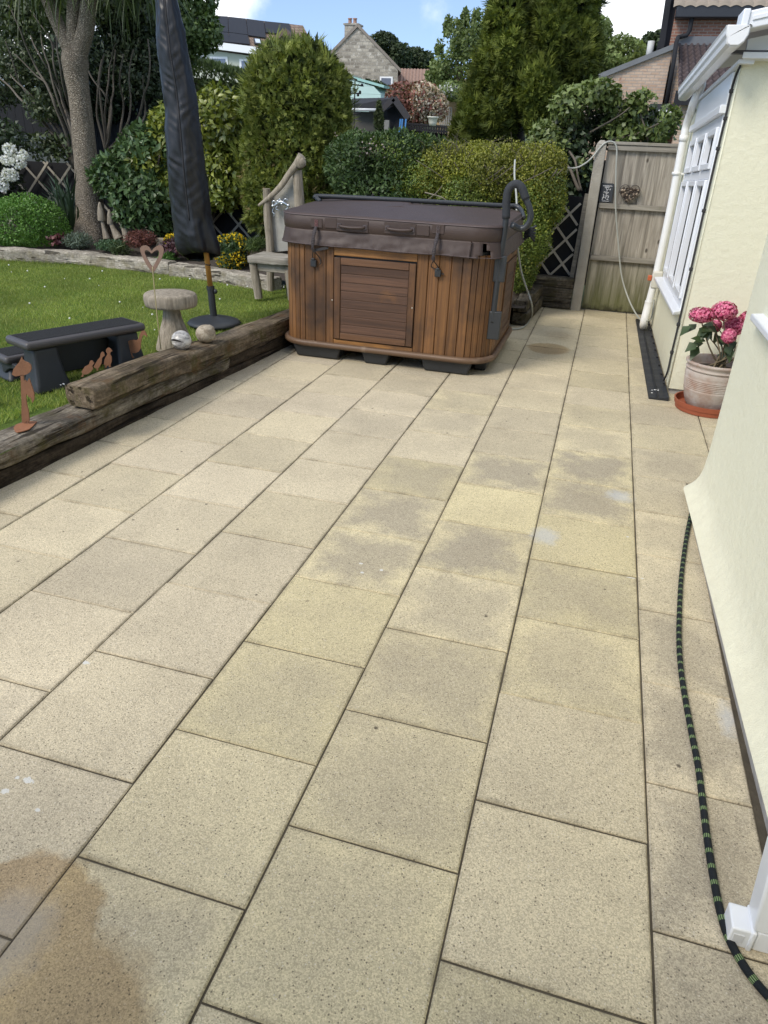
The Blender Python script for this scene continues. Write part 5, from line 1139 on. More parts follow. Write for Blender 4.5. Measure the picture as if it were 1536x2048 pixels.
# slate with white drawing and lettering strokes
sa, sb_, sc_, sd_ = at(1203, 366, 8.585), at(1229, 367, 8.585), at(1223, 405, 8.585), at(1197, 403, 8.585)
slate = empty('slate_sign', at(1212, 404, 8.585), 'small dark slate with white flower drawing resting on the fence rail', 'sign')
MB().prism([sd_, sc_, sb_ - Vector((0, 0, .01)), sb_.lerp(sa, .12), sa, ], (0, .012, 0)).build('slate', plain('slate', (.035, .04, .047), .7, var=.2, scale=20, bump=.3), slate, bevel=.002)
def sl(u, v_): p = sd_.lerp(sc_, u).lerp(sa.lerp(sb_, u), v_); p.y = 8.5835; return p
mb = MB(); strokes = [((.50, .18), (.52, .66)), ((.52, .62), (.42, .74)), ((.52, .62), (.62, .72)), ((.50, .45), (.36, .56)), ((.50, .42), (.66, .52)), ((.50, .30), (.68, .36)), ((.66, .2), (.72, .34)), ((.25, .1), (.34, .36)), ((.34, .36), (.26, .42)), ((.30, .22), (.42, .26)), ((.22, .2), (.3, .24)), ((.28, .5), (.36, .54)), ((.30, .55), (.32, .48)), ((.70, .66), (.78, .72)), ((.74, .64), (.78, .70)), ((.58, .16), (.72, .12)), ((.52, .52), (.44, .48)), ((.54, .36), (.46, .32)), ((.58, .44), (.60, .54))]
for a, c in strokes: mb.bar(sl(*a), sl(*c), .0055, .001, (0, -1, 0))
for v_, x0, x1 in ((.86, .16, .86), (.79, .32, .66), (.05, .25, .78)):
    x = x0
    while x < x1:
        wv = random.uniform(.025, .05); mb.bar(sl(x, v_ + random.uniform(-.008, .008)), sl(min(x + wv, x1), v_ + random.uniform(-.008, .008)), .009 if v_ > .5 else .005, .001, (0, -1, 0)); x += wv + .02
mb.build('chalk_drawing', plain('chalk_white', (.62, .62, .62), .9), slate)
# wire heart filled with cones
hc = at(1258, 388, 8.585); hh = empty('heart_basket', hc, 'wire heart basket full of dark pebbles and cones hanging on the fence', 'ornament')
hw = []
for k in range(60):
    t = 2 * math.pi * k / 60; hw.append(Vector((hc.x + .0062 * 16 * math.sin(t) ** 3, 8.578, hc.z + .0062 * (13 * math.cos(t) - 5 * math.cos(2 * t) - 2 * math.cos(3 * t) - math.cos(4 * t)) + .012)))
mb = MB(); mb.tube(hw + [hw[0]], .004, 6, False); mb.tube([p + Vector((0, -.03, 0)) for p in hw + [hw[0]]], .003, 6, False)
for k in range(0, 60, 4): mb.tube([hw[k], hw[k] + Vector((0, -.03, 0))], .002, 5); mb.tube([hw[k] + Vector((0, -.03, 0)), hw[(60 - k) % 60] + Vector((0, -.03, 0))], .0012, 4)
mb.build('wire_frame', plain('dark_wire', (.05, .04, .035), .6, .3), hh)
mb = MB(); cnt = 0
while cnt < 110:
    x = random.uniform(-.1, .1); z = random.uniform(-.11, .06); X_ = x / .0062 / 16; 
    if abs(X_) < .95 and (z - .012) / .0062 < 9 - 3 * abs(X_) and (z - .012) / .0062 > -16 + 17 * abs(X_): mb.sphere((hc.x + x, 8.56 + random.uniform(-.010, .012), hc.z + z), (random.uniform(.008, .015), .010, random.uniform(.007, .013)), 7, 5); cnt += 1
pm = Mat('pebbles', .7); pm.color(pm.mix(pm.rng(pm.island(), .55, .98), (.045, .030, .022), (.42, .33, .24))); mb.build('pebbles', pm.m, hh, smooth=True)
# dark screen, diamond trellis and sleepers left of the post
blackf = plain('black_fence', (.0085, .009, .011), .9, var=.4, scale=6, bump=.3)
o = MB().box((-3.0, 8.66, .30), (-.66, 8.69, 1.165)).build('weed_screen', blackf, origin=(-1.8, 8.67, .3)); tag(o, 'black fabric screen behind the diamond trellis by the concrete post', 'screen')
o = MB().bar((-.655, 8.60, .31), (-.625, 8.60, 1.20), .05, .05, (0, 1, 0)).build('wooden_post', railm, bevel=.004, origin=(-.64, 8.6, .3)); tag(o, 'thin grey wooden post beside the concrete post', 'post')
lath = plain('trellis_lath', (.42, .385, .32), .9, var=.3, scale=12, bump=.5, bscale=60)
def trellis(name, x0, x1, y, z0, z1, px, ang_up, lab, w=.022, origin=None, yf=None):
    """expanding diamond trellis clipped to a rectangle"""
    mb = MB(); H = z1 - z0; run = H / math.tan(R(ang_up)); X = x0 - run
    k = 0
    while X < x1 + run:
        for s in (1, -1):
            if s > 0: a = (X, z0); c = (X + run, z1)
            else: a = (X, z1); c = (X + run, z0)
            (ax, az), (cx_, cz) = a, c
            t0 = max(0, (x0 - ax) / (cx_ - ax)); t1 = min(1, (x1 - ax) / (cx_ - ax))
            if t1 - t0 > .03:
                jz = random.uniform(-.01, .01); yy = (lambda xx: (yf(xx) if yf else y))
                p = (ax + (cx_ - ax) * t0, yy(ax + (cx_ - ax) * t0) - (.008 if s > 0 else -.002), az + (cz - az) * t0 + jz); q = (ax + (cx_ - ax) * t1, yy(ax + (cx_ - ax) * t1) - (.008 if s > 0 else -.002), az + (cz - az) * t1 + jz)
                mb.bar(p, q, .008, w, (0, 0, 1))
        X += px
    o = mb.build(name, lath, origin=origin or ((x0 + x1) / 2, y, z0)); return tag(o, lab, 'trellis')
trellis('diamond_trellis', -1.6, -.68, 8.63, .34, 1.12, .235, 48, 'grey diamond trellis on the black screen right of the yellow green hedge', .024)
slb = timber_mat('bed_sleeper', (.05, .042, .034), (.20, .175, .135), 0, (.07, .062, .03), 26); slc = timber_mat('bed_sleeper_lengthwise', (.045, .038, .03), (.17, .15, .115), 1, (.07, .062, .03), 26)
for i, (z, lab) in enumerate(((.005, 'lowest of three sleepers stacked left of the concrete post'), (.118, 'middle of three sleepers stacked left of the concrete post'), (.231, 'topmost of three sleepers stacked left of the concrete post'))):
    tag(timber('bed_sleeper', (-1.35, 8.58, z), (-.62, 8.58, z), .13, .112, slb, 51 + i * 7, .006, .015, 20), lab, 'sleeper', 'sleepers retaining the bed behind the tub')
tag(timber('bed_sleeper', (-1.07, 7.44, .012), (-1.0, 8.5, .012), .15, .115, slc, 71, .008, .016, 24), 'lower sleeper of the raised bed corner beside the hot tub', 'sleeper', 'sleepers retaining the bed behind the tub')
tag(timber('bed_sleeper', (-1.08, 7.44, .130), (-1.01, 8.5, .130), .14, .12, slc, 77, .008, .016, 24), 'upper sleeper of the raised bed corner beside the hot tub', 'sleeper', 'sleepers retaining the bed behind the tub')
tag(timber('bed_sleeper', (-3.0, 7.35, .012), (-1.16, 7.40, .012), .13, .115, slb, 81, .008, .016, 30), 'lower sleeper hidden along the back of the hot tub', 'sleeper', 'sleepers retaining the bed behind the tub')
tag(timber('bed_sleeper', (-3.0, 7.35, .130), (-1.16, 7.40, .130), .13, .12, slb, 87, .008, .016, 30), 'upper sleeper along the back of the hot tub, end grain showing', 'sleeper', 'sleepers retaining the bed behind the tub')
# back boundary: low dark fence with trellis in front of it, taller black fence to the left
o = MB().box((-12.5, 9.62, .1), (-3.0, 9.66, 1.16)).build('dark_fence_backing', blackf, origin=(-7, 9.64, .1)); tag(o, 'low black boarded fence behind the long trellis of the flower bed', 'fence')
trellis('diamond_trellis', -10.2, -3.2, 9.58, .27, 1.16, .40, 45, 'long grey diamond trellis behind the flower bed and cordyline trunk', .030)
mb = MB(); x = -16.0
while x < -7.4: mb.box((x, 11.0, .1), (x + .145, 11.03, 2.15)); x += .15
o = mb.build('tall_black_fence', blackf, origin=(-11, 11, .1)); tag(o, 'tall black boarded fence in shade behind the multi-stemmed shrub at the left', 'fence')
o = MB().box((-3.0, 9.70, .1), (1.6, 9.74, 1.52)).build('dark_fence_backing', blackf, origin=(-.7, 9.72, .1)); tag(o, 'black backing boards added behind the gap between the yellow green hedge and the concrete post', 'fence')  # boards added to darken the gap behind the hedge
o = MB().box((-9.4, 9.75, .9), (-8.0, 9.80, 1.45)).box((-9.5, 9.72, 1.45), (-7.9, 9.83, 1.49)).build('boarded_screen', plain('grey_green_panel', (.10, .12, .12), .8, var=.2), origin=(-8.7, 9.77, .9)); tag(o, 'grey green boarded panel above the trellis behind the white flowers', 'panel')

# ================================================================== PLANTS OF THE GARDEN
barkm = Mat('cordyline_bark', .95, 0, .1); bs_ = barkm.n('ShaderNodeTexVoronoi', {'Vector': barkm.mapped((1, 1, .75)), 'Scale': 60.0}, feature='DISTANCE_TO_EDGE')
bk = barkm.rng(bs_.outputs['Distance'], .0, .22); barkm.color(barkm.vary(barkm.mix(bk, (.20, .165, .125), (.40, .34, .265)), barkm.noise(5, 5), .22)).bump(bk, .9, .025)
twig = plain('twig_bark', (.115, .097, .075), .9, var=.35, scale=9, bump=.4)
dtwig = plain('dark_twig', (.055, .042, .033), .9, var=.35, scale=9, bump=.4)
# cordyline
YC = 8.85
def cp(px, py, Y=YC): return at(px, py, Y)
cb0 = atz(187, 482, .26); cord = empty('cordyline_tree', (cb0.x, YC, .25), 'cordyline palm with thick knobbly tan trunk forking near the top', 'tree')
tr_pts = [(186, 495, 44), (185, 470, 36), (183, 440, 29), (179, 400, 26), (174, 340, 23), (169, 290, 22), (164, 240, 21), (158, 190, 21), (152, 150, 23), (150, 124, 26), (149, 106, 23), (149, 94, 9)]
P = [cp(x, y) for x, y, r in tr_pts]; rad = [r * (P[i] - CAMP).dot(FW) / FPX for i, (x, y, r) in enumerate(tr_pts)]
PP = catmull(P, 8); RRr = [float(np.interp(i / (len(PP) - 1), np.linspace(0, 1, len(rad)), rad)) for i in range(len(PP))]
tb = MB().tube(PP, RRr, 48, True, False, lambda t, a: 1 + .035 * mnoise.noise(Vector((math.cos(a) * 2, math.sin(a) * 2, t * 9))) + .02 * mnoise.noise(Vector((math.cos(a) * 8, math.sin(a) * 8, t * 60)))); tb.build('trunk', barkm.m, cord, smooth=True)
tips = [cp(60, -120), cp(150, -190, YC - .2), cp(210, -130, YC + .2), cp(110, -210, YC + .4), cp(270, -150, YC - .1)]
lb = [([cp(150, 142), cp(143, 108), cp(122, 60), cp(98, 5), cp(66, -90)], .098, .075), ([cp(151, 142), cp(149, 108), cp(146, 50), cp(150, -30), cp(150, -170)], .085, .07), ([cp(153, 142), cp(158, 108), cp(172, 55), cp(180, -10), cp(206, -110)], .112, .08), ([cp(148, -30), cp(130, -120), cp(112, -190, YC + .3)], .08, .07), ([cp(182, -20), cp(230, -90), cp(262, -130)], .08, .07)]
limbs(lb, 'limb', barkm.m, cord, 20)
cl = leafm('cordyline_leaf', (.035, .058, .018), (.115, .150, .055), .45, .3, .5, 2.0)
def sword(heads, n, L, W, mat, parent, name='leaves', down=-.9):
    V = []; F = []
    for hp_ in heads:
        for _ in range(n):
            d = Vector((random.gauss(0, 1), random.gauss(0, 1), random.uniform(down, 1.0))).normalized(); l = L * random.uniform(.75, 1.15); s = d.cross(Vector((0, 0, 1)));
            if s.length < .1: continue
            s.normalize(); w_ = W * random.uniform(.7, 1.2); o = len(V); K = 7; p = Vector(hp_) + d * .05; dd = d.copy(); droop = random.uniform(.06, .26)
            for i in range(K + 1):
                t = i / K; ww = w_ * (1 - t) ** .7 * min(1, .5 + t * 3); V += [tuple(p - s * ww), tuple(p + s * ww)]; p = p + dd * (l / K); dd = (dd + Vector((0, 0, -droop))).normalized()
            for i in range(K): F.append((o + 2 * i, o + 2 * i + 1, o + 2 * i + 3, o + 2 * i + 2))
    return link(name, np_mesh(name, V, F, 4), mat, parent)
sword(tips, 190, .95, .019, cl, cord)
hang = [cp(x, y, YC + random.uniform(-.3, .2)) for x, y in ((45, -70), (20, -70), (130, -60), (235, -75), (270, -70), (240, -110), (300, -75), (75, -75), (215, -80), (180, -90), (255, -60))]
sword(hang, 34, .80, .017, cl, cord, 'dead_leaves', -1.0)
# multi-stem shrubs behind the trunk
def stemfan(base, ends, r0, r1, Y, name, mat, parent, Y2=None):
    paths = []
    for pts in [e for e in ends]:
        n = len(pts); paths.append(([at(x, y, Y + (random.uniform(-.25, .25) if i else 0)) for i, (x, y) in enumerate([base] + list(pts))], r0 * random.uniform(.6, 1.1), r1))
    return limbs(paths, name, mat, parent, 7, .03)
dkleaf = leafm('dark_shrub_leaf', (0.017, 0.032, 0.014), (0.054, 0.082, 0.031), .5, .15, .5, 1.2)
dkleaf2 = leafm('olive_shrub_leaf', (0.036, 0.056, 0.022), (0.102, 0.132, 0.055), .5, .2, .5, 1.2)
def shrub(name, loc, label, cat='shrub', group=None): return empty(name, loc, label, cat, group)
def E(px0, py0, px1, py1, Y, d=None):
    """ellipsoid filling a box of the photograph at depth Y"""
    a = at(px0, py0, Y); c = at(px1, py1, Y); m_ = at((px0 + px1) / 2, (py0 + py1) / 2, Y); rx = abs(at(px1, (py0 + py1) / 2, Y).x - at(px0, (py0 + py1) / 2, Y).x) / 2; rz = abs(at((px0 + px1) / 2, py0, Y).z - at((px0 + px1) / 2, py1, Y).z) / 2
    return (m_.x, m_.y, m_.z, rx, d if d else min(rx, rz, 1.2), rz)
s1 = shrub('multi_stem_shrub', at(150, 330, 9.3), 'tall shrub of bare tan stems fanning left behind the cordyline trunk', 'shrub')
stemfan((150, 335), [[(105, 265), (60, 215), (10, 165), (-40, 110)], [(115, 270), (90, 230), (50, 180), (28, 130), (10, 80)], [(135, 280), (108, 200), (75, 140), (40, 60), (15, 10)], [(140, 270), (115, 190), (95, 130), (80, 60)], [(145, 260), (125, 190), (110, 140), (100, 80), (60, 20)], [(140, 255), (118, 180), (85, 118), (60, 70)], [(148, 240), (128, 170), (118, 110), (105, 50)], [(120, 262), (62, 190), (20, 150)], [(130, 268), (98, 178), (70, 150), (30, 110)]], .026, .007, 9.3, 'stems', twig, s1)
foliage('foliage', dkleaf2, s1, [E(-60, 60, 120, 210, 9.9), E(-40, -40, 140, 90, 9.9), E(40, -60, 240, 60, 10.2), E(-120, 120, 40, 230, 9.7)], 12000, .075, .017, 'leaf', .5, .38, 2.2, .3, 1.0, -.1, 3)
foliage('foliage', dkleaf2, s1, [E(50, 260, 150, 330, 9.2, .3), E(60, 180, 110, 250, 9.2, .3)], 900, .085, .02, 'leaf', .5, .45, 3, .3, 1, .2, 8)
s2 = shrub('multi_stem_shrub', at(215, 300, 9.9), 'dark leaved shrub with upright tan stems right of the cordyline trunk', 'shrub')
stemfan((213, 300), [[(205, 230), (200, 170), (208, 110)], [(210, 240), (215, 190), (220, 130), (232, 90)], [(218, 220), (215, 200), (190, 160), (172, 130)], [(222, 230), (225, 170), (230, 100)], [(250, 260), (262, 200), (258, 150), (270, 100)], [(260, 270), (285, 200), (300, 140), (296, 80)], [(196, 240), (196, 180), (205, 120)], [(270, 260), (290, 220), (285, 150)], [(240, 270), (245, 200), (240, 150), (250, 110)]], .022, .008, 9.9, 'stems', twig, s2)
foliage('foliage', dkleaf, s2, [E(190, 40, 330, 200, 10.6), E(250, 80, 350, 260, 10.5), E(150, 90, 260, 250, 10.9), E(180, -60, 340, 90, 10.6), E(60, 100, 200, 260, 11.0)], 22000, .085, .020, 'leaf', .45, .25, 2.2, .3, 1.0, -.1, 4)
s2b = shrub('evergreen_tree', at(120, 100, 12.6), 'dark evergreen mass above the tall black fence at the left', 'tree')
limbs([([(at(120, 250, 12.6)), at(115, 120, 12.6), at(100, 0, 12.6)], .12, .05)], 'trunk', dtwig, s2b)
foliage('crown', dkleaf, s2b, [E(-120, -80, 120, 130, 12.6), E(60, -100, 330, 100, 12.8), E(-260, -60, -60, 160, 12.6), E(40, 20, 300, 210, 12.9)], 14000, .11, .028, 'leaf', .4, .15, 1.6, .4, .9, -.1, 14)
# white rhododendron at the left edge and green mound below it
rh = shrub('white_rhododendron', at(0, 370, 8.7), 'dark shrub with clusters of white blossom at the left edge')
foliage('foliage', dkleaf, rh, [E(-120, 250, 30, 420, 8.8), E(-60, 230, 45, 330, 8.8)], 4500, .085, .019, 'leaf', .35, .15, 3, .6, .8, .1, 6)
limbs([([at(-40, 440, 8.8), at(-30, 370, 8.8), at(0, 300, 8.8)], .02, .008), ([at(-40, 440, 8.8), at(-60, 360, 8.8), at(-80, 300, 8.8)], .02, .008)], 'stems', dtwig, rh)
wpet = leafm('white_petal', (.66, .67, .70), (.80, .80, .82), .6, .2, .3, 10, None, .08)
foliage('blossom', wpet, rh, [E(6, 287, 32, 312, 8.6, .07), E(22, 308, 50, 336, 8.6, .07), E(4, 335, 36, 362, 8.6, .07), E(-6, 352, 16, 384, 8.6, .07), E(2, 310, 24, 330, 8.6, .07), E(38, 300, 56, 320, 8.6, .05)], 1500, .035, .014, 'leaf', .25, 0, 8, .7, .7, .1, 7)
mo = shrub('mound_shrub', at(50, 490, 8.2), 'bright green clipped mound of small leaves at the left of the bed')
mgl = leafm('mound_leaf', (0.060, 0.156, 0.022), (0.150, 0.282, 0.050), .5, .2, .4, 4)
foliage('foliage', mgl, mo, [E(-90, 398, 60, 500, 8.2, .45), E(0, 392, 122, 505, 8.2, .42), E(-20, 405, 90, 500, 8.0, .4)], 19000, .030, .010, 'leaf', .16, .12, 7, .7, .8, .3, 9)
ph = shrub('phormium', at(150, 470, 8.75), 'clump of dark sword leaves against the trellis left of the trunk', 'plant')
V = []; F = []
for k in range(34):
    p = at(random.uniform(128, 158), 470, 8.75); e = at(random.uniform(70, 160), random.uniform(330, 410), 8.75 + random.uniform(-.3, .3)); m_ = (p + e) / 2 + Vector((random.uniform(-.06, .06), 0, .12)); q = catmull([p, m_, e], 5); s = Vector((.014, .006, 0)); o = len(V)
    for i, x in enumerate(q): ww = s * (1 - (i / (len(q) - 1)) ** 2); V += [tuple(x - ww), tuple(x + ww)]
    for i in range(len(q) - 1): F.append((o + 2 * i, o + 2 * i + 1, o + 2 * i + 3, o + 2 * i + 2))
link('leaves', np_mesh('leaves', V, F, 4), leafm('phormium_leaf', (.018, .035, .018), (.05, .085, .04), .4, .2, .5), ph)
# laurels
lauD = leafm('laurel_leaf', (0.036, 0.072, 0.026), (0.102, 0.162, 0.058), .40, .15, .42, 2.0)
lauG = leafm('bay_leaf', (0.090, 0.126, 0.019), (0.282, 0.306, 0.054), .36, .22, .6, 1.6)
l1 = shrub('laurel_bush', at(260, 470, 8.7), 'dark glossy laurel bush between the trunk and the black parasol')
limbs([([at(250, 480, 8.8), at(245, 400, 8.8), at(240, 330, 8.8)], .025, .01), ([at(270, 480, 8.8), at(300, 390, 8.8), at(320, 310, 8.8)], .025, .01)], 'stems', dtwig, l1)
foliage('foliage', lauD, l1, [E(192, 300, 290, 410, 8.8, .4), E(230, 340, 335, 440, 8.7, .4), E(240, 250, 350, 380, 9.0, .4), E(235, 390, 300, 455, 8.6, .25), E(300, 400, 345, 470, 8.8, .3)], 5200, .105, .027, 'leaf', .25, .18, 3.4, .6, .8, -.15, 11)
l2 = shrub('bay_bush', at(420, 420, 9.2), 'golden green broadleaf bush behind the parasol, left of the clipped conifer')
limbs([([at(400, 450, 9.3), at(390, 350, 9.3), at(370, 250, 9.3)], .03, .01), ([at(420, 450, 9.3), at(450, 350, 9.3), at(460, 240, 9.3)], .03, .01)], 'stems', dtwig, l2)
foliage('foliage', lauG, l2, [E(300, 205, 420, 350, 9.3, .5), E(385, 175, 500, 320, 9.3, .5), E(265, 270, 360, 380, 9.1, .45), E(400, 280, 500, 420, 9.2, .45), E(320, 320, 430, 450, 9.1, .4)], 9500, .095, .026, 'leaf', .22, .16, 3.0, .6, .8, -.1, 12)
# clipped conifer column
thl = leafm('thuja_spray', (.066, .098, .018), (.262, .290, .065), .6, .25, .3, 2.6)
th_ = shrub('clipped_conifer', at(595, 470, 8.95), 'rounded green conifer column behind the driftwood bench', 'tree')
limbs([([at(595, 500, 9.0), at(595, 300, 9.0), at(595, 150, 9.0)], .06, .02)], 'trunk', dtwig, th_)
TB = [E(498, 78, 695, 330, 9.0, .66), E(486, 200, 706, 470, 9.0, .68), E(490, 290, 700, 500, 9.0, .64), E(520, 95, 675, 250, 9.0, .5)]
foliage('foliage', thl, th_, TB, 26000, .078, .0062, 'spray', .10, .18, 5.0, .75, .75, .2, 21, 5, 1.3)
foliage('foliage', thl, th_, [(b_[0], b_[1], b_[2] + .03, b_[3] * 1.04, b_[4] * 1.04, b_[5] * 1.04) for b_ in TB], 700, .17, .0055, 'spray', .04, .55, 4.0, .7, .6, .6, 25, 5, .9); foliage('foliage', leafm('thuja_brown', (.14, .10, .045), (.24, .19, .09), .8, .2, .2), th_, TB[1:3], 900, .08, .006, 'spray', .10, .62, 3.0, .75, .7, .0, 26, 4, 1.1)
foliage('foliage', leafm('thuja_inner_shade', (0.026, 0.038, 0.012), (0.066, 0.084, 0.024), .7, .1, .2), th_, [(b_[0], b_[1], b_[2], b_[3] * .86, b_[4] * .86, b_[5] * .90) for b_ in TB], 5000, .14, .02, 'spray', .15, 0, 4, .6, .8, .2, 22, 5, 1.3)  # inner sprays coloured darker: shade inside the crown put into the leaf colour
# dark shrub behind the tub
pie = leafm('pieris_leaf', (0.024, 0.050, 0.017), (0.096, 0.150, 0.048), .5, .2, .3, 2.4)
d1 = shrub('pieris_bush', at(770, 420, 8.1), 'dark green narrow leaved bush behind the left half of the hot tub')
limbs([([at(760, 470, 8.2), at(750, 380, 8.2), at(730, 300, 8.2)], .02, .008), ([at(780, 470, 8.2), at(800, 380, 8.2), at(820, 300, 8.2)], .02, .008)], 'stems', dtwig, d1)
DB = [E(820, 272, 930, 420, 8.35, .4), E(690, 262, 850, 350, 8.3, .4), E(655, 262, 770, 400, 8.1, .45), E(730, 258, 860, 390, 8.15, .45), E(670, 330, 860, 460, 8.0, .45), E(810, 268, 890, 370, 8.3, .4)]
foliage('foliage', pie, d1, DB, 17000, .055, .0115, 'leaf', .22, .14, 4, .7, .8, .25, 23)
foliage('blossom', leafm('pink_white_petal', (.30, .22, .22), (.46, .38, .37), .6, .2, .3), d1, [E(762, 290, 782, 312, 7.85, .05), E(726, 300, 740, 316, 7.85, .05), E(738, 268, 752, 280, 7.9, .05), E(668, 262, 682, 276, 7.9, .05), E(700, 280, 800, 330, 7.9, .2)], 110, .026, .011, 'leaf', .6, 0, 8, .7, .7, .1, 24)
# yellow green hedge behind the tub
lon = leafm('lonicera_leaf', (0.102, 0.126, 0.014), (0.336, 0.336, 0.054), .5, .25, .4, 2.2, None, .4)
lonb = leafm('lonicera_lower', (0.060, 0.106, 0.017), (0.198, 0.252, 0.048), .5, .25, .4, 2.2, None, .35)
h1 = shrub('lonicera_hedge', at(980, 470, 8.0), 'loose yellow green small leaved hedge behind the hot tub', 'hedge')
HB = [E(790, 300, 920, 440, 8.15, .45), E(850, 286, 965, 360, 8.3, .4), E(945, 284, 1065, 350, 8.3, .4), E(1045, 286, 1132, 360, 8.3, .4), E(825, 290, 960, 430, 8.2, .45), E(900, 283, 1060, 430, 8.2, .5), E(1000, 288, 1128, 420, 8.25, .48), E(1030, 320, 1135, 470, 8.15, .42), E(1010, 400, 1105, 545, 8.0, .40), E(860, 340, 1010, 470, 8.0, .45), E(1015, 470, 1080, 590, 7.95, .32)]
limbs([([(-1.6 + random.uniform(-.5, .6), 8.1, .25), (-1.6 + random.uniform(-.6, .6), 8.05, .8), (-1.6 + random.uniform(-.8, .75), 7.95 + random.uniform(-.3, .2), 1.45)], .012, .004) for _ in range(26)], 'stems', twig, h1, 6, .03)
foliage('foliage', lon, h1, HB[:8], 36000, .026, .0085, 'leaf', .22, .30, 5.5, .6, .9, .5, 31)
foliage('foliage', lon, h1, [(b_[0], b_[1], b_[2] + .02, b_[3] * 1.05, b_[4] * 1.05, b_[5] * 1.06) for b_ in HB], 2600, .024, .008, 'leaf', .05, .6, 6.0, .7, .9, .6, 34); limbs([((lambda p: [p, p + Vector((random.uniform(-.06, .06), -.03, .07)), p + Vector((random.uniform(-.12, .12), -.05, random.uniform(.10, .18)))])(Vector((random.uniform(-2.3, -.95), random.uniform(7.8, 8.1), random.uniform(1.42, 1.58)))), .0028, .001) for _ in range(46)], 'stems', twig, h1, 5)
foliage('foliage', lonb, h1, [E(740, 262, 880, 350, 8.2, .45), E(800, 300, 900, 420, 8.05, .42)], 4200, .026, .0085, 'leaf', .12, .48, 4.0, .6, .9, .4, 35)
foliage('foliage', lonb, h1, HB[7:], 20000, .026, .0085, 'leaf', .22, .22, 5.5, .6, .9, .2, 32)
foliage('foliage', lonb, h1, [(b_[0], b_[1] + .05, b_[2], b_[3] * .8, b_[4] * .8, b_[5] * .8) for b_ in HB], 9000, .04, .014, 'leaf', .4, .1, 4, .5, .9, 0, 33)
limbs([([at(850, 385, 7.5), at(880, 393, 7.4), at(893, 401, 7.4)], .006, .004), ([at(840, 410, 7.5), at(870, 388, 7.4), at(884, 372, 7.4)], .004, .003)], 'bare_twig', plain('pale_twig', (.22, .19, .14), .9), h1, 6)
# plants at the foot of the trunk
def small(name, px, py, w_, hgt, Y, mat, n, L, W, label, kind='leaf', cat='plant'):
    o = shrub(name, at(px, py, Y), label, cat); bb = [E(px - w_, py - 2 * hgt, px + w_, py + 4, Y, .2)]
    foliage('foliage', mat, o, bb, n, L, W, kind, .45, .1, 8, .6, .8, .5, int(px)); return o
gry = leafm('lavender_leaf', (.075, .105, .075), (.17, .21, .16), .7, .2, .2)
small('lavender_plant', 155, 494, 24, 14, 8.15, gry, 1300, .05, .006, 'grey green spiky plant at the foot of the cordyline trunk')
small('low_herb', 222, 498, 30, 9, 8.1, leafm('herb_leaf', (.04, .085, .04), (.10, .16, .08), .6, .2, .3), 1100, .035, .009, 'low soft green plant under the wooden mushrooms')
small('red_heather', 281, 492, 27, 16, 8.15, leafm('heather_leaf', (.075, .028, .028), (.20, .085, .065), .7, .2, .2), 1500, .045, .006, 'reddish twiggy heather below the laurel, left of the rusty heart')
small('heuchera', 118, 486, 12, 9, 8.1, leafm('heuchera_leaf', (.05, .015, .02), (.15, .05, .05), .5, .2, .4), 160, .05, .022, 'dark red leafed heuchera left of the lavender')
small('purple_heuchera', 352, 508, 26, 15, 8.0, leafm('purple_leaf', (.035, .016, .022), (.12, .055, .06), .5, .2, .4), 700, .05, .016, 'purple leaved plant behind the parasol cover hem')
small('grass_tuft', 512, 500, 16, 12, 8.0, leafm('tuft_leaf', (.04, .075, .02), (.11, .15, .04), .6, .2, .3), 600, .09, .004, 'green grassy tuft left of the bench seat')
small('fern_tuft', 335, 520, 16, 8, 7.85, leafm('fern_leaf', (.05, .12, .025), (.12, .22, .05), .6, .2, .3), 350, .05, .010, 'light green tuft beside the purple leaved plant')
small('iris_clump', 243, 508, 14, 12, 8.0, leafm('iris_leaf', (.035, .055, .02), (.10, .13, .05), .6, .2, .3), 120, .14, .008, 'sparse strappy clump with white bits left of the red heather')
yl = shrub('yellow_wallflower', at(462, 520, 7.9), 'bushy plant covered in yellow flowers right of the parasol')
WB = [E(432, 470, 475, 530, 7.95, .22), E(455, 466, 494, 528, 7.95, .22), E(440, 490, 490, 548, 7.9, .22)]
foliage('foliage', leafm('wallflower_leaf', (.025, .055, .018), (.075, .12, .04), .5, .2, .3), yl, WB, 2600, .05, .009, 'leaf', .4, .1, 6, .6, .8, .4, 41)
ylm = leafm('yellow_petal', (.60, .38, .015), (.78, .60, .04), .6, .25, .2, 9, None, .15)
foliage('flowers', ylm, yl, WB, 760, .026, .013, 'leaf', .12, .35, 9, .8, .5, .5, 42)
yl2 = shrub('yellow_wallflower', at(343, 490, 8.2), 'small yellow flowered plant left of the parasol cover')
foliage('foliage', leafm('wallflower_leaf_small', (.025, .055, .018), (.075, .12, .04), .5, .2, .3), yl2, [E(330, 472, 356, 500, 8.2, .12)], 300, .045, .009, 'leaf', .4, .1, 6, .6, .8, .4, 43)
foliage('flowers', ylm, yl2, [E(330, 468, 356, 492, 8.18, .12)], 160, .026, .012, 'leaf', .2, .2, 9, .8, .5, .5, 44)
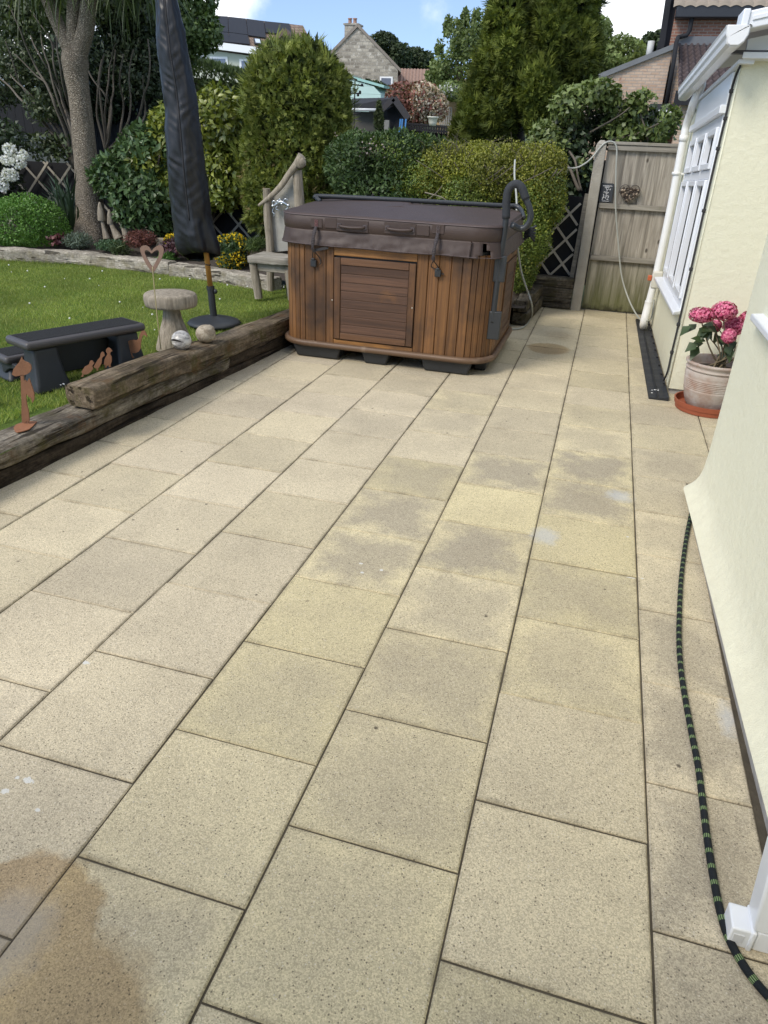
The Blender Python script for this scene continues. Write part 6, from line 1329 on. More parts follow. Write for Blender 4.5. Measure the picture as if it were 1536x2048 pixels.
# carved wooden mushrooms
def wmush(px, py0, py1, capw, caph, bend, lab, bw=8):
    Y = 8.6; bs = at(px + bend, py1, Y); tpp = at(px, py0 + caph, Y); e = empty('wooden_mushroom', bs, lab, 'garden ornament', 'carved wooden mushrooms beside the trunk'); dep = (bs - CAMP).dot(FW) / FPX
    MB().tube(catmull([bs, bs.lerp(tpp, .3) + Vector((.0, 0, 0)), bs.lerp(tpp, .6), tpp + Vector((0, 0, .02))], 5), [bw * 1.25 * dep * (1 - .62 * (i / 15)) for i in range(16)], 12).build('stem', greyw, e, smooth=True)
    ch_ = caph * dep / UP.z * 1.0; cw = capw * dep / 2; dvec = (tpp - bs).normalized()
    MB().lathe(tpp, [(cw * .5, -.004), (cw * .95, .0), (cw, .012), (cw * .92, ch_ * .3), (cw * .72, ch_ * .6), (cw * .42, ch_ * .88), (cw * .2, ch_ * .98), (.003, ch_)], 20, lambda a, z: 1 + .06 * math.sin(a * 2)).build('cap', greyw, e, smooth=True, auto=60)
wmush(204, 411, 478, 15, 30, 10, 'carved grey mushroom nearest the trunk, medium height', 6)
wmush(222, 424, 478, 13, 24, 16, 'shortest carved grey mushroom, middle of the three')
wmush(238, 387, 482, 19, 34, 20, 'tallest carved grey mushroom with a pale pointed cap', 8)
o = MB().box(tuple(at(310, 478, 8.25) + Vector((-.0, 0, -.10))), tuple(at(328, 478, 8.25) + Vector((0, .1, .0)))).build('wooden_stump', greyw, bevel=.008, origin=at(319, 490, 8.28)); tag(o, 'small square timber stump in the bed left of the parasol', 'post')

# ================================================================== BEYOND THE GARDEN
# vine-like shrub above the fence panel
vib = leafm('viburnum_leaf', (0.063, 0.098, 0.027), (0.195, 0.244, 0.076), .45, .22, .5, 2.0)
v1 = shrub('viburnum_shrub', at(1230, 300, 9.5), 'broad leaved shrub with bare twisted branches above the wooden fence')
limbs([([at(1140, 300, 9.4), at(1170, 270, 9.4), at(1210, 250, 9.4), at(1260, 215, 9.4)], .014, .006), ([at(1165, 300, 9.5), at(1180, 270, 9.5), at(1225, 240, 9.5), at(1250, 200, 9.5)], .012, .005), ([at(1300, 300, 9.5), at(1290, 250, 9.5), at(1270, 200, 9.5)], .015, .006), ([at(1190, 300, 9.4), at(1230, 280, 9.4), at(1290, 260, 9.4), at(1340, 240, 9.4)], .02, .008), ([at(1150, 300, 9.5), at(1135, 250, 9.5), at(1130, 210, 9.5)], .025, .008), ([at(1110, 310, 9.3), at(1130, 290, 9.3), at(1150, 320, 9.0), at(1165, 380, 8.9)], .018, .009), ([at(1160, 380, 8.9), at(1140, 340, 9.0), at(1110, 320, 9.1)], .02, .01)], 'branches', twig, v1, 8, .03)
foliage('foliage', vib, v1, [E(1060, 255, 1150, 320, 9.3, .3), E(1095, 170, 1180, 260, 9.5, .35), E(1150, 158, 1250, 225, 9.5, .35), E(1240, 175, 1320, 260, 9.5, .35), E(1290, 205, 1365, 290, 9.5, .3), E(1200, 215, 1300, 290, 9.5, .3), E(1060, 240, 1120, 300, 9.4, .3), E(1130, 290, 1185, 370, 8.95, .2)], 5200, .075, .024, 'leaf', .4, .42, 3.2, .5, .9, -.1, 51)
foliage('foliage', dkleaf, v1, [E(1110, 200, 1350, 300, 9.95, .3), E(1095, 280, 1190, 400, 9.3, .25), E(1080, 240, 1180, 330, 9.4, .25)], 4200, .08, .026, 'leaf', .5, .1, 3, .4, 1, 0, 52)
# big dark conifer
cyp = leafm('cypress_spray', (0.042, 0.064, 0.011), (0.163, 0.190, 0.031), .65, .2, .25, 1.6, None, .45)
cypd = leafm('cypress_inner_shade', (0.015, 0.023, 0.010), (0.039, 0.055, 0.020), .75, .1, .2)  # darker copy of the spray colour, painting shade inside the crown
c0 = shrub('tall_conifer', at(1030, 300, 10.6), 'huge dark green conifer rising out of the picture behind the hedge', 'tree')
limbs([([at(1030, 330, 10.7), at(1032, 200, 10.7), at(1040, 60, 10.7), at(1050, -200, 10.7)], .14, .06), ([at(1036, 240, 10.6), at(1060, 150, 10.5), at(1075, 60, 10.5)], .05, .02), ([at(1030, 260, 10.6), at(1025, 150, 10.5), at(1050, 50, 10.5)], .05, .02)], 'trunk', dtwig, c0)
CB = [E(922, 150, 995, 310, 10.4, .5), E(943, 60, 1030, 250, 10.5, .6), E(976, -60, 1070, 160, 10.6, .7), E(965, 130, 1040, 300, 10.2, .4), E(985, 40, 1060, 190, 10.2, .4), E(1030, 110, 1120, 250, 10.2, .45), E(1060, -40, 1160, 160, 10.4, .5), E(1100, 20, 1200, 210, 10.7, .6), E(1110, -120, 1205, 90, 10.8, .6), E(1000, -220, 1170, 30, 10.8, .8), E(1050, 170, 1100, 280, 10.1, .3), E(1000, 180, 1030, 290, 10.1, .22), E(904, 228, 950, 312, 10.3, .3)]
foliage('foliage', cyp, c0, CB, 52000, .088, .0072, 'spray', .12, .27, 4.5, .7, .75, .25, 53, 5, 1.3)
foliage('foliage', cyp, c0, [(b_[0], b_[1], b_[2], b_[3] * 1.05, b_[4] * 1.05, b_[5] * 1.03) for b_ in CB], 2600, .15, .0065, 'spray', .05, .58, 4.0, .7, .6, .4, 56, 5, 1.0)
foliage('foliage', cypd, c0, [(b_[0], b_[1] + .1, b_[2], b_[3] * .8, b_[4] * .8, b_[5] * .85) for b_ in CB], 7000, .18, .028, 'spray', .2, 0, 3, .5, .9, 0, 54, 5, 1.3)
# clipped far hedge and the tree behind the parasol
fh = shrub('clipped_hedge', at(450, 200, 17), 'tall clipped dark conifer hedge below the house with solar panels', 'hedge')
fhm = leafm('far_hedge_leaf', (0.041, 0.068, 0.027), (0.104, 0.146, 0.054), .6, .2, .3, .8)
a = at(372, 122, 17); c = at(530, 165, 17); mb = []
P = []; N = []
for _ in range(15000):
    u_ = random.random(); x = a.x - 2.5 + (c.x - a.x + 3.0) * u_; ztop = a.z + (c.z - a.z) * max(0, (x - a.x) / (c.x - a.x)) + .05 * mnoise.noise(Vector((x * 2, 3, 3)))
    if random.random() < .3: P.append((x, 17 + random.uniform(0, .9), ztop + random.uniform(-.06, .06))); N.append((0, -.2, 1))
    else: P.append((x, 17 + random.uniform(-.08, .1), ztop - random.random() * 2.2)); N.append((random.uniform(-.2, .2), -1, .3))
P = np.array(P); N = nrm(np.array(N)); D = nrm(N * .5 + rvec(len(P)) * .45 + np.array([[0, 0, .55]])); MB().box((a.x - 2.4, 17.14, c.z - 2.0), (c.x + .4, 17.85, c.z - .12)).hexa([(a.x - 2.4, 17.14, c.z - .12), (c.x + .4, 17.14, c.z - .12), (c.x + .4, 17.85, c.z - .12), (a.x - 2.4, 17.85, c.z - .12), (a.x - 2.4, 17.14, a.z - .10), (c.x + .4, 17.14, c.z - .11), (c.x + .4, 17.85, c.z - .11), (a.x - 2.4, 17.85, a.z - .10)]).build('branches', dtwig, fh); link('foliage', spray_mesh('foliage', P, D, nrm(rvec(len(P))), .13 * RNG.uniform(.7, 1.3, len(P)), .012 * np.ones(len(P)), 3, .8), fhm, fh)  # solid dark core box added inside, darkening the gaps between sprays
tr2 = shrub('broadleaf_tree', at(380, 140, 14), 'mid green broadleaf tree crown right behind the top of the parasol', 'tree')
t2m = leafm('broadleaf_leaf', (0.051, 0.091, 0.027), (0.140, 0.201, 0.063), .45, .25, .4, 1.0)
limbs([([at(360, 200, 14), at(365, 90, 14), at(375, 0, 14)], .09, .03), ([at(365, 90, 14), at(395, 50, 14), at(415, 30, 14)], .04, .015)], 'trunk', dtwig, tr2)
foliage('crown', t2m, tr2, [E(340, -50, 415, 60, 14, .7), E(360, 10, 438, 110, 14, .6), E(330, 40, 400, 135, 14, .6), E(380, -60, 425, 30, 14, .5), E(260, -40, 360, 120, 14.4, .7)], 9000, .095, .030, 'leaf', .35, .22, 2.4, .4, .9, -.2, 55)
# house with solar panels
Yw = 52
sgreen = plain('sage_render', (.50, .52, .43), .85, var=.05, scale=.6, bump=.2, bscale=6)
hs_ = empty('solar_house', at(500, 160, Yw), 'pale green house with black solar panels on its brown tiled roof', 'house')
ev0, ev1 = at(340, 78, Yw - .4), at(700, 124, Yw - .4); rg0, rg1 = at(340, 20, Yw + 4.5), at(606, 51, Yw + 4.5); vg = at(640, 116, Yw - .4)
w0, w1 = at(340, 90, Yw), at(640, 130, Yw); zb_ = 0.5
MB().hexa([(w0.x, Yw, zb_), (w1.x, Yw, zb_), (w1.x, Yw + 9, zb_), (w0.x, Yw + 9, zb_), (w0.x, Yw, w0.z), (w1.x, Yw, w1.z), (w1.x, Yw + 9, w1.z), (w0.x, Yw + 9, w0.z)]).build('wall', sgreen, hs_)
tile_f = brickm('far_roof_tiles', (.185, .130, .100), (.24, .18, .14), (.09, .065, .05), .35, .22, .02, .9, .2, .3)
def Q(u_, v_, o_=0.0):
    p = ev0.lerp(vg, u_).lerp(rg0.lerp(rg1, u_), v_); nr = (vg - ev0).cross(rg0 - ev0).normalized(); return p + nr * o_
mb = MB(); mb.hexa([Q(0, 0, -.15), Q(1, 0, -.15), Q(1, 1, -.15), Q(0, 1, -.15), Q(0, 0), Q(1, 0), Q(1, 1), Q(0, 1)]); bk0 = rg0 + Vector((0, 5, -3)); bk1 = rg1 + Vector((0, 5, -3)); mb.hexa([Q(0, 1, -.15), Q(1, 1, -.15), bk1, bk0, Q(0, 1, 0), Q(1, 1, 0), bk1 + Vector((0, 0, .15)), bk0 + Vector((0, 0, .15))]); roof = mb.build('roof', tile_f, hs_)
pan = plain('solar_glass', (.006, .0065, .010), .55, 0, .2, .5)
def qpx(px, py):   # point of the roof plane seen at a photo pixel
    nr = (vg - ev0).cross(rg0 - ev0).normalized(); d = ray(px, py); return CAMP + d * ((ev0 - CAMP).dot(nr) / d.dot(nr))
nr = (vg - ev0).cross(rg0 - ev0).normalized()
for poly in ([(380, 33), (456, 36.5), (457, 68), (380, 62)], [(380, 63), (457, 69), (460, 88), (380, 80)], [(457, 37), (492, 41), (496, 73), (458, 68)], [(458, 69), (496, 74), (500, 92), (460, 88)], [(493, 41), (528, 46), (532, 79), (497, 74)], [(529, 46), (579, 51), (584, 74), (564, 62), (557, 71), (532, 68)]):
    pts = [qpx(*p) + nr * .06 for p in poly]; MB().prism(pts, nr * .06).build('solar_panel', pan, roof)
# dormer gable and roof window
dg = [qpx(534, 97), qpx(588, 76), qpx(571, 63)]
mb = MB(); mb.prism([at(533, 96, Yw - .3), at(612, 112, Yw - .3), at(571, 64, Yw - .3)], (0, 3.5, 0)); gb = mb.build('dormer_gable', plain('grey_stone_far', (.26, .235, .20), .9, var=.3, scale=3, bump=.5, bscale=8), hs_)
mb = MB(); mb.bar(at(531, 97, Yw - .45), at(572, 62, Yw - .45), .5, .28, (0, 0, 1)); mb.bar(at(571, 62, Yw - .45), at(616, 113, Yw - .45), .5, .28, (0, 0, 1)); mb.build('dormer_verge', plain('brown_tile_edge', (.12, .085, .07), .9), hs_)
pts = [qpx(*p) + nr * .05 for p in ((507, 80), (522, 82), (525, 93), (509, 91))]; rw = MB().prism(pts, nr * .08).build('roof_window', plain('dark_frame', (.02, .02, .02), .5), roof)
pts = [qpx(*p) + nr * .135 for p in ((510, 82), (520, 83), (522, 91), (512, 89.5))]; MB().prism(pts, nr * .01).build('pane', plain('bright_pane', (.55, .62, .70), .1), rw)
mb = MB(); mb.bar(ev0 + Vector((0, -.1, -.05)), vg.lerp(ev0, .0) + Vector((0, -.1, -.05)) - Vector((6.0 * 0, 0, 0)), .25, .42, (0, 0, 1)); mb.build('gutter', plain('white_fascia', (.75, .76, .77), .5, var=.02), hs_)
whf = plain('white_frame', (.78, .78, .78), .4, var=.02)
for x0, y0, x1, y1 in ((419, 113, 457, 142), (479, 118, 511, 147), (395, 110, 416, 138)):
    p0 = at(x0, y0, Yw - .03); p1 = at(x1, y1, Yw - .03); fr_ = MB().box((p0.x, Yw - .08, p1.z), (p1.x, Yw - .01, p0.z)).build('window', whf, hs_)
    MB().box((p0.x + .16, Yw - .09, p1.z + .12), (p1.x - .16, Yw - .082, p0.z - .12)).build('pane', plain('far_pane', (.14, .17, .24), .12), fr_)
# stone gable house
Yg = 62
stone = brickm('rubble_stone', (.44, .40, .33), (.19, .17, .14), (.30, .28, .24), .48, .22, .03, .95, .5, .7, ((.56, .53, .47), 3.2, .54, .66))
sh_ = empty('stone_house', at(735, 190, Yg), 'grey stone gable house with a round window and a chimney', 'house')
ap = at(716, 55, Yg); e0 = at(655, 112, Yg); e1 = at(796, 138, Yg)
z0g = 1.0; OV = Vector((ray(745, 100).x / ray(745, 100).y - .015, 1, 0)); MB().prism([(e0.x - .3, Yg, z0g), (e1.x, Yg, z0g), (e1.x, Yg, e1.z), (ap.x, Yg, ap.z), (e0.x - .3, Yg, e0.z - .3)], OV * 9).build('wall', stone, sh_)
tilem = brickm('red_pantiles', (.20, .125, .095), (.26, .175, .135), (.10, .06, .05), .30, .26, .03, .9, .25, .4)
vgm = plain('stone_coping', (.22, .19, .16), .9, var=.2, scale=3)
mb = MB(); mb.prism([(ap.x, Yg - .12, ap.z + .02), (e1.x + .3, Yg - .12, e1.z - .25), (e1.x + .3, Yg - .12, e1.z - .03), (ap.x, Yg - .12, ap.z + .26)], OV * 9.2); mb.prism([(ap.x - .005, Yg - .12, ap.z + .02), (ap.x - .005, Yg - .12, ap.z + .26), (e0.x - .6, Yg - .12, e0.z - .45), (e0.x - .6, Yg - .12, e0.z - .68)], OV * 9.2); rf2 = mb.build('roof', vgm, sh_)
c0_ = at(693, 52, Yg + .6); c1_ = at(715, 80, Yg + .6)
ch_ = MB().box((c0_.x, Yg + .15, c1_.z - 1), (c1_.x + .15, Yg + 1.2, c0_.z)).box((c0_.x - .08, Yg + .07, c0_.z), (c1_.x + .23, Yg + 1.28, c0_.z + .12)).build('chimney', stone, rf2)
for px in (700, 710): q = at(px, 48, Yg + .6); MB().lathe((q.x, Yg + .6, c0_.z + .12), [(.16, 0), (.14, .1), (.13, .3), (.17, .32), (.17, .38), (.10, .38)], 14).build('chimney_pot', plain('clay_pot', (.34, .20, .15), .8), ch_, smooth=True)
rc_ = at(715, 100, Yg - .05)
rwn = MB().lathe((0, 0, 0), [(.28, 0), (.36, 0), (.36, .08), (.28, .08)], 30).build('round_window', whf, sh_); rwn.data.transform(Matrix.Rotation(R(90), 4, 'X')); rwn.data.transform(Matrix.Translation(rc_ - ORG[sh_.name])); 
pn_ = MB().lathe((0, 0, 0), [(.27, 0), (.285, .02), (.285, .04)], 30).build('pane', plain('far_pane_round', (.16, .18, .22), .15), sh_); pn_.data.transform(Matrix.Rotation(R(90), 4, 'X')); pn_.data.transform(Matrix.Translation(rc_ - ORG[sh_.name])); pn_.parent = rwn
p0 = at(760, 153, Yg - .03); p1 = at(785, 175, Yg - .03); fr_ = MB().box((p0.x, Yg - .08, p1.z), (p1.x, Yg - .01, p0.z)).build('window', whf, sh_); MB().box((p0.x + .13, Yg - .09, p1.z + .08), (p1.x - .13, Yg - .082, p0.z - .1)).build('pane', plain('far_pane_2', (.15, .17, .22), .12), fr_)
# pantiled wing to the right
mb = MB(); a = at(795, 139, Yg + 3); c = at(905, 142, Yg + 3); d_ = at(905, 185, Yg - .5); e_ = at(790, 185, Yg - .5)
def pt2(u_, v_): p = a.lerp(c, u_).lerp(e_.lerp(d_, u_), v_); return p + Vector((0, -.3, .4)).normalized() * (.07 * abs(math.sin(u_ * math.pi * 17)) + .10 * ((1 - v_) * 9 % 1))
mb.grid(pt2, 136, 54); mb.hexa([(e_.x, Yg - .4, z0g), (d_.x, Yg - .4, z0g), (d_.x, Yg + 6, z0g), (e_.x, Yg + 6, z0g), (e_.x, Yg - .4, e_.z - .1), (d_.x, Yg - .4, d_.z - .1), (d_.x, Yg + 6, c.z - .3), (e_.x, Yg + 6, a.z - .3)])
mb.build('wing_roof', plain('pantile', (.25, .165, .13), .9, var=.3, scale=4), sh_)
# trees on the skyline
def tree(name, label, blobs, Y, mat, n, L, W, seed, trunk, gap=.25, depth=.35, gs=.8, group='trees behind the gardens', kind='leaf', cat='tree', upb=0):
    o = empty(name, at(trunk[0][0], trunk[0][1], Y), label, cat, group)
    dep = (at(trunk[0][0], trunk[0][1], Y) - CAMP).dot(FW) / FPX
    limbs([([at(x, y, Y) for x, y in trunk], max(.03, 4 * dep * .5), .02)] + [([at(*trunk[min(1, len(trunk) - 1)], Y), Vector(b_[:3])], max(.02, 1.0 * dep), .015) for b_ in blobs], 'trunk', dtwig, o, 6)
    foliage('crown', mat, o, blobs, n, L, W, kind, depth, gap, gs, .4, .9, upb, seed); return o
skm = leafm('skyline_leaf', (0.022, 0.039, 0.017), (0.061, 0.085, 0.034), .6, .2, .3, .25)
tree('dark_oak_tree', 'dark rounded tree right of the stone gable', [E(738, 66, 800, 145, 75, 3), E(780, 85, 822, 150, 75, 2.5), E(760, 64, 790, 110, 75, 2)], 75, skm, 6500, .34, .13, 61, [(770, 190), (770, 120), (768, 90)], .2)
tree('dark_oak_tree', 'low dark tree between the stone gable and the pale feathery tree', [E(815, 96, 852, 150, 80, 2.5), E(838, 104, 868, 152, 80, 2.2)], 80, skm, 3600, .34, .13, 62, [(838, 190), (838, 140), (838, 115)], .22)
tree('dark_oak_tree', 'small dark tree above the hedge between the two stone houses', [E(700, 160, 775, 196, 40, 1.2)], 40, skm, 2000, .16, .06, 68, [(740, 210), (738, 185), (738, 170)], .1)
pal = leafm('pale_tree_leaf', (0.091, 0.134, 0.039), (0.226, 0.281, 0.104), .5, .3, .3, .5)
po = [E(885, 40, 935, 165, 26, 1.0), E(925, 20, 975, 150, 26, 1.0), E(858, 105, 925, 185, 26, 1.0), E(905, 100, 985, 200, 26, 1.2), E(888, 30, 905, 80, 26, .35), E(922, 12, 938, 70, 26, .35), E(945, 15, 960, 60, 26, .35), E(870, 75, 890, 120, 26, .35), E(851, 140, 875, 165, 26, .4)]
tree('pale_feathery_tree', 'pale green feathery tree with upright shoots left of the tall conifer', po, 26, pal, 7500, .12, .040, 63, [(925, 240), (925, 170), (920, 100), (912, 40)], .46, .4, 1.8, upb=.5)
wil = leafm('willow_leaf', (0.110, 0.159, 0.044), (0.256, 0.317, 0.116), .55, .3, .3, .5)
tree('willow_tree', 'soft yellow green tree right of the tall conifer', [E(1165, 30, 1225, 130, 34, 1.5), E(1190, 70, 1290, 170, 34, 2), E(1150, 80, 1230, 190, 34, 1.8), E(1230, 75, 1275, 120, 34, 1)], 34, wil, 11000, .17, .045, 64, [(1215, 220), (1215, 140), (1200, 80)], .25, .35, 1.3, upb=-.4)
tree('dark_oak_tree', 'dark tree peeping over the low gable roof beside the flue', [E(1278, 66, 1312, 130, 40, 1.2), E(1298, 62, 1335, 120, 40, 1.2)], 40, skm, 2600, .20, .08, 65, [(1300, 180), (1302, 120), (1305, 90)], .25)
# red robin with cream flowers
rr = shrub('photinia_bush', at(830, 250, 24), 'red and cream blossoming bush behind the black summerhouse')
RB_ = [E(772, 165, 850, 235, 24, .9), E(810, 162, 885, 240, 24, .9), E(850, 185, 893, 245, 24, .7), E(780, 200, 870, 258, 24, .8)]
limbs([([at(830, 270, 24.2), at(825, 210, 24.2), at(815, 180, 24.2)], .05, .02), ([at(835, 270, 24.2), at(850, 210, 24.2), at(865, 190, 24.2)], .05, .02)], 'stems', dtwig, rr)
foliage('foliage', leafm('red_leaf', (0.138, 0.052, 0.040), (0.310, 0.132, 0.098), .5, .25, .4, 1), rr, RB_, 5000, .11, .036, 'leaf', .3, .1, 1.5, .5, .9, .2, 71)
foliage('foliage', leafm('olive_red_leaf', (.06, .07, .025), (.14, .12, .05), .5, .25, .4, 1), rr, RB_, 1500, .11, .036, 'leaf', .3, .1, 1.5, .5, .9, .2, 73)
foliage('blossom', leafm('cream_petal', (.50, .40, .30), (.70, .62, .50), .7, .2, .2, 2), rr, RB_[1:], 5600, .080, .040, 'leaf', .12, .30, 1.7, .7, .6, .3, 72)
wb_ = shrub('white_flowering_bush', at(900, 200, 25.2), 'green bush with white blossom above the small yellow shed')
foliage('foliage', pal, wb_, [E(872, 160, 935, 205, 25.2, .8)], 1500, .10, .035, 'leaf', .35, .1, 2, .5, .9, .2, 74)
foliage('blossom', wpet, wb_, [E(878, 165, 925, 198, 25.1, .7)], 420, .075, .04, 'leaf', .2, .3, 2.5, .7, .6, .3, 75)
# turquoise shed, black summerhouse, yellow shed, balustrade
Yt = 36; tq = plain('turquoise_boards', (.47, .62, .58), .7, var=.06, scale=2); 
ts = empty('turquoise_shed', at(725, 190, Yt), 'pale turquoise boarded shed with a sloping roof below the stone gable', 'shed')
A_, B_, C_, D_ = at(690, 154, Yt), at(762, 174, Yt), at(762, 195, Yt), at(690, 195, Yt); zlo = 2.0
mb = MB(); n_ = 7
for i in range(n_):
    z0 = zlo + (B_.z + .35 - zlo) * i / n_; z1 = zlo + (B_.z + .35 - zlo) * (i + .97) / n_
    def xr(z): return B_.x - max(0, (z - (B_.z - .05))) / max(.01, (A_.z - B_.z)) * (B_.x - A_.x)
    mb.hexa([(A_.x, Yt + .02, z0), (xr(z0), Yt + .02, z0), (xr(z0), Yt + 3, z0), (A_.x, Yt + 3, z0), (A_.x, Yt, z1), (xr(z1), Yt, z1), (xr(z1), Yt + 3, z1), (A_.x, Yt + 3, z1)])
mb.build('wall', tq, ts)
mb = MB(); mb.bar(A_ + Vector((-.1, 1.4, .08)), B_ + Vector((.15, 1.4, .02)), 2.9, .10, (0, 0, 1)); mb.build('roof', plain('turquoise_edge', (.30, .50, .46), .7, var=.1), ts)
Ys = 21.5
su = empty('summerhouse', at(745, 265, Ys), 'black felt-roofed summerhouse with a pale gutter and open gabled porch', 'shed')
blk = plain('black_stain', (.012, .0125, .016), .85, var=.3, scale=3)
feltm = plain('roof_felt', (.020, .021, .026), .9, var=.25, scale=3, bump=.3)
g0, g1 = at(789, 195, Ys), at(700, 193, Ys + .2); eL = at(764, 219, Ys); eR = at(818, 236, Ys); el0 = at(695, 216, Ys)
zf = at(780, 268, Ys).z - .8
# roof: ridge runs back-left from the gable at (789,195)
ridge_d = Vector((-1.55, 1.2, 0)); ga_ = g0; lf = eL; rt_ = eR
mb = MB(); lb_ = Vector((el0.x, Ys + .1, el0.z)); lt_ = Vector((g1.x - .2, Ys + 1.0, ga_.z))
mb.hexa([lb_, lf, ga_ + Vector((0, 0, -.05)), lt_ + Vector((0, 0, -.05)), lb_ + Vector((0, 0, .05)), lf + Vector((0, 0, .05)), ga_, lt_])
bk_ = Vector((-1.3, 1.6, 0)); mb.hexa([ga_ + Vector((0, 0, -.06)), rt_ + Vector((0, 0, -.06)), rt_ + bk_ + Vector((0, 0, -.06)), ga_ + bk_ + Vector((0, 0, -.06)), ga_, rt_, rt_ + bk_, ga_ + bk_])
mb.build('roof', feltm, su)
mb = MB(); mb.bar(ga_ + Vector((0, -.05, -.02)), lf + Vector((0, -.05, -.02)), .05, .14, (0, 0, 1)); mb.bar(ga_ + Vector((.0, -.05, -.02)), rt_ + Vector((0, -.05, -.02)), .05, .16, (0, 0, 1)); mb.build('barge_board', plain('grey_black_board', (.035, .033, .036), .8), su)
pL = at(770, 240, Ys + .1); pr_ = at(806, 240, Ys + .1)
MB().prism([(pL.x, Ys + .25, zf), (pr_.x, Ys + .25, zf), (pr_.x, Ys + .25, rt_.z + .05), (ga_.x, Ys + .25, ga_.z - .15), (pL.x, Ys + .25, lf.z)], (-.9, 1.2, 0)).build('gable_wall', blk, su)
w0_ = at(702, 224, Ys + .45); MB().box((w0_.x - .4, Ys + .45, zf), (pL.x, Ys + .5, lf.z - .05)).build('side_wall', plain('grey_boards', (.09, .085, .075), .85, var=.35, scale=5), su)
MB().tube([at(697, 219, Ys - .1), at(753, 220, Ys - .1)], .038, 10).build('gutter', plain('pale_gutter', (.60, .61, .62), .5), su, smooth=True)
p0 = at(768, 268, Ys + .05); MB().box((p0.x, Ys + .02, zf), (p0.x + .14, Ys + .12, at(770, 240, Ys).z)).build('porch_post', plain('grey_post', (.20, .20, .19), .8), su)
cy = shrub('young_conifer', at(757, 265, 20.6), 'thin young conifer in front of the summerhouse', 'tree')
foliage('foliage', leafm('young_conifer_leaf', (.03, .05, .02), (.09, .11, .04), .6, .2, .3), cy, [E(748, 215, 768, 275, 20.6, .14), E(753, 198, 762, 240, 20.6, .08)], 900, .08, .007, 'spray', .3, .05, 5, .5, .8, .6, 76)
# weather vane in front of the summerhouse
Yv = 19.5; wv_ = empty('weather_vane', at(709, 250, Yv), 'black metal weather vane on a pole in front of the summerhouse', 'weather vane')
MB().tube([at(708, 262, Yv), at(710, 162, Yv)], .016, 8).build('pole', blk, wv_)
mb = MB()
for a_, c_ in (((700, 168), (727, 172)), ((700, 186), (722, 187)), ((703, 230), (722, 225))): mb.bar(at(*a_, Yv), at(*c_, Yv), .02, .03, (0, 0, 1))
for px, py in ((702, 166), (724, 170), (701, 188), (720, 184), (716, 190), (710, 180)): mb.sphere(at(px, py, Yv), .035, 8, 6)
mb.tube(catmull([at(692, 152, Yv), at(698, 147, Yv), at(704, 155, Yv), at(714, 160, Yv)]), .018, 6); mb.build('cockerel', blk, wv_, smooth=True)
ysd = empty('yellow_shed', at(898, 250, 27), 'small honey coloured timber shed with lattice beside the tall conifer', 'shed')
hon = wood('honey_boards', (.30, .20, .095), (.48, .36, .20), 0, 8, .8, .1, ((.35, .31, .24), 2, .5, .8))
YY = 27; mb = MB(); L0, R0, AP = at(876, 208, YY), at(918, 208, YY), at(899, 192, YY); zz0 = at(898, 262, YY).z - .5
mb.prism([(L0.x, YY, zz0), (R0.x, YY, zz0), (R0.x, YY, R0.z), (AP.x, YY, AP.z), (L0.x, YY, L0.z)], (0, 2, 0)); mb.build('wall', hon, ysd)
mb = MB(); mb.bar(AP + Vector((0, .9, .06)), L0 + Vector((-.12, .9, 0)), 2.2, .07, (0, 0, 1)); mb.bar(AP + Vector((0, .9, .06)), R0 + Vector((.12, .9, 0)), 2.2, .07, (0, 0, 1)); mb.build('roof', plain('shed_roof_edge', (.40, .31, .20), .8), ysd)
mb = MB(); a_ = at(882, 215, YY - .15); c_ = at(901, 250, YY - .15)
for i in range(6): x = a_.x + (c_.x - a_.x) * i / 5; mb.box((x - .02, YY - .16, c_.z), (x + .02, YY - .14, a_.z))
for i in range(7): z = c_.z + (a_.z - c_.z) * i / 6; mb.box((a_.x, YY - .14, z - .02), (c_.x, YY - .125, z + .02))
mb.build('lattice', plain('grey_lattice', (.34, .32, .29), .85), ysd)
ba = empty('balustrade', at(850, 268, 22.5), 'low black slatted deck railing right of the summerhouse', 'railing'); Yb = 22.5
l0, l1 = at(812, 247, Yb), at(894, 254, Yb); mb = MB(); mb.bar(l0, l1, .06, .06, (0, 0, 1)); mb.bar(l0 - Vector((0, 0, .12)), l1 - Vector((0, 0, .12)), .05, .05, (0, 0, 1)); mb.bar(l0 - Vector((0, 0, .42)), l1 - Vector((0, 0, .42)), .06, .5, (0, 0, 1)); mb.build('rail', blk, ba)
for i in range(17): p = l0.lerp(l1, i / 16); MB().box((p.x - .028, Yb - .03, p.z - .5), (p.x + .028, Yb + .02, p.z - .02)).build('baluster', blk, ba)
o = MB(); 
for px in (800, 804, 811): a_ = at(px + 1, 238, 21.0); c_ = at(px - 2, 272, 21.0); o.bar(a_, c_, .035, .035, (0, 1, 0))
o = o.build('blue_poles', plain('blue_paint', (.06, .22, .50), .5, var=.1), origin=at(803, 272, 21)); tag(o, 'bright blue folded poles leaning by the summerhouse porch', 'poles')
q = at(865, 252, 22.0); o = MB().lathe(q, [(.09, 0), (.11, .08), (.14, .19), (.16, .20), (.16, .23), (.12, .23)], 20).build('white_planter', plain('cream_planter', (.58, .58, .50), .7), smooth=True, origin=q); tag(o, 'cream planter standing on the black deck railing', 'planter')

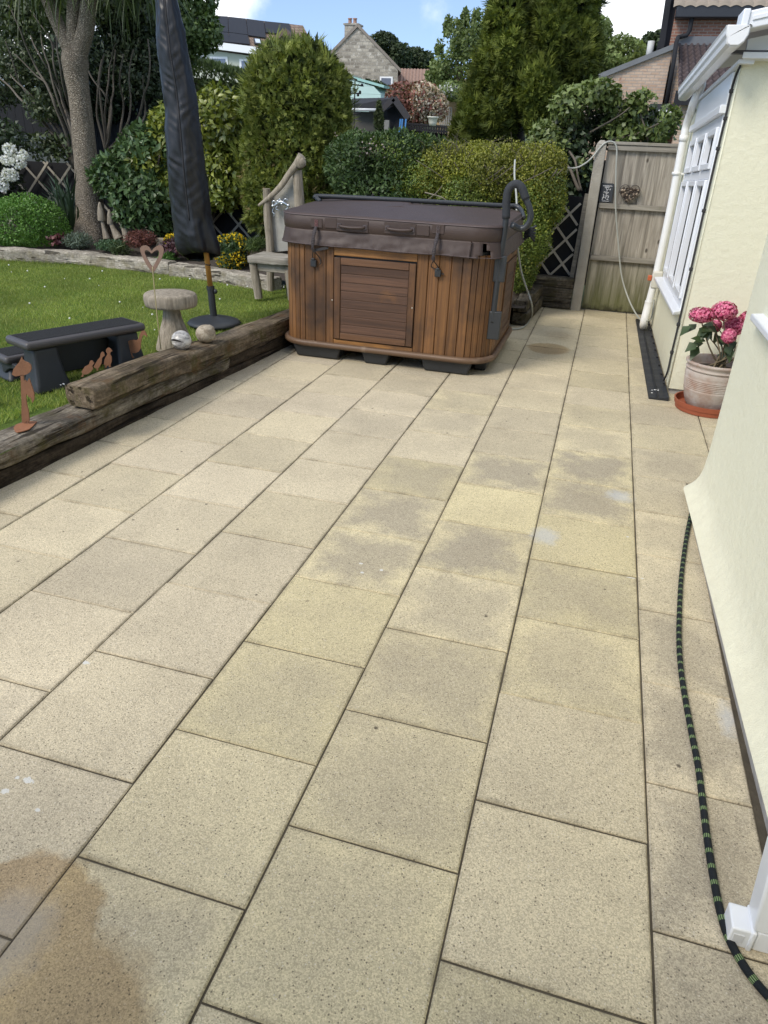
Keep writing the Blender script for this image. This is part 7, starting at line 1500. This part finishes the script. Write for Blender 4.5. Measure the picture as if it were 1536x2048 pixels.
# brick house on the right
Yk = 25.0
bh = empty('brick_house', at(1350, 200, Yk), 'red brick house with black gutter, dark tiled lean-to and pale brick gable wall', 'house')
redb = brickm('red_brick', (.235, .105, .070), (.29, .145, .10), (.30, .24, .20), .225, .075, .012, .85, .22, .4)
bufb = brickm('pale_brick', (.42, .285, .20), (.52, .385, .285), (.36, .30, .25), .225, .075, .012, .85, .22, .4, ((.30, .16, .11), 3.5, .58, .7))
gz = 0.2
a_ = at(1196, 157, Yk); b_ = at(1345, 98, Yk)
MB().prism([(a_.x - 1.5, Yk, gz), (b_.x, Yk, gz), (b_.x, Yk, b_.z), (a_.x, Yk, a_.z), (a_.x - 1.5, Yk, a_.z - .55)], (0, 5, 0)).build('gable_wall', bufb, bh)
vm = plain('slate_verge', (.15, .155, .16), .8, var=.2, scale=6, bump=.4)
ga1 = at(1172, 164, Yk); ga2 = at(1349, 93, Yk); MB().bar(Vector((ga1.x, Yk - .02, ga1.z)), Vector((ga2.x, Yk - .02, ga2.z)), .16, .13, (0, 0, 1)).build('gable_verge', vm, bh); MB().bar(Vector((ga1.x, Yk + 2.56, ga1.z + .0)), Vector((ga2.x, Yk + 2.56, ga2.z + .0)), 5.0, .09, (0, 0, 1)).build('gable_roof', vm, bh)
# main block: corner at px ~1360
Ym = Yk + 1.2
cL = at(1366, 80, Ym); MB().box((cL.x - .35, Ym, gz), (cL.x + 9, Ym + 9, at(1366, 18, Ym).z)).build('main_wall', redb, bh)
# dark verge and tile hung slope at the left of the main block
mb = MB(); mb.prism([at(1350, -40, Ym + .2), at(1368, -40, Ym + .2), at(1352, 92, Ym + .2), at(1326, 92, Ym + .2)], (0, .25, 0)); mb.build('dark_verge', plain('black_board', (.022, .020, .024), .7), bh)
MB().bar(at(1341, -30, Ym), at(1322, 97, Ym), .16, .16, (0, 1, 0)).build('verge_trim', blk, bh)
g0_ = at(1354, 14, Ym - .35); g1_ = at(1560, 4, Ym - .35)
MB().box((g0_.x, Ym - .42, g0_.z - .26), (g0_.x + 9, Ym - .02, g0_.z + .06)).build('eaves_gutter', plain('black_gutter', (.018, .018, .022), .45), bh, bevel=.03)
mb = MB(); mb.grid(lambda u_, v_: (g0_.x - .1 + 9 * u_, Ym - .45 + 4 * v_, g0_.z - .02 + 2.4 * v_ + .05 * abs(math.sin(u_ * math.pi * 30)) + .08 * ((1 - v_) * 14 % 1)), 180, 84); mb.build('main_roof', plain('brown_roof_tile', (.26, .215, .17), .9, var=.3, scale=4), bh)
mb = MB(); dpx = [(1384, 18), (1384, 36), (1379, 62), (1374, 70), (1356, 75), (1353, 84), (1346, 130), (1331, 216)]
mb.tube([at(x, y, Ym - .25 if i < 5 else Yk - .12) for i, (x, y) in enumerate(dpx)], .062, 10); mb.build('downpipe', blk, bh, smooth=True)
# lean-to with dark tiles in front of the main wall
t0 = at(1356, 88, Ym - .05); t1 = at(1440, 88, Ym - .05); e0_ = at(1356, 180, Yk - 1.1); e1_ = at(1470, 180, Yk - 1.1)
def lt(u_, v_):
    p = t0.lerp(t1, u_).lerp(e0_.lerp(e1_, u_), v_); return p + Vector((0, -.55, .8)) * (.045 * math.sin(u_ * math.pi * 2 * 7) + .07 * (v_ * 11 % 1))
mb = MB(); mb.grid(lt, 168, 88); ltr = mb.build('lean_to_roof', plain('dark_pantile', (.075, .055, .055), .75, var=.25, scale=6), bh, smooth=False)
MB().bar(at(1356, 82, Ym - .10), at(1450, 82, Ym - .10), .1, .22, (0, 0, 1)).build('lead_flashing', plain('lead', (.13, .135, .145), .7), bh)
MB().box((e0_.x + .15, Yk - .9, gz), (e0_.x + 5, Yk - .2, e0_.z - .15)).build('lean_to_wall', bufb, bh)
MB().box((e0_.x - .05, Yk - 1.25, e0_.z - .36), (e0_.x + 5, Yk - 1.08, e0_.z - .02)).build('lean_to_gutter', blk, bh)
MB().prism([at(1343, 100, Yk + .02), at(1357, 84, Yk + .02), at(1357, 230, Yk + .02), at(1336, 230, Yk + .02)], (0, 1.1, 0)).build('return_wall', bufb, bh)
q = at(1300, 104, Yk + 1.6); MB().tube([q - Vector((0, 0, .2)), at(1303, 82, Yk + 1.6)], .10, 12).build('flue', plain('grey_flue', (.50, .50, .48), .6), bh, smooth=True)
q = at(1313, 100, Yk + 1.6); MB().box((q.x, Yk + 1.5, q.z - .25), (q.x + .3, Yk + 1.8, q.z + .22)).build('vent_cowl', blk, bh)
p0 = at(1322, 212, Yk - .5); MB().box((p0.x - .3, Yk - .6, p0.z - .6), (p0.x + .6, Yk - .5, p0.z + .05)).build('porch_lintel', plain('dark_lintel', (.03, .03, .035), .7), bh); MB().box((p0.x - .05, Yk - .62, p0.z - .45), (p0.x + .35, Yk - .605, p0.z - .1)).build('porch_window', whf, bh)
MB().box((at(1443, 90, Ym).x, Ym - .3, at(1443, 125, Ym - .3).z), (at(1470, 90, Ym).x, Ym - .02, at(1443, 88, Ym - .3).z)).build('roof_hood', blk, bh)
